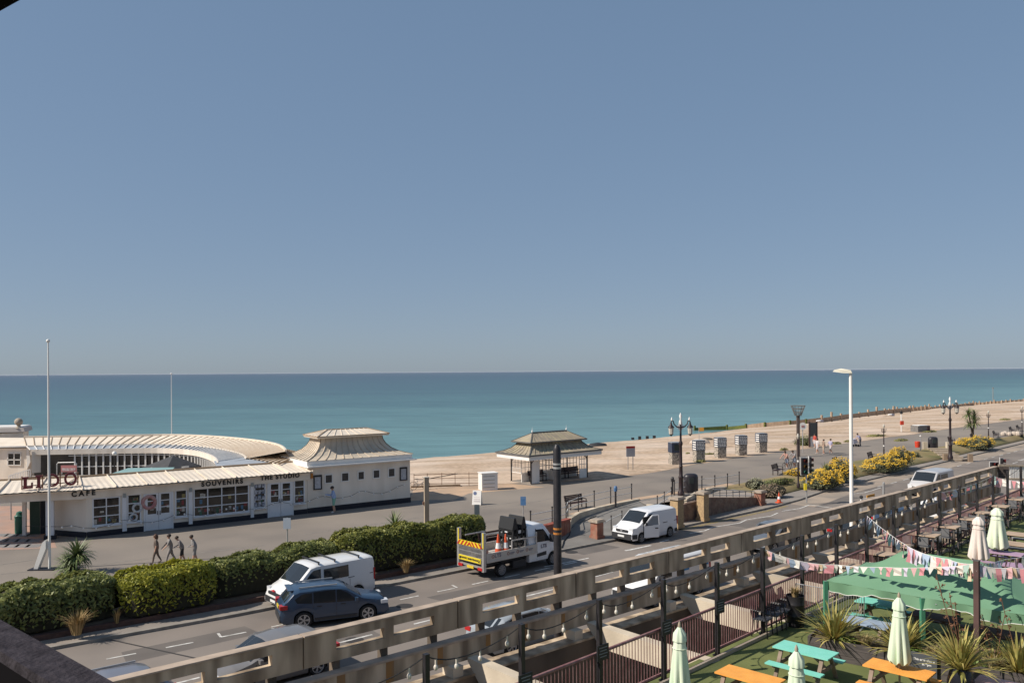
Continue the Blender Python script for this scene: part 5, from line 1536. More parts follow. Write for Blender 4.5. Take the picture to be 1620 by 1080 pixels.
palm('cabbage palm tuft poking above the hedge left of the truck', RF(24.3, 37.6, .4), 1.75, .95, 90, 4)
palm('grey green palm tree among yellow bushes by the far benches', G(1539, 698, .5), 3.2, 1.3, 90, 6, ((-.55, 0, .5), (.35, .2, .25), (.1, -.3, -.7), (-.3, .2, -.9)), .04)

greyleaf = mat('grey_green_foliage', (.16, .165, .09), .8, (.09, .10, .05), 2.2, .8, island=.5)
yellowf = mat('yellow_flowers', (.66, .41, .03), .7, (.46, .31, .045), 2.0, .7, island=.35)
def bush(label, u, v, z, rx, ry, h, nleaf, nfl, seed, fl=True, leafm=None):
    rr = random.Random(seed)
    c = G(u, v, z)
    t = thing('flowering_bush' if fl else 'shrub', label, 'bush', c, RA)
    q = MB(); f = MB()
    def pt(k=1.0):
        a = rr.uniform(0, 6.283); e_ = math.asin(rr.random())
        bl = 1 + .28 * mnoise.noise((math.cos(a) * 2 + seed, math.sin(a) * 2, e_ * 2)) + .12 * mnoise.noise((math.cos(a) * 6, math.sin(a) * 6 + seed, e_ * 5))
        n = Vector((math.cos(a) * math.cos(e_), math.sin(a) * math.cos(e_), math.sin(e_)))
        return Vector((n.x * rx, n.y * ry, n.z * h)) * bl * k, n
    core = MB()
    for _ in range(7):
        core.ball(Vector((rr.uniform(-.4, .4) * rx, rr.uniform(-.3, .3) * ry, h * .3)), min(rx, ry) * rr.uniform(.45, .6), 7, (1.2, 1, h / min(rx, ry) * .8))
    core.build('stems', hedgecore, t)
    for _ in range(nleaf):
        p_, n = pt(rr.uniform(.8, 1.02)); leaf(q, p_, n + Vector((rr.gauss(0, .6), rr.gauss(0, .6), rr.gauss(.2, .6))), .075)
    q.build('foliage', leafm or greyleaf, t, fix=False)
    if fl:
        for _ in range(nfl):
            p_, n = pt(1.03)
            if n.z < .28: continue
            if mnoise.noise((p_.x * 1.3 + seed, p_.y * 1.3, p_.z * 1.3)) < -.08: continue
            for k in range(3): leaf(f, p_ + Vector((rr.gauss(0, .05), rr.gauss(0, .05), rr.gauss(.02, .03))), Vector((rr.gauss(-.35, .4), rr.gauss(0, .4), 1)), .075)
        f.build('flowers', yellowf, t, fix=False)
    return t
bush('yellow flowering bush directly right of the traffic lights', 1303, 768, .35, 2.1, 1.5, 1.25, 2600, 1500, 1)
bush('taller yellow bush left of the white lamp column with dark spiky tuft', 1330, 757, .45, 1.7, 1.4, 1.65, 2400, 1300, 2)
tuft('dark spiky tuft rising out of the yellow bushes', G(1307, 757, .5), .4, 1.6, 90, cordm, .5, .03, 'spiky_plant', 'plant', seed=9)
bush('small yellow bush beside the slim lamp post near the first bench', 1257, 753, .6, .9, .8, .6, 500, 420, 3)
bush('wide yellow and grey bush around the slim lamp post in the grass bank', 1402, 742, .4, 3.6, 1.6, 1.3, 3600, 1900, 4)
bush('rounded yellow bush top behind the wide bush near the red litter bin', 1423, 733, .7, 1.6, 1.3, 1.5, 1500, 1100, 5)
bush('yellow grey bush below the palm tree', 1550, 708, .4, 3.0, 1.6, 1.35, 2200, 1000, 6)
bush('low yellow bush left of the palm tree', 1527, 705, .6, 1.6, 1.2, .9, 900, 600, 7)
bush('green shrub patch by the information board', 1274, 704, ZP, 1.6, 1.3, 1.3, 1200, 0, 8, False, mat('shrub_leaf', (.16, .17, .06), .7, (.10, .12, .04), 2, .7, island=.4))
bush('grey twiggy shrub beside the last brick pillar', 1222, 782, .35, 1.2, 1.0, .9, 900, 0, 10, False, mat('twiggy_shrub', (.25, .18, .13), .9, (.17, .15, .09), 3, .8, island=.4))
bush('pale sage shrub at the end of the concrete retaining wall', 1196, 771, .6, .9, .8, .8, 700, 0, 11, False, mat('sage_shrub', (.30, .30, .19), .9, (.2, .2, .12), 3, .8, island=.4))
bush('green ground shrub along the top of the bank near the brick pillar', 1228, 765, .6, 3.0, .6, .4, 1300, 0, 12, False, mat('shrub_leaf', (0, 0, 0)))
bush('small dark shrub near the red litter bin', 1445, 722, .5, .9, .7, .6, 400, 0, 13, False)
for i, (u, v, r, lab) in enumerate(((1108, 731, .9, 'yellow green weed tuft at the foot of the second stone pillar'), (1122, 720, 1.1, 'larger weed clump on the shingle behind the third stone pillar'), (1088, 719, .4, 'tiny weed tuft on the shingle near the lamp post'), (1240, 712, .8, 'weed tuft at the shingle edge near the fifth stone pillar'), (1322, 702, 1.1, 'weed clump on the shingle edge left of the white lamp column'), (1341, 699, .7, 'dark weed clump right of the white lamp column'), (1385, 690, 2.2, 'long yellowish weed patch along the far promenade edge'), (1470, 683, 1.8, 'weed patch beside the beach hut'), (1425, 697, 1.4, 'weed patch near the lifebuoy post'), (1590, 664, 1.8, 'weed mound at the far shingle edge'))):
    bush(lab, u, v, ZP, r, r * .5, .28, int(300 * r), 0, 20 + i, False, mat('weed', (.27, .25, .09), .9, (.2, .19, .07), 2, .7, island=.3))

# ------------------------------------------------------------------ walls, pillars and railings round the ramp
def wallrun(label, pts, name='low_wall', wd=.28, m=None, cap=None, cat='wall'):
    """pts: (s, q, zbase, ztop)"""
    c = RF(pts[0][0], pts[0][1], pts[0][2])
    t = thing(name, label, cat, c, 0, None, True)
    q = MB(); k = MB()
    for a_, b_ in zip(pts, pts[1:]):
        A0, A1 = RF(a_[0], a_[1], a_[2]), RF(b_[0], b_[1], b_[2])
        d = (A1 - A0); d.z = 0; n = Vector((-d.y, d.x, 0)).normalized() * wd / 2
        v = [A0 - n, A0 + n, A1 + n, A1 - n]
        tops = [Vector((v[0].x, v[0].y, a_[3])), Vector((v[1].x, v[1].y, a_[3])), Vector((v[2].x, v[2].y, b_[3])), Vector((v[3].x, v[3].y, b_[3]))]
        q.add(v + tops, [(0, 1, 2, 3), (4, 5, 6, 7), (0, 1, 5, 4), (1, 2, 6, 5), (2, 3, 7, 6), (3, 0, 4, 7)])
        if cap: k.bar(Vector((A0.x, A0.y, a_[3] + .05)), Vector((A1.x, A1.y, b_[3] + .05)), wd + .10, .10)
    q.build('wall_face', m or concrete_pale, t)
    if cap: k.build('coping', cap, t)
    return t
wallrun('curved concrete retaining wall below the promenade bench', [(36.8, 36.9, .05, .82), (37.9, 37.9, .05, .85), (39.6, 38.8, .1, .88), (42, 39.4, .1, .88), (45, 39.95, .3, .84), (47.6, 40.3, .5, .80)], m=concrete_pale)
wallrun('curved brick wall with red coping beside the works truck', [(31.4, 36.3, .05, .72), (33, 36.2, .05, .95), (34.6, 36.2, .05, 1.05), (35.8, 36.4, .05, 1.08), (36.75, 36.85, .05, 1.02)], m=brick, cap=terra)
bw = wallrun('brick retaining wall with slanting top between the stone capped pillars', [(44.9, 34.5, .05, 1.30), (46.2, 34.55, .05, 1.34), (48.4, 34.75, .05, 1.42), (49.0, 34.8, .05, 1.36), (55.7, 35.1, .05, .62)], m=mat('old_brown_brick', (.22, .13, .09), .9, (.12, .08, .06), 6, .8, bump=.3, bscale=30, c3=(.3, .23, .17), scale3=2, amt3=.5))
wallrun('pale concrete wall climbing behind the ramp railing', [(48.9, 37.0, .1, 1.0), (52, 38.3, .1, 1.05), (55.4, 39.2, .2, 1.0), (57.4, 39.3, .3, .85)], m=concrete_pale)
wallrun('short return wall at the foot of the lamp post', [(44.7, 34.6, .05, 1.2), (45.4, 36.2, .1, 1.0), (46.2, 38.2, .2, .8)], m=concrete_pale)
capst = mat('stone_cap', (.40, .33, .26), .9, (.25, .2, .16), 4, .7)
ybrick = mat('yellow_brick', (.46, .32, .17), .9, (.3, .2, .12), 8, .7, bump=.3, bscale=30)
def pillar(label, u, v, z, h, wd, m):
    t = thing('brick_pillar', label, 'pillar', G(u, v, z), RA)
    q = MB(); q.box((0, 0, h / 2), (wd, wd, h)); q.build('shaft', m, t)
    q = MB(); q.box((0, 0, h + .055), (wd + .2, wd + .2, .11)); q.box((0, 0, h + .14), (wd + .06, wd + .06, .06)); q.build('cap', capst, t)
    q = MB(); q.box((0, 0, .1), (wd + .12, wd + .12, .2)); q.build('plinth', m, t)
    return t
pillar('red brick pillar by the small delivery van', 944.5, 851.5, .12, 1.02, .56, brick)
pillar('yellow brick pillar at the foot of the ornate lamp post', 1071, 834, .1, 1.85, .62, ybrick)
pillar('yellow brick pillar where the slanting brick wall begins', 1112, 823, .1, 1.82, .58, ybrick)
pillar('red brick pillar beside the pavement traffic cone', 1202, 798.5, .1, .95, .60, brick)
railw = mat('white_rail', (.60, .58, .55), .55, (.45, .43, .4), 5, .5)
def railing(label, pts, h=1.0, rails=(.95, .5), name='railing', post=.055, pm=None, rm2=None, knob=True):
    """pts are world points at the foot"""
    t = thing(name, label, 'railing', pts[0], 0, None, True)
    for p_ in pts:
        q = MB(); q.tube([p_, p_ + Vector((0, 0, h + .12))], post * .75, 6)
        if knob: q.ball(p_ + Vector((0, 0, h + .15)), post * 1.15, 6)
        q.build('post', pm or blackp, t)
    for r_ in rails:
        q = MB()
        for a_, b_ in zip(pts, pts[1:]): q.tube([a_ + Vector((0, 0, r_)), b_ + Vector((0, 0, r_))], .027, 6)
        q.build('rail', rm2 or railw, t)
    return t
zt_ = .82
railing('white railed fence with black posts beside the promenade bench', [RF(s_, q_, z_) for s_, q_, z_ in ((33.2, 36.5, .85), (35.0, 36.5, .9), (36.8, 37.1, .84), (38.2, 38.35, .85), (39.9, 39.05, .88), (42.0, 39.55, .86), (44.2, 40.0, .84), (46.9, 40.35, .80))])
railing('short white railing between the brick pillar and the delivery van', [G(954, 846, .2), G(967, 838, .25), G(984, 830, .35)], .75, (.72,), post=.045)
railing('sloping white railing behind the delivery van roof', [G(1040, 808, .5), G(1051, 801, .55), G(1062, 793, .62)], .9, (.85, .45), post=.045)
railing('white railed fence with black posts around the terrace', [G(1067, 783, ZP), G(1090, 777.5, ZP), G(1110.5, 776, ZP), G(1131, 774.5, ZP), G(1151, 771.5, ZP), G(1169.5, 768, ZP)], 1.0, (.95, .45))
sr_ = thing('stair_railing', 'dark ladder like railing on top of the slanting brick wall', 'railing', RF(49.2, 34.8, 1.3), 0, None, True)
A_, B_ = RF(49.3, 34.82, 1.36), RF(55.4, 35.08, .68)
q = MB(); q.tube([A_ + Vector((0, 0, .55)), B_ + Vector((0, 0, .42))], .03, 6); q.tube([A_ + Vector((0, 0, .12)), B_ + Vector((0, 0, .10))], .03, 6); q.build('rail', railw, sr_)
for i in range(8):
    q = MB(); p_ = lerp(A_, B_, i / 7); q.tube([p_, p_ + Vector((0, 0, lerp(.55, .42, i / 7)))], .025, 6); q.build('post', blackp, sr_)
railing('short dark railing between the two yellow brick pillars', [RF(45.6, 34.6, 1.34), RF(47.0, 34.65, 1.38), RF(48.2, 34.72, 1.42)], .5, (.45, .1), post=.04, rm2=blackp)
# promenade edge face beside the hedge and beach-side railing
railing('thin brown railing at the back of the sandy apron', [G(u, v, ZP) for u, v in ((655, 771), (676, 770), (699, 769.3), (720, 768.8), (742, 768.3), (762, 768))], 1.05, (1.05, .7, .25), pm=mat('rusty_steel', (0, 0, 0)), rm2=mat('rusty_steel', (0, 0, 0)), post=.035, knob=False)
kb = wallrun('low concrete kerb under the brown railing', [(sq(G(650, 772, ZP))[0], sq(G(650, 772, ZP))[1], .6, .88), (sq(G(728, 769, ZP))[0], sq(G(728, 769, ZP))[1], .6, .88)], 'kerb_wall', .3, mat('brown_concrete', (.30, .22, .15), .9, (.2, .14, .1), 2, .7))

# ------------------------------------------------------------------ street furniture
fixm = mat('cast_iron', (.020, .013, .014), .45, (.045, .022, .022), 8, .6)
lamp_glass = mat('lantern_glass', (.52, .48, .41), .25, (.38, .34, .28), 9, .5)
def ornate_lamp(label, p, h):
    t = thing('ornate_lamp_post', label, 'street lamp', p, R(6), 'ornate twin lantern lamp posts')
    q = MB(); q.lathe([(.26, 0), (.26, .25), (.19, .35), (.17, 1.3), (.20, 1.36), (.20, 1.44), (.15, 1.52), (.13, 2.2), (.16, 2.25), (.12, 2.32), (.105, h * .60), (.15, h * .615), (.15, h * .64), (.085, h * .66), (.065, h * .86)], (0, 0, 0), 14); q.build('column', fixm, t, 40)
    q = MB(); zc = h * .84
    q.plate([(-.42, 0, zc + .02), (0, -.0, zc - .42), (.42, 0, zc + .02), (.16, 0, zc + .05), (.10, 0, zc + .42), (-.10, 0, zc + .42), (-.16, 0, zc + .05)], (0, .06, 0)); q.build('white_scroll', whitep, t)
    for s_ in (-1, 1):
        q = MB(); q.tube([(s_ * .04, 0, zc - .1), (s_ * .32, 0, zc - .06), (s_ * .52, 0, zc + .15), (s_ * .58, 0, zc + .38), (s_ * .72, 0, zc + .42), (s_ * .76, 0, zc + .28)], .045, 8); arm = q.build('arm', fixm, t, 60)
        q = MB(); q.lathe([(.17, zc - .62), (.21, zc - .12)], (s_ * .76, 0, 0), 8, cap=True); ln = q.build('lantern', lamp_glass, t)
        q = MB(); q.lathe([(.25, zc - .12), (.23, zc - .04), (.10, zc + .08), (.06, zc + .24), (.05, zc + .30)], (s_ * .76, 0, 0), 10); q.build('lantern_cap', fixm, ln, 40)
        q = MB(); q.lathe([(.01, zc - .80), (.05, zc - .74), (.19, zc - .62)], (s_ * .76, 0, 0), 10); q.build('lantern_base', fixm, ln, 40)
        q = MB(); q.lathe([(.05, zc + .42), (.08, zc + .52), (.05, zc + .6), (.015, zc + .7)], (s_ * .70, 0, 0), 8); q.build('finial', whitep, arm, 60)
    q = MB(); q.lathe([(.06, h * .86), (.10, h * .9), (.06, h * .93), (.12, h * .96), (.02, h)], (0, 0, 0), 10); q.build('top_finial', whitep, t, 60)
    return t
ol = ornate_lamp('ornate twin lantern lamp post beside the black bin and brick pillars', G(1077.5, 783, ZP), 6.4)
dup(ol, G(1503.5, 725.5, .35), R(8), 'ornate twin lantern lamp post beside the steps in the grass bank', None, 1.08)
def slim_lamp(label, p, h):
    t = thing('slim_lamp_post', label, 'street lamp', p, 0, 'slim promenade lamp posts')
    q = MB(); q.lathe([(.14, 0), (.14, .3), (.08, .4), (.065, 1.8), (.09, 1.85), (.06, 1.92), (.05, h * .9)], (0, 0, 0), 10); q.build('column', fixm, t, 40)
    q = MB(); q.lathe([(.085, 2.2), (.085, 2.34)], (0, 0, 0), 10); q.build('white_band', whitep, t)
    q = MB()
    for s_ in (-1, 1):
        q.tube([(0, 0, h * .80), (s_ * .22, 0, h * .82), (s_ * .26, 0, h * .9)], .025, 6)
        q.tube([(0, 0, h * .80), (0, s_ * .22, h * .82), (0, s_ * .26, h * .9)], .025, 6)
    q.build('bracket', fixm, t)
    q = MB(); q.lathe([(.03, h * .9), (.10, h * .93), (.12, h * .96), (.06, h * .99), (.01, h * 1.01)], (0, 0, 0), 8); q.build('lamp_head', lamp_glass, t, 60)
    return t
sl = slim_lamp('slim dark lamp post standing in front of the traffic lights', G(1263, 771, .3), 4.6)
for (u, v, h, lab) in ((1398.5, 738, 4.3, 'slim dark lamp post rising from the wide yellow bush'), (1564, 703, 4.4, 'slim dark lamp post right of the palm tree'), (1617, 691, 4.4, 'slim dark lamp post at the right hand edge by the stacked benches')):
    dup(sl, G(u, v, .5), 0, lab, None, h / 4.6)
pp = G(1346, 828, 0); yl = RF(37.5, 18.9, .12)
d_ = ray(1345.8, 800); n_t = None
def on_q(u, q, z):                        # ground point in column u lying q metres from the terrace line
    d = ray(u, 700); k = q / (-.657 * d.x + .754 * d.y)
    return Vector((d.x * k, d.y * k, z))
bp_ = on_q(1346.5, 18.9, .12); hh = DP(1346, 586, bp_.y).z - .12
cl = thing('street_light', 'tall plain white street light column with flat head', 'street lamp', bp_, R(160))
q = MB(); q.lathe([(.14, 0), (.14, 1.6), (.095, 1.7), (.075, hh - .1)], (0, 0, 0), 12); q.build('column', whitep, cl, 40)
q = MB(); q.plate([(-.06, -.13, hh - .12), (.0, -.14, hh + .02), (.42, -.16, hh + .10), (.72, -.10, hh + .04), (.80, 0, hh - .05), (.3, -.12, hh - .12)], (0, .28, 0)); q.build('lamp_head', mat('cream_lamp_head', (.8, .74, .6), .4), cl)
bp_ = on_q(881, 18.9, .12); hh = DP(881, 703, bp_.y).z - .12
bpole = thing('black_pole', 'thick black pole with orange and pale bands in front of the works truck', 'pole', bp_)
q = MB(); q.lathe([(.13, 0), (.13, 1.0), (.125, hh - .15), (.10, hh - .08), (.06, hh)], (0, 0, 0), 14); q.build('column', blackp, bpole, 40)
for vb, m_ in ((835.5, 'orange'), (843, 'orange'), (733.5, 'pale'), (739.5, 'pale')):
    z_ = DP(881, vb, bp_.y).z - .12
    q = MB(); q.lathe([(.134, z_ - .03), (.134, z_ + .03)], (0, 0, 0), 14); q.build('band', mat('orange_band', (.45, .17, .03), .6) if m_ == 'orange' else steel, bpole)
tp = G(675, 836, .55); h_ = DP(675, 755, tp.y).z - .55
wp = thing('wooden_post', 'weathered square wooden post standing behind the hedge', 'post', tp, .3)
q = MB(); q.box((0, 0, h_ / 2), (.28, .28, h_)); q.build('shaft', timber, wp)
q = MB(); q.box((0, 0, h_ + .02), (.32, .32, .05)); q.build('cap', mat('pale_cap', (.55, .5, .42), .8), wp)
q = MB(); q.bar((.0, 0, h_ - .1), (2.1, .3, h_ + .12), .04); q.build('arm_cable', blackp, wp)
q = MB(); q.box((-.18, 0, h_ * .5), (.1, .16, .2)); q.build('switch_box', mat('rusty_steel', (0, 0, 0)), wp)
# A-board, beach cabinet, signs
ab = thing('pavement_sign', 'white folding pavement sign standing on the promenade', 'sign', G(755, 798, ZP), R(-14))
q = MB(); q.plate([(-.34, -.22, .02), (.34, -.22, .02), (.32, -.02, 1.05), (-.32, -.02, 1.05)], (0, .03, 0)); fb = q.build('front_board', whitep, ab)
q = MB(); q.plate([(-.34, .22, .02), (.34, .22, .02), (.32, .03, 1.05), (-.32, .03, 1.05)], (0, -.03, 0)); q.build('back_board', whitep, ab)
q = MB(); q.lathe([(.001, 0), (.13, 0)], (-.14, -.068, .84), 14, Matrix.Rotation(R(79), 3, 'X'), cap=False); q.build('round_logo', mat('navy_logo', (.12, .15, .26), .6), fb)
q = MB()
for k in range(4): q.plate([(-.22, -.192 + .038 * k, .28 + .13 * k), (.24, -.192 + .038 * k, .28 + .13 * k), (.24, -.184 + .038 * k, .32 + .13 * k), (-.22, -.184 + .038 * k, .32 + .13 * k)], (0, -.006, 0))
q.build('faint_text', mat('faint_print', (.62, .55, .54), .7), fb)
cb = thing('white_cabinet', 'slatted white cabinet on the shingle edge left of the shelter', 'cabinet', G(772, 774, ZP), R(20))
q = MB(); q.box((0, 0, .68), (1.35, 1.0, 1.36)); q.build('carcass', whitep, cb)
q = MB(); q.box((0, 0, 1.39), (1.45, 1.1, .07)); q.build('lid', whitep, cb)
q = MB()
for k in range(4): q.box((-.08, -.512, .25 + .3 * k), (1.0, .02, .04))
q.build('slat_groove', mat('groove_grey', (.4, .36, .3), .8), cb)
bs = thing('warning_board', 'grey and red information board on two posts on the shingle', 'sign', G(997.5, 743.5, ZP), R(15))
zt0 = 2.35
q = MB(); q.box((-.26, 0, zt0 / 2), (.06, .06, zt0)); q.build('post', steel, bs); q = MB(); q.box((.26, 0, zt0 / 2), (.06, .06, zt0)); q.build('post', steel, bs)
q = MB(); q.box((0, -.05, 1.75), (.92, .04, .82)); q.build('panel', mat('grey_panel', (.36, .36, .38), .6, (.45, .45, .46), 8, .5), bs)
q = MB(); q.box((0, -.055, 2.25), (.92, .05, .2)); q.build('red_header', mat('hazard_red', (0, 0, 0)), bs)
# gabion pillars
gabm = mat('flint_cobbles', (.46, .40, .33), .9, (.09, .08, .075), 7, .95, bump=.8, bscale=14, detail=2)
slatem = mat('board_navy', (.03, .04, .07), .6, (.05, .06, .09), 3, .5)
GG = 'stone gabion display pillars'
def gabion(label, p, text_rows=True):
    t = thing('gabion_pillar', label, 'pillar', p, R(12), GG)
    q = MB(); q.box((0, 0, .62), (.98, .98, 1.24)); q.build('stone_base', gabm, t)
    q = MB(); q.box((0, 0, 1.74), (1.04, 1.04, 1.0)); hd_ = q.build('display_head', slatem, t)
    q = MB(); q.box((0, 0, 2.27), (1.0, 1.0, .06)); q.build('top_slab', steel, t)
    if text_rows:
        rr = random.Random(5)
        q = MB()
        for k in range(6):
            x = -.46
            while x < .40:
                w_ = rr.uniform(.08, .26); q.box((x + w_ / 2, -.525, 2.1 - .15 * k), (w_, .008, .085)); x += w_ + .05
        q.build('white_text', whitep, hd_)
        q = MB()
        for k in range(4): q.box((-.525, -.05, 2.08 - .24 * k), (.008, .8, .12))
        q.build('white_stripe', whitep, hd_)
    return t
g0 = gabion('first stone display pillar with a dark blank face, left of the ornate lamp post', G(1067.5, 734, ZP), False)
q = MB(); q.box((.06, -.53, 1.78), (.62, .01, .6)); q.build('dark_screen', mat('dark_screen', (.03, .04, .035), .2), g0)
g1 = gabion('stone display pillar with weeds at its foot, beside the ornate lamp post', G(1105.5, 730, ZP))
for (u, v, lab) in ((1139.5, 724.5, 'middle stone display pillar of the five with white lettering'), (1172.5, 720, 'fourth stone display pillar with white lettering on navy'), (1204.5, 715.5, 'stone display pillar farthest along, nearest the beacon basket')):
    dup(g1, G(u, v, ZP), R(12), lab)
fl_ = thing('beach_flag_sign', 'small orange flag sign on a thin post on the shingle', 'sign', G(1106, 706, .2))
q = MB(); q.tube([(0, 0, 0), (0, 0, 2.6)], .04, 6); q.build('post', steel, fl_)
q = MB(); q.box((.3, 0, 2.3), (.7, .03, .5)); q.build('panel', mat('orange_panel', (.55, .27, .04), .6), fl_)
for (u, v, r, lab) in ((1107, 704, 1.1, 'pale heap of shingle bags behind the stone pillars'), (1118, 697, .7, 'dark heap of seaweed behind the stone pillars')):
    hp = thing('shingle_heap', lab, 'heap', G(u, v, .2)); q = MB(); q.ball((0, 0, .2), r, 9, (1.3, .8, .7 if r > 1 else .4)); q.build('mound', mat('pale_stones', (.55, .46, .38), .9, (.4, .33, .27), 4, .7) if r > 1 else mat('seaweed', (.13, .11, .09), .9), hp)
# black domed recycling bin, short posts
def dome_bin(label, p, rz=0, sc_=1):
    t = thing('recycling_bin', label, 'bin', p, rz, 'large black promenade bins')
    q = MB(); q.lathe([(.62, 0), (.64, .1), (.64, 1.35), (.58, 1.55), (.40, 1.66), (.05, 1.69)], (0, 0, 0), 20, Matrix.Diagonal((1.15, .8, 1.05))); q.build('shell', mat('bin_black', (.028, .024, .028), .4), t, 50)
    q = MB(); q.box((-.2, -.50, 1.15), (.5, .06, .55)); q.build('label_panel', mat('bin_panel', (.055, .065, .06), .3), t)
    return t
db = dome_bin('large black domed bin behind the terrace railing by the ornate lamp', G(1093, 778, ZP), R(15)); db.scale = (.82, .82, .84)
dup(db, G(1476, 710, ZP), R(10), 'large black domed bin at the top of the steps in the bank')
def capped_post(label, u, v, h, capm_):
    t = thing('marker_post', label, 'post', G(u, v, ZP)); q = MB(); q.tube([(0, 0, 0), (0, 0, h)], .07, 8); q.build('shaft', blackp, t)
    q = MB(); q.lathe([(.12, h - .25), (.13, h), (.08, h + .12)], (0, 0, 0), 10); q.build('head', capm_, t); return t
capped_post('short black post with rounded head left of the ornate lamp', 1064, 781.5, 1.25, blackp)
mp_ = capped_post('black post with blue topped ticket head beside the railing', 974, 801, 1.35, mat('blue_head', (.06, .14, .28), .5))
def blue_sign(label, u, v, z, h, pw=.36, ph=.5, m=None):
    t = thing('parking_sign', label, 'sign', G(u, v, z)); q = MB(); q.tube([(0, 0, 0), (0, 0, h)], .035, 8); q.build('post', steel, t)
    q = MB(); q.box((0, -.05, h - ph / 2), (pw, .02, ph)); q.build('plate', m or mat('sign_blue', (.08, .20, .40), .5, (.2, .3, .45), 6, .5), t); return t
blue_sign('small blue parking sign behind the works truck', 828, 838, .5, 2.1, .34, .55)
blue_sign('grey backed parking sign standing out of the hedge behind the camper van', 455, 905, .35, 2.75, .38, .55, mat('sign_grey', (.40, .44, .50), .5))
blue_sign('dark grey sign plate behind the truck tail lift', 755, 862, .4, 2.35, .3, .6, mat('sign_dark', (.10, .12, .13), .6))

hs = thing('hose', 'thin black hose lying across the ramp by the curved brick wall', 'hose', G(893, 862, .2), 0, None, True)
q = MB(); q.tube([G(889, 866, .16), G(892, 855, .2), G(901, 846, .25), (G(903, 836, .3)), G(912, 829, .36), G(926, 823, .44), G(943, 816, .52)], .03, 6); q.build('tube', rubber, hs)
# benches
benchm = mat('dark_bench_slats', (.045, .022, .022), .6, (.075, .04, .038), 4, .6)
def bench(label, p, rz, group='dark promenade benches', L=1.8):
    t = thing('bench', label, 'bench', p, rz, group)
    q = MB()
    for k in range(4): q.box((0, -.18 + .12 * k, .44), (L, .10, .04))
    q.build('seat', benchm, t)
    q = MB()
    for k in range(4): q.box((0, .27 + .03 * k, .56 + .11 * k), (L, .035, .095))
    q.build('backrest', benchm, t)
    for x in (-L / 2 + .12, L / 2 - .12):
        q = MB(); q.bar((x, -.2, 0), (x, -.2, .44), .06); q.bar((x, .24, 0), (x, .24, .46), .06); q.bar((x, .22, .42), (x, .36, .95), .05); q.bar((x, -.2, .42), (x, .3, .42), .05); q.bar((x, -.2, .64), (x, .28, .66), .05); q.bar((x, -.2, .44), (x, -.2, .64), .05); q.build('leg', blackp, t)
    return t
b0 = bench('dark bench by the white railed fence above the curved wall', G(912, 804, ZP), RA)
for (u, v, z, da, lab) in ((1231, 750, ZP, .25, 'dark bench nearest the traffic lights on the promenade edge'), (1326, 738, ZP, .25, 'dark bench between the yellow bushes and the white lamp column'), (1381, 729, ZP, .2, 'low dark bench half hidden by the wide yellow bush'), (1506, 702, ZP, .2, 'dark bench just right of the second ornate lamp post'), (1541, 697, ZP, .2, 'dark bench behind the palm tree trunk'), (1576, 692, ZP, .2, 'dark bench right of the slim lamp post near the palm'), (1602, 685, ZP, .15, 'dark bench in front of the stone heap at the right edge'), (1613, 682, ZP, .15, 'dark bench farthest right along the promenade'), (783, 868, ZP, 0.0, 'dark bench seen over the truck bed')):
    dup(b0, G(u, v, z), RA + da, lab)
for a_, b_, lab in ((.9, .6, 'dark bench inside the shelter at its left end'), (HL * .62, .55, 'dark bench inside the shelter left of centre'), (HL * .85, .55, 'dark bench inside the shelter at its right end')):
    dup(b0, HP(a_ + .6 if a_ < 1 else a_, b_ + .25, ZP + .06), ang(HD), lab)
st = thing('stone_heap', 'pale rubble heap beside the far benches', 'heap', G(1600, 689, ZP)); q = MB()
for i in range(7): q.ball((-1.2 + .4 * i, .2 * math.sin(i * 2.3), .25), .35 + .08 * math.sin(i * 1.7), 6)
q.build('stones', mat('pale_stones', (0, 0, 0)), st)
# bicycle leaning at the brown railing
def bicycle(label, p, rz, c):
    t = thing('bicycle', label, 'bicycle', p, rz)
    for x in (-.52, .52):
        q = MB(); q.tube([(x + .33 * math.cos(a * math.pi / 9), 0, .34 + .33 * math.sin(a * math.pi / 9)) for a in range(19)], .018, 5, False)
        for k in range(4): q.bar((x + .33 * math.cos(k * .785), 0, .34 + .33 * math.sin(k * .785)), (x - .33 * math.cos(k * .785), 0, .34 - .33 * math.sin(k * .785)), .006)
        q.build('wheel', rubber, t)
    q = MB()
    for a_, b_ in (((-.52, 0, .34), (-.1, 0, .32)), ((-.1, 0, .32), (-.22, 0, .82)), ((-.52, 0, .34), (-.2, 0, .72)), ((-.2, 0, .74), (.36, 0, .78)), ((-.1, 0, .32), (.38, 0, .68)), ((.34, 0, .92), (.52, 0, .34))): q.tube([a_, b_], .018, 6)
    q.build('frame', c, t)
    q = MB(); q.box((-.23, 0, .88), (.24, .12, .05)); q.build('saddle', trim, t)
    q = MB(); q.tube([(.30, -.26, .98), (.34, 0, .95), (.30, .26, .98)], .016, 6); q.build('handlebar', trim, t)
    return t
bicycle('bicycle leaning against the brown railing near the pavilion corner', G(664, 774, ZP), R(18), steel)

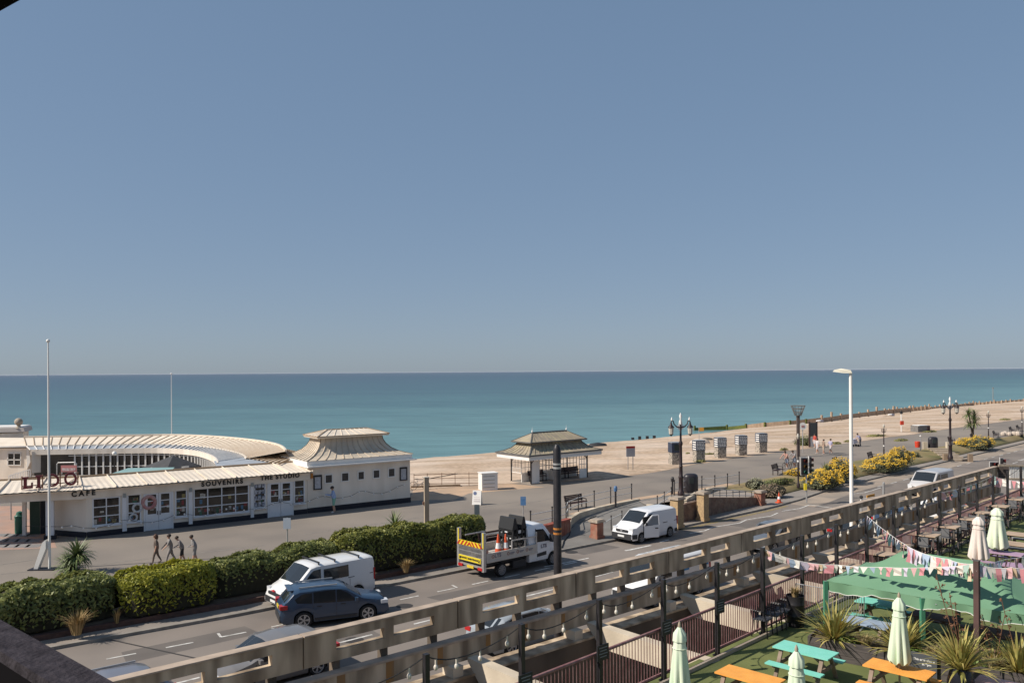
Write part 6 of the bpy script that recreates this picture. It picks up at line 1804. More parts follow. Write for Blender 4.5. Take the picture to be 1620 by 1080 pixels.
# beacon basket, signs and traffic lights
bc = G(1263, 722, ZP); hz = DP(1263, 657, bc.y).z - ZP; ht_ = DP(1263, 641, bc.y).z - ZP
be = thing('beacon_brazier', 'tall dark beacon post carrying an iron fire basket', 'beacon', bc)
q = MB(); q.box((0, 0, hz / 2), (.30, .30, hz)); q.build('post', mat('beacon_brown', (.10, .075, .065), .7), be)
q = MB(); rb, rt = .35, .78
for k in range(14):
    a = 2 * math.pi * k / 14; q.bar((rb * math.cos(a), rb * math.sin(a), hz), (rt * math.cos(a), rt * math.sin(a), ht_), .045)
for f_ in (0, .3, .65, .97):
    r_ = lerp(rb, rt, f_); z_ = lerp(hz, ht_, f_)
    q.tube([(r_ * math.cos(k * math.pi / 10), r_ * math.sin(k * math.pi / 10), z_) for k in range(21)], .03, 5, False)
q.lathe([(.01, hz), (rb, hz)], (0, 0, 0), 12, cap=False)
q.build('fire_basket', mat('grey_iron', (.16, .15, .14), .7), be)
ls = thing('lifebuoy_sign', 'round white warning sign on a post beside the beacon', 'sign', G(1270, 716, ZP)); zz_ = DP(1270, 674, G(1270, 716, ZP).y).z - ZP
q = MB(); q.tube([(0, 0, 0), (0, 0, zz_)], .05, 6); q.build('post', steel, ls)
q = MB(); q.lathe([(.001, -.02), (.44, -.02), (.44, .02), (.001, .02)], (0, -.08, zz_), 18, Matrix.Rotation(R(90), 3, 'X')); q.build('disc', whitep, ls)
q = MB(); q.box((0, -.12, zz_), (.34, .02, .24)); q.build('pictogram', mat('faint_red', (.4, .2, .2), .6), ls)
nb = thing('information_board', 'dark framed promenade notice panel on a white base', 'sign', G(1286.5, 707, ZP), R(25))
q = MB(); q.box((0, 0, 2.2), (1.15, .1, 1.7)); q.build('panel', mat('slate_panel', (.09, .10, .09), .3), nb)
for x in (-.62, .62): q = MB(); q.box((x, 0, 1.6), (.14, .14, 3.2)); q.build('frame_post', benchm, nb)
q = MB(); q.box((.05, 0, .65), (1.0, .12, 1.2)); q.build('base_panel', whitep, nb)
tl = G(1276, 795, .13); zt_ = DP(1276, 750, tl.y).z - .13; ztop_ = DP(1276, 724, tl.y).z - .13
def traffic_head(parent, x, y, rz, z0, z1, name='signal_head'):
    M = Matrix.Rotation(rz, 3, 'Z'); q = MB()
    c = Vector((x, y, (z0 + z1) / 2)); q.box(c, (.42, .22, z1 - z0), M=M); hd_ = q.build(name, blackp, parent)
    q = MB(); q.box(c + M @ Vector((0, .10, 0)), (.56, .03, z1 - z0 + .12), M=M); q.build('white_border', whitep, hd_)
    q = MB(); q.box(c + M @ Vector((0, -.0, 0)), (.50, .17, z1 - z0 + .02), M=M); q.build('backing_board', blackp, hd_)
    for k, c_ in enumerate(((.10, .015, .012), (.10, .05, .01), (.04, .12, .09))):
        zz = lerp(z1, z0, (k + .5) / 3); q = MB(); q.lathe([(.001, .0), (.11, .0), (.13, .16)], c + M @ Vector((0, -.11, zz - c.z)), 12, M @ Matrix.Rotation(R(90), 3, 'X'), cap=False); q.build('lens', mat('signal_lens_%d' % k, c_, .2), hd_)
    return hd_
tls = thing('traffic_light', 'traffic light with white edged head on the pavement by the yellow bushes', 'traffic light', tl, 0)
q = MB(); q.tube([(0, 0, 0), (0, 0, ztop_)], .06, 8); q.build('post', steel, tls)
traffic_head(tls, -.18, -.12, R(8), zt_, ztop_); traffic_head(tls, .30, .05, R(75), zt_ + .1, ztop_ + .05)
q = MB(); q.box((-.12, -.1, 1.25), (.2, .16, .5)); q.build('push_button_box', mat('hazard_yellow', (0, 0, 0)), tls)
tb = on_q(1576, 20.5, .12); zA, zB = DP(1576, 746, tb.y).z - .12, DP(1576, 731, tb.y).z - .12
tl2 = thing('traffic_light', 'traffic light heads showing above the far end of the parapet', 'traffic light', tb, 0)
q = MB(); q.tube([(0, 0, 0), (0, 0, zB)], .06, 8); q.build('post', steel, tl2)
traffic_head(tl2, -.20, -.1, R(5), zA, zB); traffic_head(tl2, .35, 0, R(60), zA, zB + .25)
gp_ = on_q(1397.5, 22, .12); hh = DP(1397.5, 764, gp_.y).z - .12
t = thing('bollard_post', 'plain grey post on the near pavement left of the minibus', 'post', gp_); q = MB(); q.tube([(0, 0, 0), (0, 0, hh)], .07, 8); q.build('shaft', steel, t); q = MB(); q.ball((0, 0, hh), .07, 6); q.build('cap', steel, t)
rw = on_q(1372, 21.5, .12); zr = DP(1372, 787, rw.y).z - .12
t = thing('roadworks_barrier', 'red and white roadworks barrier with orange board on the near pavement', 'barrier', rw, RA)
q = MB(); q.box((0, 0, zr - .12), (1.6, .05, .22)); q.build('board', whitep, t)
q = MB(); q.box((.3, -.03, zr + .08), (.9, .04, .14)); q.build('orange_board', mat('orange_panel', (0, 0, 0)), t)
for x in (-.75, .75): q = MB(); q.bar((x, 0, 0), (x, 0, zr), .07); q.build('leg', steel, t)
q = MB(); q.ball((-.75, 0, zr + .12), .1, 6); q.build('lamp', trim, t)
rb_ = G(1451.5, 714, .65)
t = thing('litter_bin', 'bright red litter bin on a post at the bank edge', 'bin', rb_); q = MB(); q.lathe([(.26, .5), (.30, 1.15), (.27, 1.2)], (0, 0, 0), 14); q.build('bucket', mat('bright_red_plastic', (.55, .05, .02), .5), t)
q = MB(); q.tube([(.36, 0, -.4), (.36, 0, 1.75)], .05, 8); q.build('post', steel, t)
q = MB(); q.ball((.36, 0, 1.82), .1, 6); q.build('cap', whitep, t)
# stone steps in the bank
stp = thing('stone_steps', 'stone steps with side posts cut into the grass bank', 'steps', G(1495, 722, .2), 0, None, True)
pa, pb_ = G(1512, 727, .12), G(1483, 710, ZP + .06)
for i in range(6):
    f_ = i / 5; c = lerp(pa, pb_, f_)
    q = MB(); q.box(c + Vector((0, 0, -.02)), (.62, 2.2, .26), ang(pb_ - pa)); q.build('step', mat('pale_step', (.42, .34, .26), .9, (.3, .24, .18), 3, .7), stp)
for i, f_ in enumerate((-.1, 1.05)):
    c = lerp(pa, pb_, f_); nn = Vector((-(pb_ - pa).y, (pb_ - pa).x, 0)).normalized()
    for sgn_ in (-1, 1): q = MB(); q.box(c + nn * 1.3 * sgn_ + Vector((0, 0, .35)), (.45, .45, .9), ang(pb_ - pa)); q.build('end_post', mat('brown_concrete', (0, 0, 0)) if i == 0 else concrete_pale, stp)
# beach hut, lifebuoy post
hb = thing('beach_store', 'low grey flat roofed store on the beach edge', 'shed', G(1456, 683, ZP), R(14))
q = MB(); q.box((0, 0, .5), (2.2, 1.6, 1.0)); q.build('walls', mat('grey_boards', (.20, .19, .18), .8, (.13, .12, .115), 3, .7), hb)
q = MB(); q.box((.05, 0, 1.03), (1.7, 1.5, .06)); q.build('roof', whitep, hb)
q = MB(); q.box((.8, -.82, .48), (.5, .04, .9)); q.build('door', mat('dark_red_door', (.07, .03, .03), .6), hb)
lb = thing('lifebuoy_post', 'white post with red lifebuoy housing on the shingle', 'post', G(1426, 684, .6)); q = MB(); q.tube([(0, 0, 0), (0, 0, 3.0)], .08, 8); q.build('post', whitep, lb)
q = MB(); q.box((.1, 0, 1.5), (.5, .2, .6)); q.build('housing', mat('bright_red_plastic', (0, 0, 0)), lb); q = MB(); q.box((0, 0, 3.1), (.3, .3, .4)); q.build('head', trim, lb)
mast = thing('navigation_pole', 'thin faint pole standing at the far waterline', 'pole', G(1571, 637, -2.3)); q = MB(); q.tube([(0, 0, 0), (0, 0, 5.5)], .12, 6); q.build('shaft', mat('pole_grey', (.25, .25, .24), .8), mast); q = MB(); q.box((0, 0, 5.5), (.5, .5, .3)); q.build('top_mark', mat('pole_grey', (0, 0, 0)), mast)

# groynes
gtim = mat('groyne_timber', (.46, .34, .24), .9, (.28, .2, .14), 2, .7, stretch=(1, 1, .4))
weedt = mat('weedy_timber', (.12, .135, .03), .9, (.07, .08, .025), 2, .7)
gr = thing('timber_groyne', 'long timber groyne with tall posts crossing the beach, weedy at its seaward end', 'groyne', G(1160, 680, -2.3), 0, None, True)
gpts = [(1099, 679, -2.3), (1150, 677.5, -2.2), (1180, 676, -1.8), (1210, 673.5, -1.4), (1250, 670.5, -1.0), (1300, 666, -.6), (1345, 659.5, -.3), (1400, 653, -.2), (1440, 649.5, -.2)]
GPW = [G(u, v, z) for u, v, z in gpts]
q = MB()
for a_, b_ in zip(GPW[:3], GPW[1:3]): q.plate([a_ - Vector((0, 0, .3)), b_ - Vector((0, 0, .3)), b_ + Vector((0, 0, .55)), a_ + Vector((0, 0, .35))], (.2, .25, 0))
q.build('weedy_planking', weedt, gr)
q = MB()
for i, (a_, b_) in enumerate(zip(GPW[2:], GPW[3:])): q.plate([a_ - Vector((0, 0, .3)), b_ - Vector((0, 0, .3)), b_ + Vector((0, 0, .75)), a_ + Vector((0, 0, .65 if i else .55))], (.2, .25, 0))
q.build('planking', gtim, gr)
RGP = resample(GPW, 5.2)
for i, p_ in enumerate(RGP):
    f_ = i / len(RGP); h = (.8 if f_ < .30 else .9 + 1.0 * ((i * 7) % 5) / 5.0)
    q = MB(); q.box(p_ + Vector((0, 0, h / 2 - .2)), (.34, .34, h + .4), .4); q.build('post', weedt if f_ < .30 else gtim, gr)
def groyne(label, u0, v0, u1, v1, n, h):
    a_, b_ = G(u0, v0, -1.2), G(u1, v1, -.4)
    t = thing('timber_groyne', label, 'groyne', a_, 0, 'distant groynes along the waterline', True)
    q = MB(); q.plate([a_ - Vector((0, 0, .4)), b_ - Vector((0, 0, .4)), b_ + Vector((0, 0, .6)), a_ + Vector((0, 0, .6))], (.3, .4, 0)); q.build('planking', gtim, t)
    for i in range(n):
        p_ = lerp(a_, b_, i / (n - 1)); hh = h * (.5 + .5 * ((i * 5) % 4) / 4)
        q = MB(); q.box(p_ + Vector((0, 0, hh / 2 - .3)), (.32, .32, hh + .6), .4); q.build('post', gtim, t)
groyne('second timber groyne behind the street light head, ending at the long groyne', 1400, 651.5, 1470, 645.5, 12, 1.3)
groyne('third timber groyne just left of the second ornate lamp top', 1466, 648, 1540, 640, 12, 1.3)
groyne('fourth timber groyne at the faint pole', 1532, 641, 1585, 636.8, 10, 1.2)
groyne('last timber groyne reaching the right hand edge', 1578, 637.5, 1640, 633, 10, 1.2)
ob = thing('old_groyne_stumps', 'row of dark rotten stumps at the waterline below the lamp', 'groyne', G(1015, 695.5, -2.3), 0, None, True)
for u, v in ((1001, 695.6), (1012, 695.4), (1024, 694.9), (1035, 694.2)):
    q = MB(); q.box(G(u, v, -2.35) + Vector((0, 0, .25)), (.5, .5, .8 if u != 1001 else .4)); q.build('stump', trim, ob)
for (u, v, z, lab) in ((1296, 667.5, .0, 'pale upturned boat shape by the groyne'), (1409, 657.5, .2, 'white dinghy lying on the far shingle')):
    bt = thing('small_boat', lab, 'boat', G(u, v, z), R(20)); q = MB(); q.lathe([(.02, -.8), (.2, -.6), (.26, 0), (.22, .6), (.05, .8)], (0, 0, .2), 10, Matrix.Rotation(R(90), 3, 'Y')); q.build('hull', whitep, bt, 60)
    q = MB(); q.box((.5, 0, .2), (.7, .5, .5)); q.build('cover', mat('grey_tarp', (.36, .36, .42), .7), bt)
bt = thing('small_boat', 'dark boat end showing at the right of the shelter roof', 'boat', G(946, 711, -.6), R(10)); q = MB(); q.lathe([(.02, -1.6), (.5, -1.1), (.62, 0), (.5, .9), (.4, 1.2)], (0, 0, .4), 10, Matrix.Rotation(R(90), 3, 'Y')); q.build('hull', trim, bt, 60); q = MB(); q.box((0, 0, .1), (2.2, .9, .35)); q.build('cover', steel, bt)

# ------------------------------------------------------------------ people
skinm = mat('skin', (.52, .30, .21), .6)
hairdark = mat('dark_hair', (.035, .022, .016), .7)
eyem = mat('eye_dark', (.03, .02, .02), .4)
lipm = mat('lips', (.40, .17, .14), .6)
shoem = mat('white_trainers', (.6, .58, .57), .6)
def person(label, p, rz, h, topc, legc, pose, shorts=False, sleeves=True, hairm=None, group=None, shoes=None, bag=False):
    """pose: dict with stride (fraction), lean, armL/armR = (elbow, wrist) offsets; figure faces +x"""
    root = thing('person', label, 'person', p, rz, group)
    lean = pose.get('lean', 0.0); st_ = pose.get('stride', .0); hd_ = pose.get('head', 0.0)
    me = bpy.data.meshes.new('body'); bm = bmesh.new()
    vs, rad = [], []
    def V(x, y, z, r, parent=None):
        v = bm.verts.new((x, y, z)); vs.append(v); rad.append(r)
        if parent is not None: bm.edges.new((parent, v))
        return v
    pel = V(0, 0, .95, .125)
    ab = V(lean * .2, 0, 1.08, .124, pel); ch = V(lean * .55, 0, 1.27, .150, ab); nk = V(lean * .9, 0, 1.46, .062, ch)
    hx = lean * 1.05 + hd_ * .05
    jaw = V(hx + .02, 0, 1.55, .060, nk); cra = V(hx + .005 + hd_ * .03, 0, 1.655, .086, jaw); V(hx + hd_ * .04, 0, 1.70, .07, cra)
    hands = []
    for sgn_, k in ((1, 'armL'), (-1, 'armR')):
        sh = V(lean * .75, .175 * sgn_, 1.41, .062, ch)
        e_, w_ = pose[k]
        el = V(lean * .75 + e_[0], (.21 + e_[1]) * sgn_, 1.41 + e_[2], .043, sh)
        wr = V(lean * .75 + w_[0], (.21 + w_[1]) * sgn_, 1.41 + w_[2], .029, el)
        d = (wr.co - el.co).normalized(); sd = d.cross(Vector((0, 0, 1)) if abs(d.z) < .9 else Vector((1, 0, 0))).normalized()
        pa = V(*(wr.co + d * .07), .030, wr)
        for f_, L in ((-.030, .062), (-.010, .074), (.010, .070), (.028, .056)):
            k1 = V(*(pa.co + d * .028 + sd * f_), .0095, pa); V(*(pa.co + d * (.028 + L) + sd * f_ * 1.15 + Vector((.012, 0, -.008))), .0075, k1)
        t1 = V(*(wr.co + d * .035 + sd * .040), .011, wr); V(*(wr.co + d * .075 + sd * .058), .009, t1)
    for sgn_ in (1, -1):
        f_ = st_ * sgn_
        hp = V(0, .088 * sgn_, .90, .102, pel)
        kn = V(.22 * f_ + .03, .095 * sgn_, .50, .066, hp)
        an = V(.42 * f_ - (.05 if f_ < 0 else 0), .09 * sgn_, .09 + (.04 if f_ < 0 else 0), .040, kn)
        hl = V(an.co.x + .02, .09 * sgn_, .04 + (.03 if f_ < 0 else 0), .042, an)
        V(an.co.x + .17, .10 * sgn_, .035, .032, hl)
    bm.verts.ensure_lookup_table()
    bm.to_mesh(me); bm.free()
    tmp_ = bpy.data.objects.new('tmp_body', me); col.objects.link(tmp_)
    sk = tmp_.modifiers.new('Skin', 'SKIN'); sk.use_smooth_shade = True
    sub = tmp_.modifiers.new('Sub', 'SUBSURF'); sub.levels = 1; sub.render_levels = 1
    for i, r_ in enumerate(rad):
        me.skin_vertices[0].data[i].radius = (r_, r_ * (1.28 if i in (0, 1, 2) else 1))
        me.skin_vertices[0].data[i].use_root = (i == 0)
    dg = bpy.context.evaluated_depsgraph_get()
    m2 = bpy.data.meshes.new_from_object(tmp_.evaluated_get(dg)); bpy.data.objects.remove(tmp_)
    m2.name = 'body'
    m2.materials.clear()
    for mm in (skinm, topc, legc, shoes or shoem, eyem, lipm): m2.materials.append(mm)
    sleeve = .22 if not sleeves else .30
    for pl_ in m2.polygons:
        c = pl_.center; i = 0
        armish = abs(c.y) > .20 and c.z > .75
        if c.z < .075: i = 3
        elif c.z < (.50 if shorts else .05): i = 0 if shorts else 2
        elif c.z < .97 and not armish: i = 2
        elif c.z < 1.47 and not armish: i = 1
        elif armish and c.z > 1.41 - (sleeve if sleeves != 'long' else 9) and Vector((c.x - lean * .75, 0, c.z - 1.41)).length < (.30 if sleeves != 'long' else .52): i = 1
        pl_.material_index = i
        pl_.use_smooth = True
    bd = bpy.data.objects.new('body', m2); col.objects.link(bd); bd.parent = root
    hz_ = 1.63
    fx = hx + .085 + hd_ * .03
    q = MB(); q.ball((fx + .006, 0, 1.605), .016, 6, (1.2, .8, 1.4)); q.build('nose', skinm, root, 60)
    q = MB(); q.ball((fx - .005, .032, 1.64), .011, 5); q.ball((fx - .005, -.032, 1.64), .011, 5); q.build('eyes', eyem, root, 60)
    q = MB(); q.box((fx - .012, 0, 1.562), (.014, .042, .011)); q.build('mouth', lipm, root)
    for sgn_ in (1, -1): q = MB(); q.ball((hx - .005, .088 * sgn_, 1.625), .022, 6, (.8, .45, 1.3)); q.build('ear', skinm, root, 60)
    q = MB(); q.lathe([(.001, .105), (.06, .09), (.094, .045), (.102, .0), (.095, -.05), (.085, -.085)], (hx - .018 + hd_ * .03, 0, 1.655), 12, Matrix.Rotation(R(-18), 3, 'Y'), cap=False); q.build('hair', hairm or hairdark, root, 60)
    s_ = h / 1.76
    root.scale = (s_ * 1.16, s_ * 1.18, s_)
    return root
hang = ((-.02, .02, -.28), (.04, .02, -.52))
swf = ((.10, .03, -.26), (.26, .0, -.44)); swb = ((-.14, .03, -.25), (-.16, .04, -.50))
phone = ((.06, .03, -.27), (.30, -.08, -.22))
clasp = ((-.03, .05, -.28), (.19, -.12, -.36))
blk = mat('black_cloth', (.03, .027, .03), .85, (.05, .045, .048), 6, .5)
def facing_dir(p, q): return ang(q - p)
pm1 = G(528.5, 810.5, ZP)
person('person in a light blue shirt and green shorts reading a phone by the pavilion wall', pm1, ang(LD) + R(165), 1.86, mat('light_blue_shirt', (.34, .45, .66), .85, (.28, .36, .6), 6, .6), mat('mint_shorts', (.20, .42, .33), .85), dict(lean=.06, stride=.05, armL=phone, armR=phone, head=.6), True)
GW = 'people in dark clothes walking along the hedge'
greys = [mat('dark_grey_cloth_%d' % i, c_, .9) for i, c_ in enumerate(((.15, .115, .095), (.25, .225, .21), (.20, .18, .175), (.27, .25, .24)))]
for (u, v, h, lab, pose, i) in ((247.5, 888.5, 1.50, 'long haired person in brown grey leading the group walking past the hedge', dict(lean=.05, stride=.45, armL=hang, armR=swb), 0),
                                (270, 888.5, 1.52, 'person in grey swinging a bare arm forward, second in the walking group', dict(lean=.08, stride=.55, armL=swf, armR=swf), 1),
                                (288.5, 888, 1.42, 'stooping person in grey with clasped forearms in the walking group', dict(lean=.22, stride=.25, armL=clasp, armR=clasp, head=.8), 2),
                                (308.5, 888, 1.47, 'person in grey with folded forearms at the back of the walking group', dict(lean=.14, stride=.2, armL=clasp, armR=clasp, head=.5), 3)):
    o = person(lab, G(u, v + 2, ZP), ang(-LD) + R(-6), h, greys[i], greys[i] if i != 2 else blk, pose, i >= 2, True, mat('brown_hair', (.10, .05, .03), .7) if i == 0 else None, GW, mat('dark_shoe', (.08, .05, .05), .7) if i < 2 else None)
    if i == 0:
        q = MB(); q.lathe([(.06, 1.40), (.10, 1.52), (.105, 1.62), (.06, 1.72)], (.0, 0, 0), 10, cap=True); q.build('long_hair', mat('brown_hair', (0, 0, 0)), o, 60)
pale = mat('pale_top', (.55, .50, .50), .9); pinkish = mat('bare_shoulder_top', (.46, .27, .22), .9); bluesh = mat('denim_shorts', (.22, .25, .32), .9); redt = mat('red_top', (.42, .07, .05), .9)
bluet = mat('lilac_top', (.36, .34, .46), .9)
FP = 'people far along the promenade'
person('person in red standing at the white base of the notice panel', G(1289, 708, ZP), R(200), 1.75, redt, pale, dict(stride=.1, armL=hang, armR=hang), True, True, None, FP)
person('person in a white top walking toward the beacon', G(1293, 717, ZP), R(200), 1.75, pale, pale, dict(stride=.4, armL=hang, armR=swb), True, True, None, FP)
person('person in brown walking between two pale dressed companions', G(1303, 718, ZP), R(200), 1.72, mat('brown_top', (.25, .18, .14), .9), mat('tan_shorts', (.4, .32, .25), .9), dict(stride=.3, armL=swf, armR=swb), True, True, None, FP)
person('person in pale blue walking behind the brown dressed person', G(1314, 717, ZP), R(200), 1.72, bluet, pale, dict(stride=.5, armL=hang, armR=swf), True, True, None, FP)
# cyclists riding by the traffic lights
for (u, v, lab, c_, bl) in ((1245, 742, 'cyclist in a salmon top riding by the slim lamp post', pinkish, 'bicycle under the salmon topped cyclist'), (1257, 741, 'cyclist in grey riding behind the salmon topped cyclist', mat('cyclist_grey', (.3, .27, .27), .9), 'bicycle under the grey topped cyclist')):
    p_ = G(u, v, ZP); bicycle(bl, p_, ang(RD) + math.pi, blackp)
    o = person(lab, p_ + Vector((0, 0, .12)), ang(RD) + math.pi, 1.72, c_, bluesh, dict(lean=.28, stride=.28, armL=((.18, .02, -.2), (.42, .0, -.36)), armR=((.18, .02, -.2), (.42, .0, -.36)), head=.3), True)
# person with a pushchair
pp_ = G(1361, 706, ZP)
person('person in lilac bending over a pushchair on the far promenade', pp_, R(190), 1.7, bluet, mat('dark_trousers', (.08, .08, .09), .9), dict(lean=.3, stride=.2, armL=((.12, 0, -.25), (.36, 0, -.40)), armR=((.12, 0, -.25), (.36, 0, -.40)), head=.5))
pr = thing('pushchair', 'small dark pushchair in front of the lilac dressed person', 'pushchair', pp_ + Vector((-.75, -.1, 0)), R(190))
q = MB(); q.plate([(-.3, -.25, .5), (.3, -.25, .35), (.35, -.25, .9), (-.1, -.25, 1.0)], (0, .5, 0)); q.build('seat', mat('grey_tarp', (0, 0, 0)), pr)
q = MB(); q.bar((-.55, -.2, 1.0), (.3, -.2, .15), .03); q.bar((-.55, .2, 1.0), (.3, .2, .15), .03); q.bar((-.35, 0, .15), (.1, 0, .6), .03); q.build('frame', steel, pr)
for x in (-.35, .32):
    for y in (-.25, .25): q = MB(); q.lathe([(.15, -.02), (.15, .02)], (x, y, .15), 12, Matrix.Rotation(R(90), 3, 'X')); q.build('wheel', rubber, pr)

# ------------------------------------------------------------------ concrete parapet and frame in front of the terrace
def PQ(s_, dq, z): return RF(s_, interp(PARQ, s_) + dq, z)
par = thing('concrete_parapet', 'weathered slotted concrete parapet running along the street side', 'parapet', PQ(20, 0, 3.7), 0, None, True)
J = [4.2 + 4.32 * i for i in range(-2, 12)]
J[-1] = 54.4
ZT, ZB = 4.48, 3.78
def pslab(mb, s0, s1, q0, q1, z0, z1):
    a0, a1, b0, b1 = PQ(s0, q0, z0), PQ(s1, q0, z0), PQ(s0, q1, z0), PQ(s1, q1, z0)
    V = [a0, a1, b1, b0]; V += [v + Vector((0, 0, z1 - z0)) for v in V]
    mb.add(V, [(0, 1, 2, 3), (4, 5, 6, 7), (0, 1, 5, 4), (1, 2, 6, 5), (2, 3, 7, 6), (3, 0, 4, 7)])
for i, (a_, b_) in enumerate(zip(J, J[1:])):
    L = b_ - a_; g_ = .018
    x = [a_ + g_, a_ + L * .19, a_ + L * .49, a_ + L * .55, a_ + L * .83, b_ - g_]
    q = MB()
    zs0, zs1 = 4.02, 4.27
    pslab(q, x[0], x[5], -.10, .10, zs1, ZT); pslab(q, x[0], x[5], -.10, .10, ZB, zs0)
    pslab(q, x[0], x[1], -.10, .10, zs0, zs1); pslab(q, x[2], x[3], -.10, .10, zs0, zs1); pslab(q, x[4], x[5], -.10, .10, zs0, zs1)
    # splayed sides of the slots on the street side
    q.build('panel', concrete, par)
    q = MB(); pslab(q, x[0], x[5], -.13, .13, ZT + .001, ZT + .035); q.build('coping', mat('pinkish_coping', (.46, .36, .28), .9, (.3, .235, .18), 3, .8), par)
    for f_ in (.20, .84) :
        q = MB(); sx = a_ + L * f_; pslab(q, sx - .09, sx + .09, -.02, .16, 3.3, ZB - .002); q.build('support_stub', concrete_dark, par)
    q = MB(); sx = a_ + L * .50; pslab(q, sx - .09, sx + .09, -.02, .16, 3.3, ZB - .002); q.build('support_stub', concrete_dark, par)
wl = thing('concrete_upstand', 'stained concrete wall below the parapet with rust runs', 'wall', PQ(20, 0, 3.0), 0, None, True)
for i, (a_, b_) in enumerate(zip(J, J[1:])):
    L = b_ - a_
    q = MB(); pslab(q, a_, b_, -.26, -.04, 2.98, 3.50); q.build('wall_panel', concrete, wl)
    q = MB(); pslab(q, a_, b_, -.29, -.01, 3.501, 3.56); q.build('ledge', mat('pinkish_coping', (0, 0, 0)), wl)
    for f_ in (.20, .50, .84):
        sx = a_ + L * f_; rr = random.Random(int(sx * 10))
        q = MB(); pslab(q, sx - rr.uniform(.07, .13), sx + rr.uniform(.06, .12), -.263, -.2605, 2.99 + rr.uniform(0, .2), 3.50); q.build('rust_stain', rustm, wl)
    q = MB(); sx = a_ + L * .93; pslab(q, sx - .16, sx + .16, -.50, -.05, 2.72, 2.979); q.build('corbel', concrete_pale, wl)
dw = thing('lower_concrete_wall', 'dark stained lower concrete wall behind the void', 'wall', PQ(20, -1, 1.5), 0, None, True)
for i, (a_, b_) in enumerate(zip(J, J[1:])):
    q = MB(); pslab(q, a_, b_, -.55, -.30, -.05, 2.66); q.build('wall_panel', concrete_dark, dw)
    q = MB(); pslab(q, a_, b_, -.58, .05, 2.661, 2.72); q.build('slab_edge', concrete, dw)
fr_ = thing('concrete_beams', 'row of pale concrete beams spanning from the wall to the terrace edge', 'beam', PQ(20, -3, 2.8), 0, None, True)
ZBm = 3.0
for k in range(-3, 11):
    s_ = 17.6 + 4.42 * k
    if s_ > 54: break
    q = MB()
    q0 = interp(PARQ, s_) - .26; q1 = interp(RAILQ, s_) - .3
    A_, B_ = RF(s_, q0 - .002, 0), RF(s_, q1, 0)
    for dx in (0,):
        P = [(q0 - .002, 3.04), (q0 - .002, 2.95), (q0 - .55, 2.42), (q1, 2.42), (q1, ZBm), (q0 - .35, ZBm + .03)]
        V1 = [RF(s_ - .16, qq, zz_) for qq, zz_ in P]
        q.plate(V1, RD * .32)
    q.build('beam', concrete_pale, fr_)

# terrace
def RQ(s_, dq, z): return RF(s_, interp(RAILQ, s_) + dq, z)
dk = MB()
dA = [RQ(-14 + 1.5 * i, .12, ZD) for i in range(52)]; dB = [RF(sq(p_)[0], -8, ZD) for p_ in dA]
dk.strip(dA, dB); struct('terrace_turf', dk, turf)
dk = MB()
dk.strip([p_ - Vector((0, 0, .004)) for p_ in dA], flat(dA, 2.5)); dk.strip(flat(dA, 2.5), flat(dB, 2.5))
struct('terrace_slab', dk, concrete)
ed = MB()
for a_, b_ in zip(dA, dA[1:]):
    n = RN * -.36; ed.bar(a_ + n + Vector((0, 0, .05)), b_ + n + Vector((0, 0, .05)), .07, .09)
struct('edging_strip', ed, mat('pale_timber_edging', (.50, .40, .31), .8, (.36, .28, .21), 3, .6))

# maroon railing: one bay of bars between every pair of posts
rlg = thing('terrace_railing', 'faded maroon barred railing along the terrace edge', 'railing', RQ(15, 0, ZD), 0, None, True)
PS = [10.8 + 2.40 * k for k in range(-4, 20)]
zt_r, zb_r = ZD + 1.22, ZD + .14
for a_, b_ in zip(PS, PS[1:]):
    q = MB(); q.tube([RQ(a_, 0, zt_r), RQ(b_, 0, zt_r)], .038, 8); q.build('top_rail', maroon, rlg)
    q = MB(); q.bar(RQ(a_, 0, zb_r), RQ(b_, 0, zb_r), .045, .05); q.build('bottom_rail', maroon, rlg)
    q = MB(); n = 21
    for i in range(1, n):
        p_ = RQ(lerp(a_, b_, i / n), 0, 0); q.bar(Vector((p_.x, p_.y, zb_r)), Vector((p_.x, p_.y, zt_r)), .017)
    q.build('bar_panel', maroon, rlg)
for a_ in PS:
    q = MB(); q.bar(RQ(a_ + .09, -.02, ZD - .25), RQ(a_ + .09, -.02, zt_r + .02), .09); q.build('post', mat('chipped_maroon', (.24, .085, .085), .65, (.45, .28, .26), 7, .7), rlg)
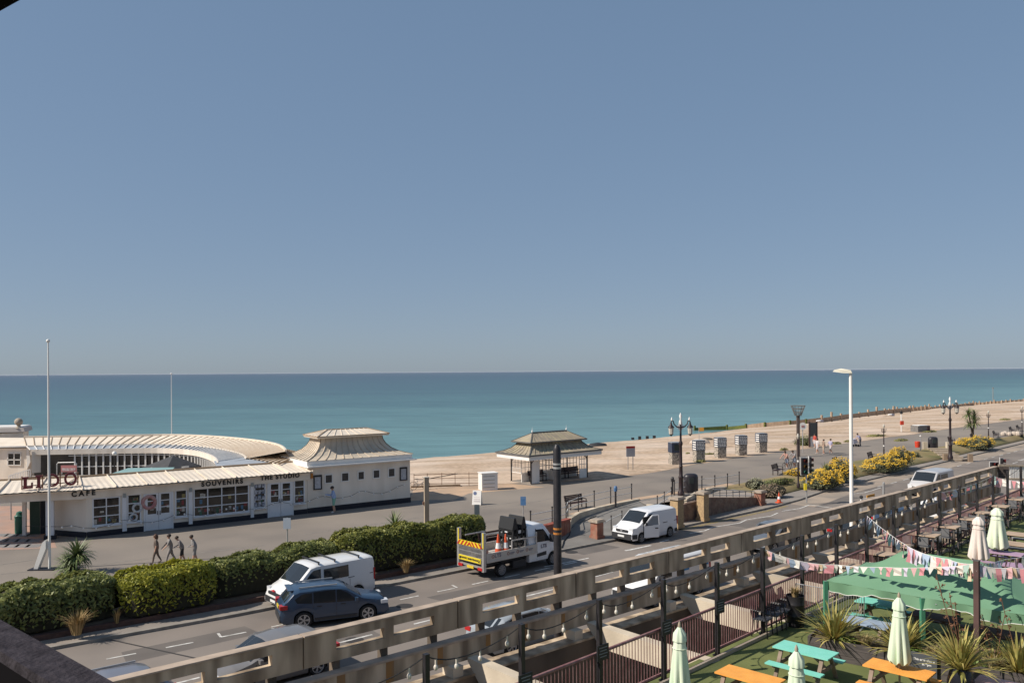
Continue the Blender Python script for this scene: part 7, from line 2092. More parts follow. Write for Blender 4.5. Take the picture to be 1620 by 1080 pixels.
# tall black posts carrying the festoon lights
GPf = 'tall black festoon posts along the railing'
zpt = ZD + 2.42
pst = None
names_ = ['first', 'second', 'third', 'fourth', 'fifth', 'sixth', 'seventh', 'eighth', 'ninth', 'tenth', 'eleventh', 'twelfth', 'thirteenth', 'fourteenth', 'fifteenth', 'sixteenth', 'seventeenth', 'eighteenth', 'nineteenth', 'twentieth', 'twenty first', 'twenty second', 'twenty third', 'twenty fourth']
k_ = 0
for a_ in PS:
    p_ = RQ(a_ - .02, -.09, ZD)
    if a_ < 7: continue
    lab = 'tall black festoon post, %s along the maroon railing counting from the bottom edge' % names_[k_]
    if pst is None:
        pst = thing('festoon_post', lab, 'post', p_, RA, GPf)
        q = MB(); q.box((0, 0, 1.21), (.095, .095, 2.42)); q.build('shaft', blackp, pst)
        q = MB(); q.box((0, 0, .02), (.18, .18, .04)); q.build('base_plate', blackp, pst)
    else:
        dup(pst, p_, RA, lab, GPf)
    if k_ in (1, 2, 3, 4):
        sg = thing('notice_sign', 'small black notice sign fixed to the %s festoon post' % names_[k_], 'sign', RQ(a_ - .02, -.16, ZD + 1.28), RA, 'small black notice signs on festoon posts')
        q = MB(); q.box((.03, 0, 0), (.36, .025, .34)); pl_ = q.build('plate', mat('sign_black', (.022, .022, .025), .5), sg)
        q = MB()
        for i_ in range(4): q.box((.03, -.016, .11 - .065 * i_), (.26 - .05 * (i_ % 2), .006, .018))
        q.build('faint_text', mat('grey_print', (.22, .22, .23), .7), pl_)
    k_ += 1
# festoon bulbs between the posts
ff = thing('festoon_lights', 'black festoon cable with clear bulbs hanging between the black posts', 'string lights', RQ(15, 0, zpt), 0, None, True)
bulbm = mat('clear_bulb', (.62, .56, .48), .15)
for a_, b_ in zip(PS[2:], PS[3:]):
    pts = []
    for i in range(9):
        f_ = i / 8; pts.append(RQ(lerp(a_, b_, f_), .25 * math.sin(math.pi * f_) - .05, zpt - .06 - .34 * 4 * f_ * (1 - f_)))
    q = MB(); q.tube(pts, .012, 4, False); q.build('cable', rubber, ff)
    if a_ < 36:
        for i in (1, 3, 5, 7):
            q = MB(); p_ = pts[i]; q.tube([p_, p_ - Vector((0, 0, .10))], .018, 5); q.ball(p_ - Vector((0, 0, .15)), .042, 6, (1, 1, 1.4)); q.build('bulb', bulbm, ff, 50)

# end of the parapet: white picket panel and corrugated screen
ws = thing('picket_screen', 'white upright slat screen at the far corner of the terrace', 'fence', RQ(54, 1, ZD), 0, None, True)
e0, e1 = G(1588, 735, 4.4), G(1660, 738, 4.4)
yy_ = G(1590, 737, 4.48).y - .6
def YP(u, v): return DP(u, v, yy_)
for i in range(16):
    q = MB(); u = 1598 + i * 4; q.plate([YP(u, 757), YP(u + 2.6, 757), YP(u + 2.6, 738), YP(u, 738)], (0, .06, 0)); q.build('slat', whitep, ws)
q = MB(); q.bar(YP(1580, 736), YP(1665, 738), .10); q.bar(YP(1580, 757), YP(1665, 758), .10); q.build('rail', timber, ws)
cs_ = thing('corrugated_screen', 'dark corrugated sheet at the end of the parapet beside the white slats', 'fence', YP(1590, 750), 0, None, True)
q = MB(); A_, B_ = [], []
for i in range(24):
    u = 1582 + i * .75; dz = .06 if i % 2 else -.06
    a_, b_ = YP(u, 757), YP(u, 734.5); A_.append(a_ + Vector((0, dz + .2, 0))); B_.append(b_ + Vector((0, dz + .2, 0)))
q.strip(A_, B_); q.build('sheet', mat('grey_sheet', (.17, .14, .13), .7, (.28, .23, .21), 4, .7), cs_)

# the viewer's balcony: timber handrail below left, roof edge above left
bal = thing('balcony_rail', 'dark weathered timber balcony handrail crossing the bottom left corner', 'railing', Vector((-1.0, 1.7, ZC - 1.6)), 0, None, True)
h_ = .5
def BP(u, v, h): return G(u, v, ZC - h)
a0, a1 = BP(-60, 946, h_), BP(183, 1080, h_)
dd = (a1 - a0).normalized(); a0 -= dd * .6; a1 += dd * 1.2
nn = Vector((dd.y, -dd.x, 0))
if nn.dot(BP(0, 1023, h_) - BP(0, 977, h_)) < 0: nn = -nn
wd_ = abs(nn.dot(BP(30, 1045, h_) - BP(0, 977, h_)))
q = MB(); q.plate([a0, a1, a1 + nn * wd_, a0 + nn * wd_], (0, 0, -.02)); q.build('handrail', mat('shade_toned_timber', (.048, .041, .047), .7, (.024, .02, .023), 30, .8, bump=.4, bscale=80, stretch=(1, 1, 1), spec=.05), bal)  # timber darkened in its colour to stand in for shade on the handrail
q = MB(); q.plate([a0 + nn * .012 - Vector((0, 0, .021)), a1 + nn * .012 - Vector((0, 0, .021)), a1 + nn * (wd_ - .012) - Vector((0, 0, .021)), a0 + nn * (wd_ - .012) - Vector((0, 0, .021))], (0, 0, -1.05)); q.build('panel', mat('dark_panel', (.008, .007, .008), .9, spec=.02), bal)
rfb = thing('roof_edge', 'dark roof edge touching the top left corner', 'roof', Vector((-1.4, 2.2, ZC + 1)), 0, None, True)
p0 = DP(-40, 40, 2.3); p1 = DP(36, -2, 2.22); dd = (p1 - p0).normalized()
p0 -= dd * .4; p1 += dd * .5
q = MB(); q.plate([p0, p1, p1 + Vector((-.05, -.05, .18)), p0 + Vector((-.05, -.05, .18))], (-.2, -.1, .05)); q.build('bargeboard', mat('dark_panel', (0, 0, 0)), rfb)

# ------------------------------------------------------------------ terrace furniture
e1 = Vector((.72, -.694, 0)); e2 = Vector((.694, .72, 0))
def DK(u, v, z=ZD): return G(u, v, z)
turq = mat('turquoise_paint', (.20, .58, .46), .6, (.25, .62, .52), 4, .6)
orng = mat('orange_paint', (.82, .37, .075), .6, (.70, .30, .06), 4, .7)
legw = mat('grey_brown_legs', (.27, .20, .15), .8, (.17, .12, .09), 5, .7)
def picnic(label, c, rz, m, L=1.36, group='painted picnic tables'):
    t = thing('picnic_table', label, 'picnic table', c, rz, group)
    q = MB()
    for k in range(5): q.box((0, -.264 + .132 * k, .70), (L, .117, .035))
    q.build('tabletop', m, t)
    for s_ in (-1, 1):
        q = MB()
        for k in range(2): q.box((0, s_ * (.55 + .115 * k), .41), (L, .11, .035))
        q.build('bench_seat', m, t)
    for x in (-L / 2 + .18, L / 2 - .18):
        for s_ in (-1, 1): q = MB(); q.bar((x, s_ * .20, .68), (x, s_ * .58, 0), .045, .09, up=(1, 0, 0)); q.build('leg', legw, t)
        q = MB(); q.bar((x, -.66, .36), (x, .66, .36), .04, .09); q.bar((x, -.26, .66), (x, .26, .66), .04, .07); q.build('cross_brace', legw, t)
    for s_ in (-1, 1): q = MB(); q.bar((s_ * (L / 2 - .2), 0, .40), (s_ * .1, 0, .67), .05); q.build('diagonal_brace', legw, t)
    return t
RT = ang(e1)
tc = lambda u, v: Vector((*G(u, v, ZD + .70).xy, ZD))
T1 = picnic('turquoise picnic table in front of the row of black chairs', tc(1274, 1027.5), RT, turq)
picnic('orange picnic table at the bottom edge left of the half hidden parasol', tc(1186, 1069), RT, orng)
T3 = picnic('orange picnic table with a closed mint parasol through its top', tc(1422, 1057.5), RT, orng)
picnic('turquoise picnic table beside the green gazebo leg', tc(1396, 954), RT, turq)
picnic('pale blue picnic table among the spiky flax plants', tc(1372, 984), RT, mat('pale_blue_paint', (.36, .44, .56), .6, (.2, .26, .36), 3, .6), 1.2)
picnic('lilac picnic table under the tall mint parasol behind the gazebo', tc(1582, 873), RT, mat('lilac_paint', (.42, .28, .38), .6, (.36, .24, .34), 3, .6), 1.5)
picnic('lilac picnic table tilted behind the bunting at the right edge', tc(1612, 894), RT + .2, mat('lilac_paint', (0, 0, 0)), 1.3)
picnic('pink picnic table cut off by the bottom right corner', tc(1594, 1085), RT, mat('pink_paint', (.60, .38, .36), .6), 1.2)
picnic('brown picnic table in the shade of the gazebo', tc(1580, 1000), RT, mat('brown_table', (.17, .09, .07), .7, (.24, .13, .1), 3, .7), 1.3)
picnic('dark brown picnic table under the left part of the gazebo', tc(1480, 975), RT, mat('brown_table', (0, 0, 0)), 1.2)

# closed parasols
mint = mat('mint_canvas', (.60, .70, .52), .8, (.66, .68, .54), 3, .6)
def closed_parasol(label, p, m, hb=.86, ht=2.33, rb=.235, group='closed garden parasols', polem=None):
    t = thing('closed_parasol', label, 'parasol', p, random.Random(int(p.x * 7)).uniform(0, 1), group)
    q = MB(); n, rows = 48, 9
    V = []
    prof_ = [(0.0, .98, .55), (.06, 1.0, .55), (.25, .88, .48), (.5, .72, .30), (.72, .58, .07), (.88, .46, .03), (.95, .30, .02), (1.0, .12, .02)]
    for f_, r_, fold in prof_:
        for k in range(n):
            a = 2 * math.pi * k / n
            rr_ = rb * r_ * (1 - fold * .5 + fold * .9 * abs(math.cos(4 * a + .5 * f_)) ** .8 - fold * .3)
            zz_ = lerp(hb, ht - .08, f_) + (.05 * math.cos(8 * a) if f_ == 0 else 0)
            V.append((rr_ * math.cos(a), rr_ * math.sin(a), zz_))
    Fc = [(i * n + k, i * n + (k + 1) % n, (i + 1) * n + (k + 1) % n, (i + 1) * n + k) for i in range(len(prof_) - 1) for k in range(n)]
    q.add(V, Fc); q.build('folded_canopy', m, t, 70)
    q = MB(); V = []
    for f_, r_ in ((0, 1.0), (.5, .92), (1, .25)):
        for k in range(n):
            a = 2 * math.pi * k / n; rr_ = rb * .585 * r_ * (1 + .06 * math.cos(8 * a)); V.append((rr_ * math.cos(a), rr_ * math.sin(a), lerp(ht - .30, ht - .03, f_)))
    q.add(V, [(i * n + k, i * n + (k + 1) % n, (i + 1) * n + (k + 1) % n, (i + 1) * n + k) for i in range(2) for k in range(n)]); q.build('vent_cap', m, t, 70)
    q = MB(); q.tube([(0, 0, 0), (0, 0, ht)], .022, 8); q.build('pole', polem or timber, t)
    q = MB(); q.lathe([(.03, ht - .03), (.035, ht + .01), (.02, ht + .06), (.004, ht + .09)], (0, 0, 0), 8); q.build('finial', polem or timber, t, 60)
    q = MB(); q.tube([(rb * .60 * math.cos(a * .5236), rb * .60 * math.sin(a * .5236), lerp(hb, ht, .70)) for a in range(13)], .010, 5, False); q.build('tie_strap', m, t)
    return t
closed_parasol('closed mint parasol standing in the orange picnic table', tc(1423, 1057.5), mint)
closed_parasol('closed mint parasol at the bottom edge in front of the maroon railing', DP(1075, 988, 16.35).xy.to_3d() + Vector((0, 0, ZD)), mint)
closed_parasol('closed mint parasol half cut off below the turquoise picnic table', DP(1260, 1026, 14.9).xy.to_3d() + Vector((0, 0, ZD)), mint)
closed_parasol('closed white pink parasol left of the two behind the bunting', DP(1548, 813, 28.3).xy.to_3d() + Vector((0, 0, ZD)), mat('white_pink_canvas', (.70, .58, .52), .8, (.74, .70, .64), 2, .6), rb=.33)
closed_parasol('closed pale green parasol standing in the lilac picnic table', tc(1578, 872), mat('pale_green_canvas', (.66, .74, .56), .8, (.70, .68, .54), 2, .7), rb=.36)

# chairs in a row, barrel with dry grass, crowd barrier
chm = mat('black_moulded_plastic', (.065, .067, .078), .45, (.09, .092, .105), 5, .4)
def chair(label, p, rz, group):
    t = thing('chair', label, 'chair', p, rz, group)
    q = MB(); q.box((0, 0, .44), (.40, .38, .035)); q.build('seat', chm, t)
    q = MB(); A_, B_ = [], []
    for i in range(9):
        f_ = i / 8; z_ = .46 + .42 * f_; hw_ = .20 * (1 - .25 * max(0, (f_ - .6) / .4) ** 2)
        A_.append(Vector((-.19 - .08 * f_, -hw_, z_))); B_.append(Vector((-.19 - .08 * f_, hw_, z_)))
    q.strip(A_, B_); q.strip([p_ + Vector((.02, 0, 0)) for p_ in A_], [p_ + Vector((.02, 0, 0)) for p_ in B_])
    q.build('backrest', chm, t, 60)
    q = MB()
    for y in (-.12, -.04, .04, .12): q.box((-.222, y, .66), (.02, .014, .34), M=Matrix.Rotation(R(-11), 3, 'Y'))
    q.build('back_slot', mat('slot_grey', (.11, .115, .13), .5), t)
    for x in (-.18, .18):
        for y in (-.17, .17): q = MB(); q.tube([(x * .9, y, .43), (x * 1.12, y * 1.1, 0)], .017, 6); q.build('leg', blackp, t)
    for y in (-.2, .2): q = MB(); q.tube([(-.22, y, .66), (.12, y, .64), (.16, y, .45)], .016, 6); q.build('armrest', blackp, t)
    return t
GC = 'row of black chairs against the railing'
cpos = [(1206, 1005), (1221.5, 997.5), (1236, 991), (1249, 984.5)]
c0 = chair('black plastic chair at the near end of the row, farthest from the barrel', DK(*cpos[0]), RT + .12, GC)
for (uv, lab) in zip(cpos[1:], ('second black plastic chair from the near end of the row by the railing', 'third black plastic chair from the near end, one short of the barrel', 'black plastic chair directly beside the barrel planter')):
    dup(c0, DK(*uv), RT + .12, lab, None, 1.12)
c0.scale = (1.12, 1.12, 1.12)
bp0 = DK(1258.5, 989)
bt = thing('barrel_planter', 'tall black barrel planter beside the row of black chairs', 'planter', bp0)
q = MB(); q.lathe([(.24, 0), (.25, .28), (.262, .30), (.262, .33), (.25, .35), (.25, .60), (.262, .62), (.262, .65), (.25, .67), (.26, .88), (.24, .88), (.23, .82)], (0, 0, 0), 24); q.build('drum', mat('barrel_black', (.02, .018, .02), .4), bt, 40)
tuft('dry straw grass growing in the barrel planter', bp0 + Vector((0, 0, .80)), .28, .36, 240, straw, .75, .010, 'feather_plant', 'plant', seed=31)
def barrier(label, a_, b_, h=1.05):
    t = thing('crowd_barrier', label, 'barrier', a_, 0, 'galvanised crowd barriers', True)
    q = MB(); up = Vector((0, 0, h)); lo = Vector((0, 0, .18))
    q.tube([a_ + lo, a_ + up, b_ + up, b_ + lo, a_ + lo], .019, 6); q.build('frame', steel, t)
    q = MB()
    for i in range(1, 14): p_ = lerp(a_, b_, i / 14); q.tube([p_ + lo, p_ + up], .008, 5, False)
    q.build('bar_panel', steel, t)
    for f_ in (.1, .9): q = MB(); p_ = lerp(a_, b_, f_); n = (b_ - a_).cross(Vector((0, 0, 1))).normalized() * .28; q.bar(p_ - n, p_ + n, .04); q.bar(p_, p_ + lo, .03); q.build('foot', steel, t)
barrier('galvanised crowd barrier from the barrel to the gazebo', Vector((*G(1259, 922.5, ZD + 1.05).xy, ZD)), Vector((*G(1303, 930, ZD + 1.05).xy, ZD)))
barrier('galvanised crowd barrier under the near edge of the gazebo', Vector((*G(1311, 931, ZD + 1.05).xy, ZD)), Vector((*G(1367, 939, ZD + 1.05).xy, ZD)))

# planter boxes with flax plants
pa_, pb_2 = Vector((*G(1278, 1005.5, ZD + .5).xy, ZD)), Vector((*G(1632, 1069, ZD + .5).xy, ZD))
pd = (pb_2 - pa_).normalized(); pnv = Vector((-pd.y, pd.x, 0)); pL = (pb_2 - pa_).length
plb = thing('planter_box', 'long dark timber planter box with flax plants', 'planter', pa_, ang(pd))
q = MB()
for z_ in (.085, .255, .425): q.box((pL / 2, 0, z_), (pL, .05, .162))
q.build('front_boards', darkwood, plb)
q = MB(); q.box((pL / 2, .70, .25), (pL, .05, .5)); q.build('back_boards', darkwood, plb)
for x in (.02, pL - .02): q = MB(); q.box((x, .35, .25), (.045, .652, .5)); q.build('end_boards', darkwood, plb)
q = MB(); q.box((pL / 2, .35, .40), (pL - .1, .64, .06)); q.build('soil', mat('bed_soil', (0, 0, 0)), plb)
def flax(label, p, n, L, seed, stems=0, spread=1.0):
    rr = random.Random(seed)
    t = thing('flax_plant', label, 'plant', p)
    q = MB()
    for _ in range(n):
        a = rr.uniform(0, 6.283); el = rr.uniform(.55, 1.52) if rr.random() < .75 else rr.uniform(.15, .6)
        d = Vector((math.cos(a), math.sin(a), 0))
        blade(q, d * rr.uniform(0, .10), d, el, L * rr.uniform(.6, 1.1), .026, rr.uniform(.1, .55) * spread, 6)
    q.build('leaves', flaxm, t, fix=False)
    for k in range(stems):
        a = rr.uniform(0, 6.283); d = Vector((math.cos(a) * .22, math.sin(a) * .22, 1)).normalized(); H_ = L * rr.uniform(1.5, 2.1)
        q = MB(); pts = [d * (H_ * i / 5) + Vector((.02 * math.sin(i), 0, 0)) for i in range(6)]; q.tube(pts, .008, 5)
        for i in range(5):
            b_ = lerp(pts[2], pts[5], i / 5 + .1); o_ = Vector((rr.uniform(-1, 1), rr.uniform(-1, 1), .5)) * .10; q.tube([b_, b_ + o_], .006, 4)
            for j in range(5): leaf(q, b_ + o_ + Vector((rr.gauss(0, .02), rr.gauss(0, .02), rr.gauss(0, .02))), Vector((rr.gauss(0, 1), rr.gauss(0, 1), 1)), .035)
        q.build('flower_stem', mat('rusty_seed_head', (.20, .09, .05), .9, (.12, .07, .04), 6, .6), t, fix=False)
    return t
def inpl(x, y=.35): return pa_ + pd * x + pnv * y + Vector((0, 0, .43))
def along(u): 
    p = WP(u, 1030, pa_ + pnv * .35, pb_2 + pnv * .35); return (p - pa_).dot(pd)
flax('large flax plant at the left end of the planter by the turquoise table', inpl(along(1320)), 170, 1.05, 41)
flax('flax plant half hidden behind the mint parasol', inpl(along(1428)), 170, 1.0, 42)
flax('flax plant at the right edge of the terrace', inpl(along(1612)), 150, .95, 43, 3)
bushes_t = [(1372, 'dry grass mound between the first two flax plants', 51), (1480, 'dry grass mound right of the mint parasol', 52), (1572, 'dry grass mound beside the tall black pot', 53)]
for u, lab, sd_ in bushes_t:
    tuft(lab, inpl(along(u), .2), .34, .36, 420, mat('fine_dry_grass', (.38, .29, .15), .9, (.28, .24, .11), 3, .7, island=.3), .95, .006, 'feather_plant', 'plant', seed=sd_)
def ivy(label, p, r, n, seed):
    t = thing('leafy_plant', label, 'plant', p); q = MB(); rr = random.Random(seed)
    for _ in range(n):
        d = Vector((rr.gauss(0, 1), rr.gauss(0, 1), abs(rr.gauss(.4, .6)))).normalized(); leaf(q, Vector((d.x * r, d.y * r * .6, d.z * r * .7)) * rr.uniform(.5, 1), d + Vector((rr.gauss(0, .5), rr.gauss(0, .5), .4)), .045)
    q.build('foliage', mat('ivy_leaf', (.08, .13, .025), .45, (.14, .19, .04), 3, .7, island=.5), t, fix=False)
ivy('dark leafy filler plant at the foot of the first flax', inpl(along(1346), .25), .30, 260, 61)
ivy('leafy green filler plant below the mint parasol flax', inpl(along(1455), .2), .34, 320, 62)
ivy('leafy filler plant behind the tall black pot', inpl(along(1548), .2), .32, 280, 63)
pot_p = DP(1520, 1056, 17.6); pot_p = Vector((pot_p.x, pot_p.y, ZD))
pt_ = thing('tall_pot', 'tall black tapered pot holding a big flax plant', 'planter', pot_p)
q = MB(); q.lathe([(.17, 0), (.22, .15), (.27, .5), (.27, .7), (.22, .92), (.185, 1.0), (.16, 1.0), (.16, .93)], (0, 0, 0), 24); q.build('vessel', mat('gloss_black_pot', (.012, .011, .016), .25), pt_, 60)
flax('big flax plant with rusty seed stems in the tall black pot', pot_p + Vector((0, 0, .95)), 190, .98, 44, 4, 1.2)
flax('flax plant with tall seed stems behind the gazebo post', inpl(along(1570), .55) , 40, .7, 46, 4)
# black notice board fixed to the planter
sgp = pa_ + pd * (along(1467)) - pnv * .10 + Vector((0, 0, .34))
cb_ = thing('terrace_notice', 'dark grey notice board leaning on the planter beside the orange table', 'sign', sgp, ang(pd))
q = MB(); q.box((0, 0, 0), (.56, .03, .56)); bd_ = q.build('board', mat('notice_grey', (.085, .09, .10), .5), cb_)
text('notice_lettering', 'This area closes', .072, whitep, facing((0, -.018, .12), (1, 0, 0)), bd_, .002, .002)
text('notice_lettering', 'at 9pm', .072, whitep, facing((.06, -.018, .02), (1, 0, 0)), bd_, .002, .002)

# green gazebo
gp0 = G(1306, 918, ZD + 1.7); gp0 = Vector((gp0.x, gp0.y, ZD))
gz2 = thing('gazebo', 'large green fabric gazebo with sagging valance and green legs', 'gazebo', gp0, 0, None, True)
gl, gw = 4.9, 2.9
def GQ(a_, b_, z_): return gp0 + e1 * a_ + e2 * b_ + Vector((0, 0, z_))
gfab = mat('green_canvas', (.135, .265, .155), .7, (.155, .285, .175), 1.2, .7, bump=.15, bscale=3)
def roofz(a_, b_):
    f_ = min(a_ / (gl * .5) * 1.0, (gl - a_) / (gl * .5), b_ / (gw / 2), (gw - b_) / (gw / 2)); f_ = max(0, min(1, f_))
    r = min(1, min(a_, gl - a_) / 1.5, min(b_, gw - b_) / (gw / 2)); r = max(0, r)
    return 1.7 + .80 * r - .10 * math.sin(math.pi * r) + .02 * mnoise.noise((a_ * 1.6, b_ * 1.6, 1))
q = MB(); na, nb_ = 36, 22
V = [GQ(gl * i / na, gw * j / nb_, roofz(gl * i / na, gw * j / nb_)) for i in range(na + 1) for j in range(nb_ + 1)]
q.add(V, [(i * (nb_ + 1) + j, (i + 1) * (nb_ + 1) + j, (i + 1) * (nb_ + 1) + j + 1, i * (nb_ + 1) + j + 1) for i in range(na) for j in range(nb_)])
q.build('canopy', gfab, gz2, 60)
q = MB()
per = [(gl * i / 40, 0) for i in range(41)] + [(gl, gw * i / 24) for i in range(1, 25)] + [(gl - gl * i / 40, gw) for i in range(1, 41)] + [(0, gw - gw * i / 24) for i in range(1, 25)]
A_ = [GQ(a_ + .02 * math.sin(i), b_ + .02 * math.cos(i * 1.3), roofz(a_, b_) + .01) for i, (a_, b_) in enumerate(per)]
B_ = [p_ - Vector((0, 0, .24 + .06 * math.sin(i * .42) + .02 * math.sin(i * 1.7))) + e2 * (.05 * math.sin(i * .55)) for i, p_ in enumerate(A_)]
q.strip(A_, B_); vo = q.build('valance', gfab, gz2, 60)
q = MB()
for a_, b_ in zip(B_, B_[1:]): q.bar(a_, b_, .013)
q.build('white_hem', whitep, vo)
for a_, b_ in ((0, 0), (gl * .5, 0), (gl, 0), (0, gw), (gl, gw), (gl * .5, gw)):
    q = MB(); n = 8
    q.bar(GQ(a_, b_, 0), GQ(a_, b_, 1.7), .05); q.build('leg', steel, gz2)
    q = MB(); q.bar(GQ(a_, b_, .02), GQ(a_, b_, 1.69), .10); q.build('leg_sleeve', mat('green_sleeve', (.06, .22, .13), .7), gz2)
q = MB(); q.tube([G(1462, 985, ZD + .8), G(1481, 955, ZD + 1.6)], .02, 6); q.build('brace', steel, gz2)

# timber post through the bunting
tp0 = DP(1545, 887, 19.2); tph = tp0.z - ZD
tpo = thing('timber_post', 'tall square timber post with bunting tied at its top', 'post', Vector((tp0.x, tp0.y, ZD)), RA)
q = MB(); q.box((0, 0, tph / 2), (.115, .115, tph)); q.build('shaft', mat('red_brown_post', (.10, .055, .05), .8, (.06, .035, .032), 3, .7), tpo)
q = MB(); q.box((0, 0, tph + .012), (.13, .13, .024)); q.build('cap', darkwood, tpo)

# bunting
bcols = [mat('bunting_%d' % i, c_, .85) for i, c_ in enumerate(((.66, .60, .54), (.58, .24, .26), (.70, .66, .60), (.36, .44, .55), (.62, .45, .30), (.40, .52, .46), (.60, .56, .58), (.68, .40, .40), (.50, .44, .52), (.72, .68, .62)))]
def bunting(label, pts, n, w_, h_, sag, seed, group='strings of mixed fabric bunting'):
    rr = random.Random(seed)
    t = thing('bunting', label, 'bunting', pts[0], 0, group, True)
    P = []
    for a_, b_ in zip(pts, pts[1:]):
        for i in range(12):
            f_ = i / 12; P.append(lerp(a_, b_, f_) - Vector((0, 0, sag * 4 * f_ * (1 - f_))))
    P.append(pts[-1])
    q = MB(); q.tube(P, .007, 4, False); q.build('string', whitep, t)
    tot = len(P) - 1
    for k in range(n):
        x = tot * (k + .5) / n; i = min(int(x), tot - 1); p_ = lerp(P[i], P[i + 1], x - i); d = (P[i + 1] - P[i]).normalized()
        ww, hh_ = w_ * rr.uniform(.6, 1.2), h_ * rr.uniform(.75, 1.2)
        sw = Vector((rr.gauss(0, .12), rr.gauss(0, .12), -1)).normalized(); tw = d * math.cos(.5) + d.cross(Vector((0, 0, 1))) * rr.uniform(-.6, .6); tw.normalize()
        q = MB(); a0 = p_ - d * ww / 2; a1 = p_ + d * ww / 2; m_ = p_ + sw * hh_
        sh_ = rr.random()
        wv = d.cross(Vector((0, 0, 1))) * .03
        if sh_ < .25: q.add([a0, a1, p_ + sw * hh_], [(0, 1, 2)])
        else:
            q.add([a0, a1, p_ + tw * ww * .5 + sw * hh_ * .5 + wv, p_ - tw * ww * .5 + sw * hh_ * .5 - wv, p_ + tw * ww * .48 + sw * hh_, p_ - tw * ww * .48 + sw * hh_], [(0, 1, 2, 3), (3, 2, 4, 5)])
        q.build('flag', bcols[rr.randrange(10)], t, fix=False)
ptop = lambda k: RQ(10.8 + 2.4 * k, -.09, zpt - .03)
top_t = Vector((tp0.x, tp0.y, ZD + tph - .06))
bunting('bunting string dipping from the fifth festoon post toward the gazebo', [ptop(4), G(1323, 893, ZD + 2.05)], 16, .22, .22, .12, 71)
bunting('bunting string lying low across the green gazebo roof to the timber post', [G(1323, 893, ZD + 2.05), G(1400, 897, ZD + 2.3), G(1480, 896.5, ZD + 2.55), top_t], 18, .22, .20, .02, 72)
bunting('dense bunting string from the seventh festoon post down to the timber post', [ptop(7), G(1440, 866, ZD + 2.78), G(1500, 884, ZD + 2.68), top_t], 52, .17, .34, .05, 73)
bunting('bunting string from the timber post to the right edge', [top_t, DP(1600, 897, 19.0), DP(1650, 893, 18.8)], 14, .15, .28, .06, 74)
bunting('patterned bunting string hanging behind the timber post at right', [top_t, DP(1590, 884, 21.5), DP(1650, 872, 23)], 20, .13, .38, .04, 77)
bunting('short bunting string between the far festoon posts', [ptop(10), ptop(13)], 10, .34, .34, .1, 75)
bunting('bunting string at the far end near the white slat screen', [DP(1566, 748, 44), DP(1585, 757, 44), DP(1640, 763, 42)], 14, .34, .42, .05, 76)

for p_, lab in ((DP(1650, 893, 18.8), 'timber post beyond the right edge holding the nearer bunting'), (DP(1650, 872, 23), 'timber post beyond the right edge holding the patterned bunting'), (DP(1640, 763, 42), 'timber post beyond the white slat screen holding the far bunting')):
    t = thing('timber_post', lab, 'post', Vector((p_.x, p_.y, ZD)), RA); q = MB(); q.box((0, 0, (p_.z - ZD + .1) / 2), (.1, .1, p_.z - ZD + .1)); q.build('shaft', darkwood, t)
# high tables with stools along the railing
htop = mat('worn_table_boards', (.46, .34, .24), .7, (.34, .245, .17), 3, .7, c3=(.5, .37, .27), scale3=1.5, amt3=.5)
def high_table(label, c, rz, h=1.06, wx=1.15, wy=.72, group='wooden high tables along the railing'):
    t = thing('high_table', label, 'table', c, rz, group)
    q = MB()
    for k in range(5): q.box((0, -wy / 2 + wy / 10 + k * wy / 5, h - .02), (wx, wy / 5 - .006, .04))
    q.build('tabletop', htop, t)
    q = MB(); q.box((0, 0, h - .07), (wx - .12, wy - .12, .06)); q.build('apron', darkwood, t)
    for x in (-wx / 2 + .1, wx / 2 - .1):
        for y in (-wy / 2 + .09, wy / 2 - .09): q = MB(); q.bar((x, y, 0), (x, y, h - .1), .06); q.build('leg', darkwood, t)
    q = MB(); q.bar((-wx / 2 + .1, 0, .2), (wx / 2 - .1, 0, .2), .045); q.build('foot_rail', blackp, t)
    return t
stoolm = mat('grey_stool_seat', (.13, .13, .135), .5, (.20, .19, .19), 4, .5)
def stool(label, c, rz, group='bar stools at the high tables'):
    t = thing('bar_stool', label, 'stool', c, rz, group)
    q = MB(); q.box((0, 0, .72), (.36, .36, .04)); q.build('seat', stoolm, t)
    q = MB(); q.box((-.17, 0, .92), (.03, .34, .30)); q.build('backrest', stoolm, t)
    for x in (-.15, .15):
        for y in (-.15, .15): q = MB(); q.tube([(x, y, .70), (x * 1.25, y * 1.25, 0)], .015, 6); q.build('leg', blackp, t)
    q = MB(); q.tube([(-.17, -.17, .25), (.17, -.17, .25), (.17, .17, .25), (-.17, .17, .25), (-.17, -.17, .25)], .012, 5); q.build('foot_ring', blackp, t)
    return t
tabs = [(1459, 843.5, 1.06, 'high wooden table nearest the barrel side of the row, behind the bunting'), (1492, 830.5, 1.06, 'second high wooden table along the railing'), (1520, 818, 1.06, 'third high wooden table along the railing'), (1548, 809, 1.06, 'fourth high wooden table, just behind the white pink parasol top'), (1574, 798.5, 1.06, 'fifth high wooden table, left of the pale green parasol top'), (1598, 787.5, 1.06, 'sixth high wooden table, beyond the pale green parasol'), (1619, 777, 1.06, 'farthest high wooden table at the right edge')]
t0_ = None; s0_ = None
ordn = ['first', 'second', 'third', 'fourth', 'fifth', 'sixth', 'seventh']
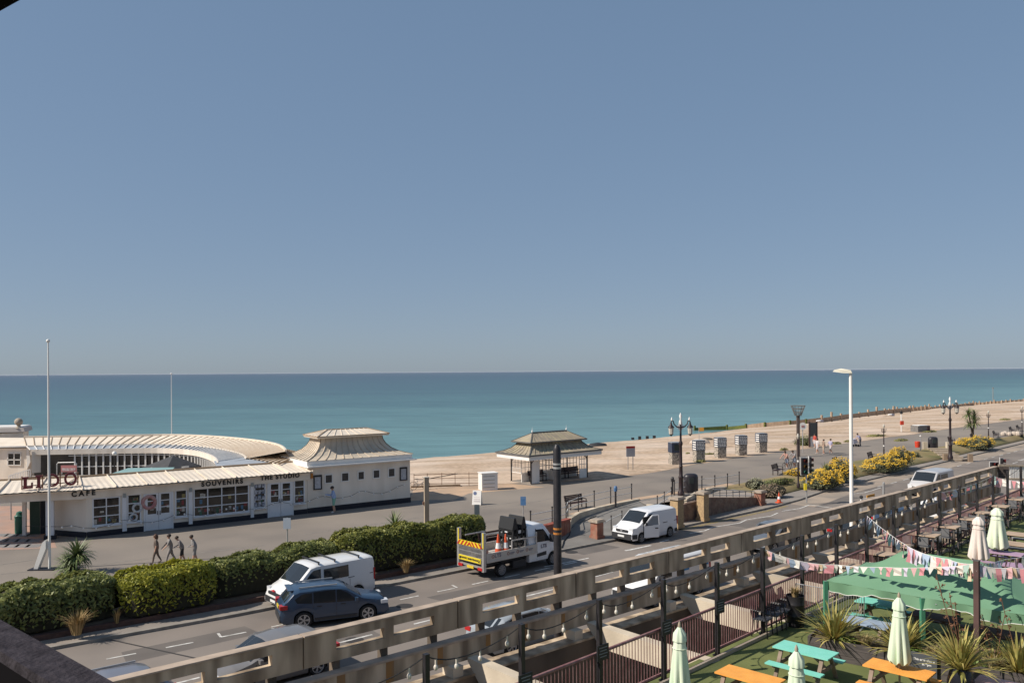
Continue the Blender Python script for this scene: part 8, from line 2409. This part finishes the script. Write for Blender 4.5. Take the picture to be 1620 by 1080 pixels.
for i, (u, v, h, lab) in enumerate(tabs):
    c = G(u, v, ZD + h); c = Vector((c.x, c.y, ZD))
    if t0_ is None: t0_ = high_table(lab, c, RT)
    else: dup(t0_, c, RT, lab)
    for j, (a_, b_, dr_) in enumerate(((-.28, -.62, R(90)), (.28, -.62, R(90)), (-.28, .62, R(-90)), (.28, .62, R(-90)))):
        sp_ = c + e1 * a_ + e2 * b_
        lab2 = 'bar stool on the %s side of the %s high table, %s end' % ('near' if b_ < 0 else 'far', ordn[i], 'railing' if a_ < 0 else 'lawn')
        if s0_ is None: s0_ = stool(lab2, sp_, RT + dr_)
        else: dup(s0_, sp_, RT + dr_, lab2)
for (u, v, lab) in ((1415, 860.5, 'bare wooden counter table by the railing under the dense bunting'), (1388, 873.5, 'bare wooden counter table behind the gazebo peak'), (1343, 893.5, 'bare wooden counter table left of the gazebo peak')):
    c = G(u, v, ZD + .95); c = Vector((c.x, c.y, ZD)); dup(t0_, c, RT, lab, 'bare wooden counter tables', (1, 1, .9))
lowt = None
for (u, v, lab) in ((1605, 859, 'low wooden table with benches right of the pale green parasol'), (1619, 845, 'low wooden table at the right edge above the other low table')):
    c = G(u, v, ZD + .74); c = Vector((c.x, c.y, ZD))
    dup(t0_, c, RT, lab, 'low wooden tables', (1.1, 1.1, .70))
    for k, b_ in enumerate((-.62, .62)):
        bl = 'pale bench on the %s side of the low table %s' % (('near', 'far')[k], 'next to the pale green parasol' if u == 1605 else 'at the right edge')
        t = thing('bench', bl, 'bench', c + e2 * b_, RT, 'pale benches at the low tables')
        q = MB(); q.box((0, 0, .43), (1.15, .3, .05)); q.build('seat', mat('grey_bench', (.30, .27, .26), .7), t)
        for x in (-.45, .45): q = MB(); q.box((x, 0, .2), (.06, .26, .4)); q.build('leg', blackp, t)
tuft('dry grass in a planter between the railing tables', G(1446, 866, ZD + .5), .35, .45, 220, straw, .7, .012, 'feather_plant', 'plant', seed=81)
plc = G(1446, 866, ZD + .5)
t = thing('planter_box', 'small dark planter of dry grass between the railing tables', 'planter', Vector((plc.x, plc.y, ZD)), RT); q = MB(); q.lathe([(.24, 0), (.27, .55), (.23, .55), (.22, .5)], (0, 0, 0), 4); q.build('box', darkwood, t)

# ------------------------------------------------------------------ sea haze
hz_ = MB(); hz_.box((0, 15000, 3.75), (110000, 75000, 17.5))
ho_ = hz_.build('haze', [], None); ho_['kind'] = 'stuff'
hm_ = bpy.data.materials.new('haze'); hm_.use_nodes = True
hm_.node_tree.nodes.clear()
hv_ = hm_.node_tree.nodes.new('ShaderNodeVolumePrincipled'); hoo = hm_.node_tree.nodes.new('ShaderNodeOutputMaterial')
hv_.inputs['Density'].default_value = 0.00002; hv_.inputs['Color'].default_value = (.86, .90, .95, 1)
hm_.node_tree.links.new(hv_.outputs[0], hoo.inputs['Volume'])
ho_.data.materials.append(hm_)
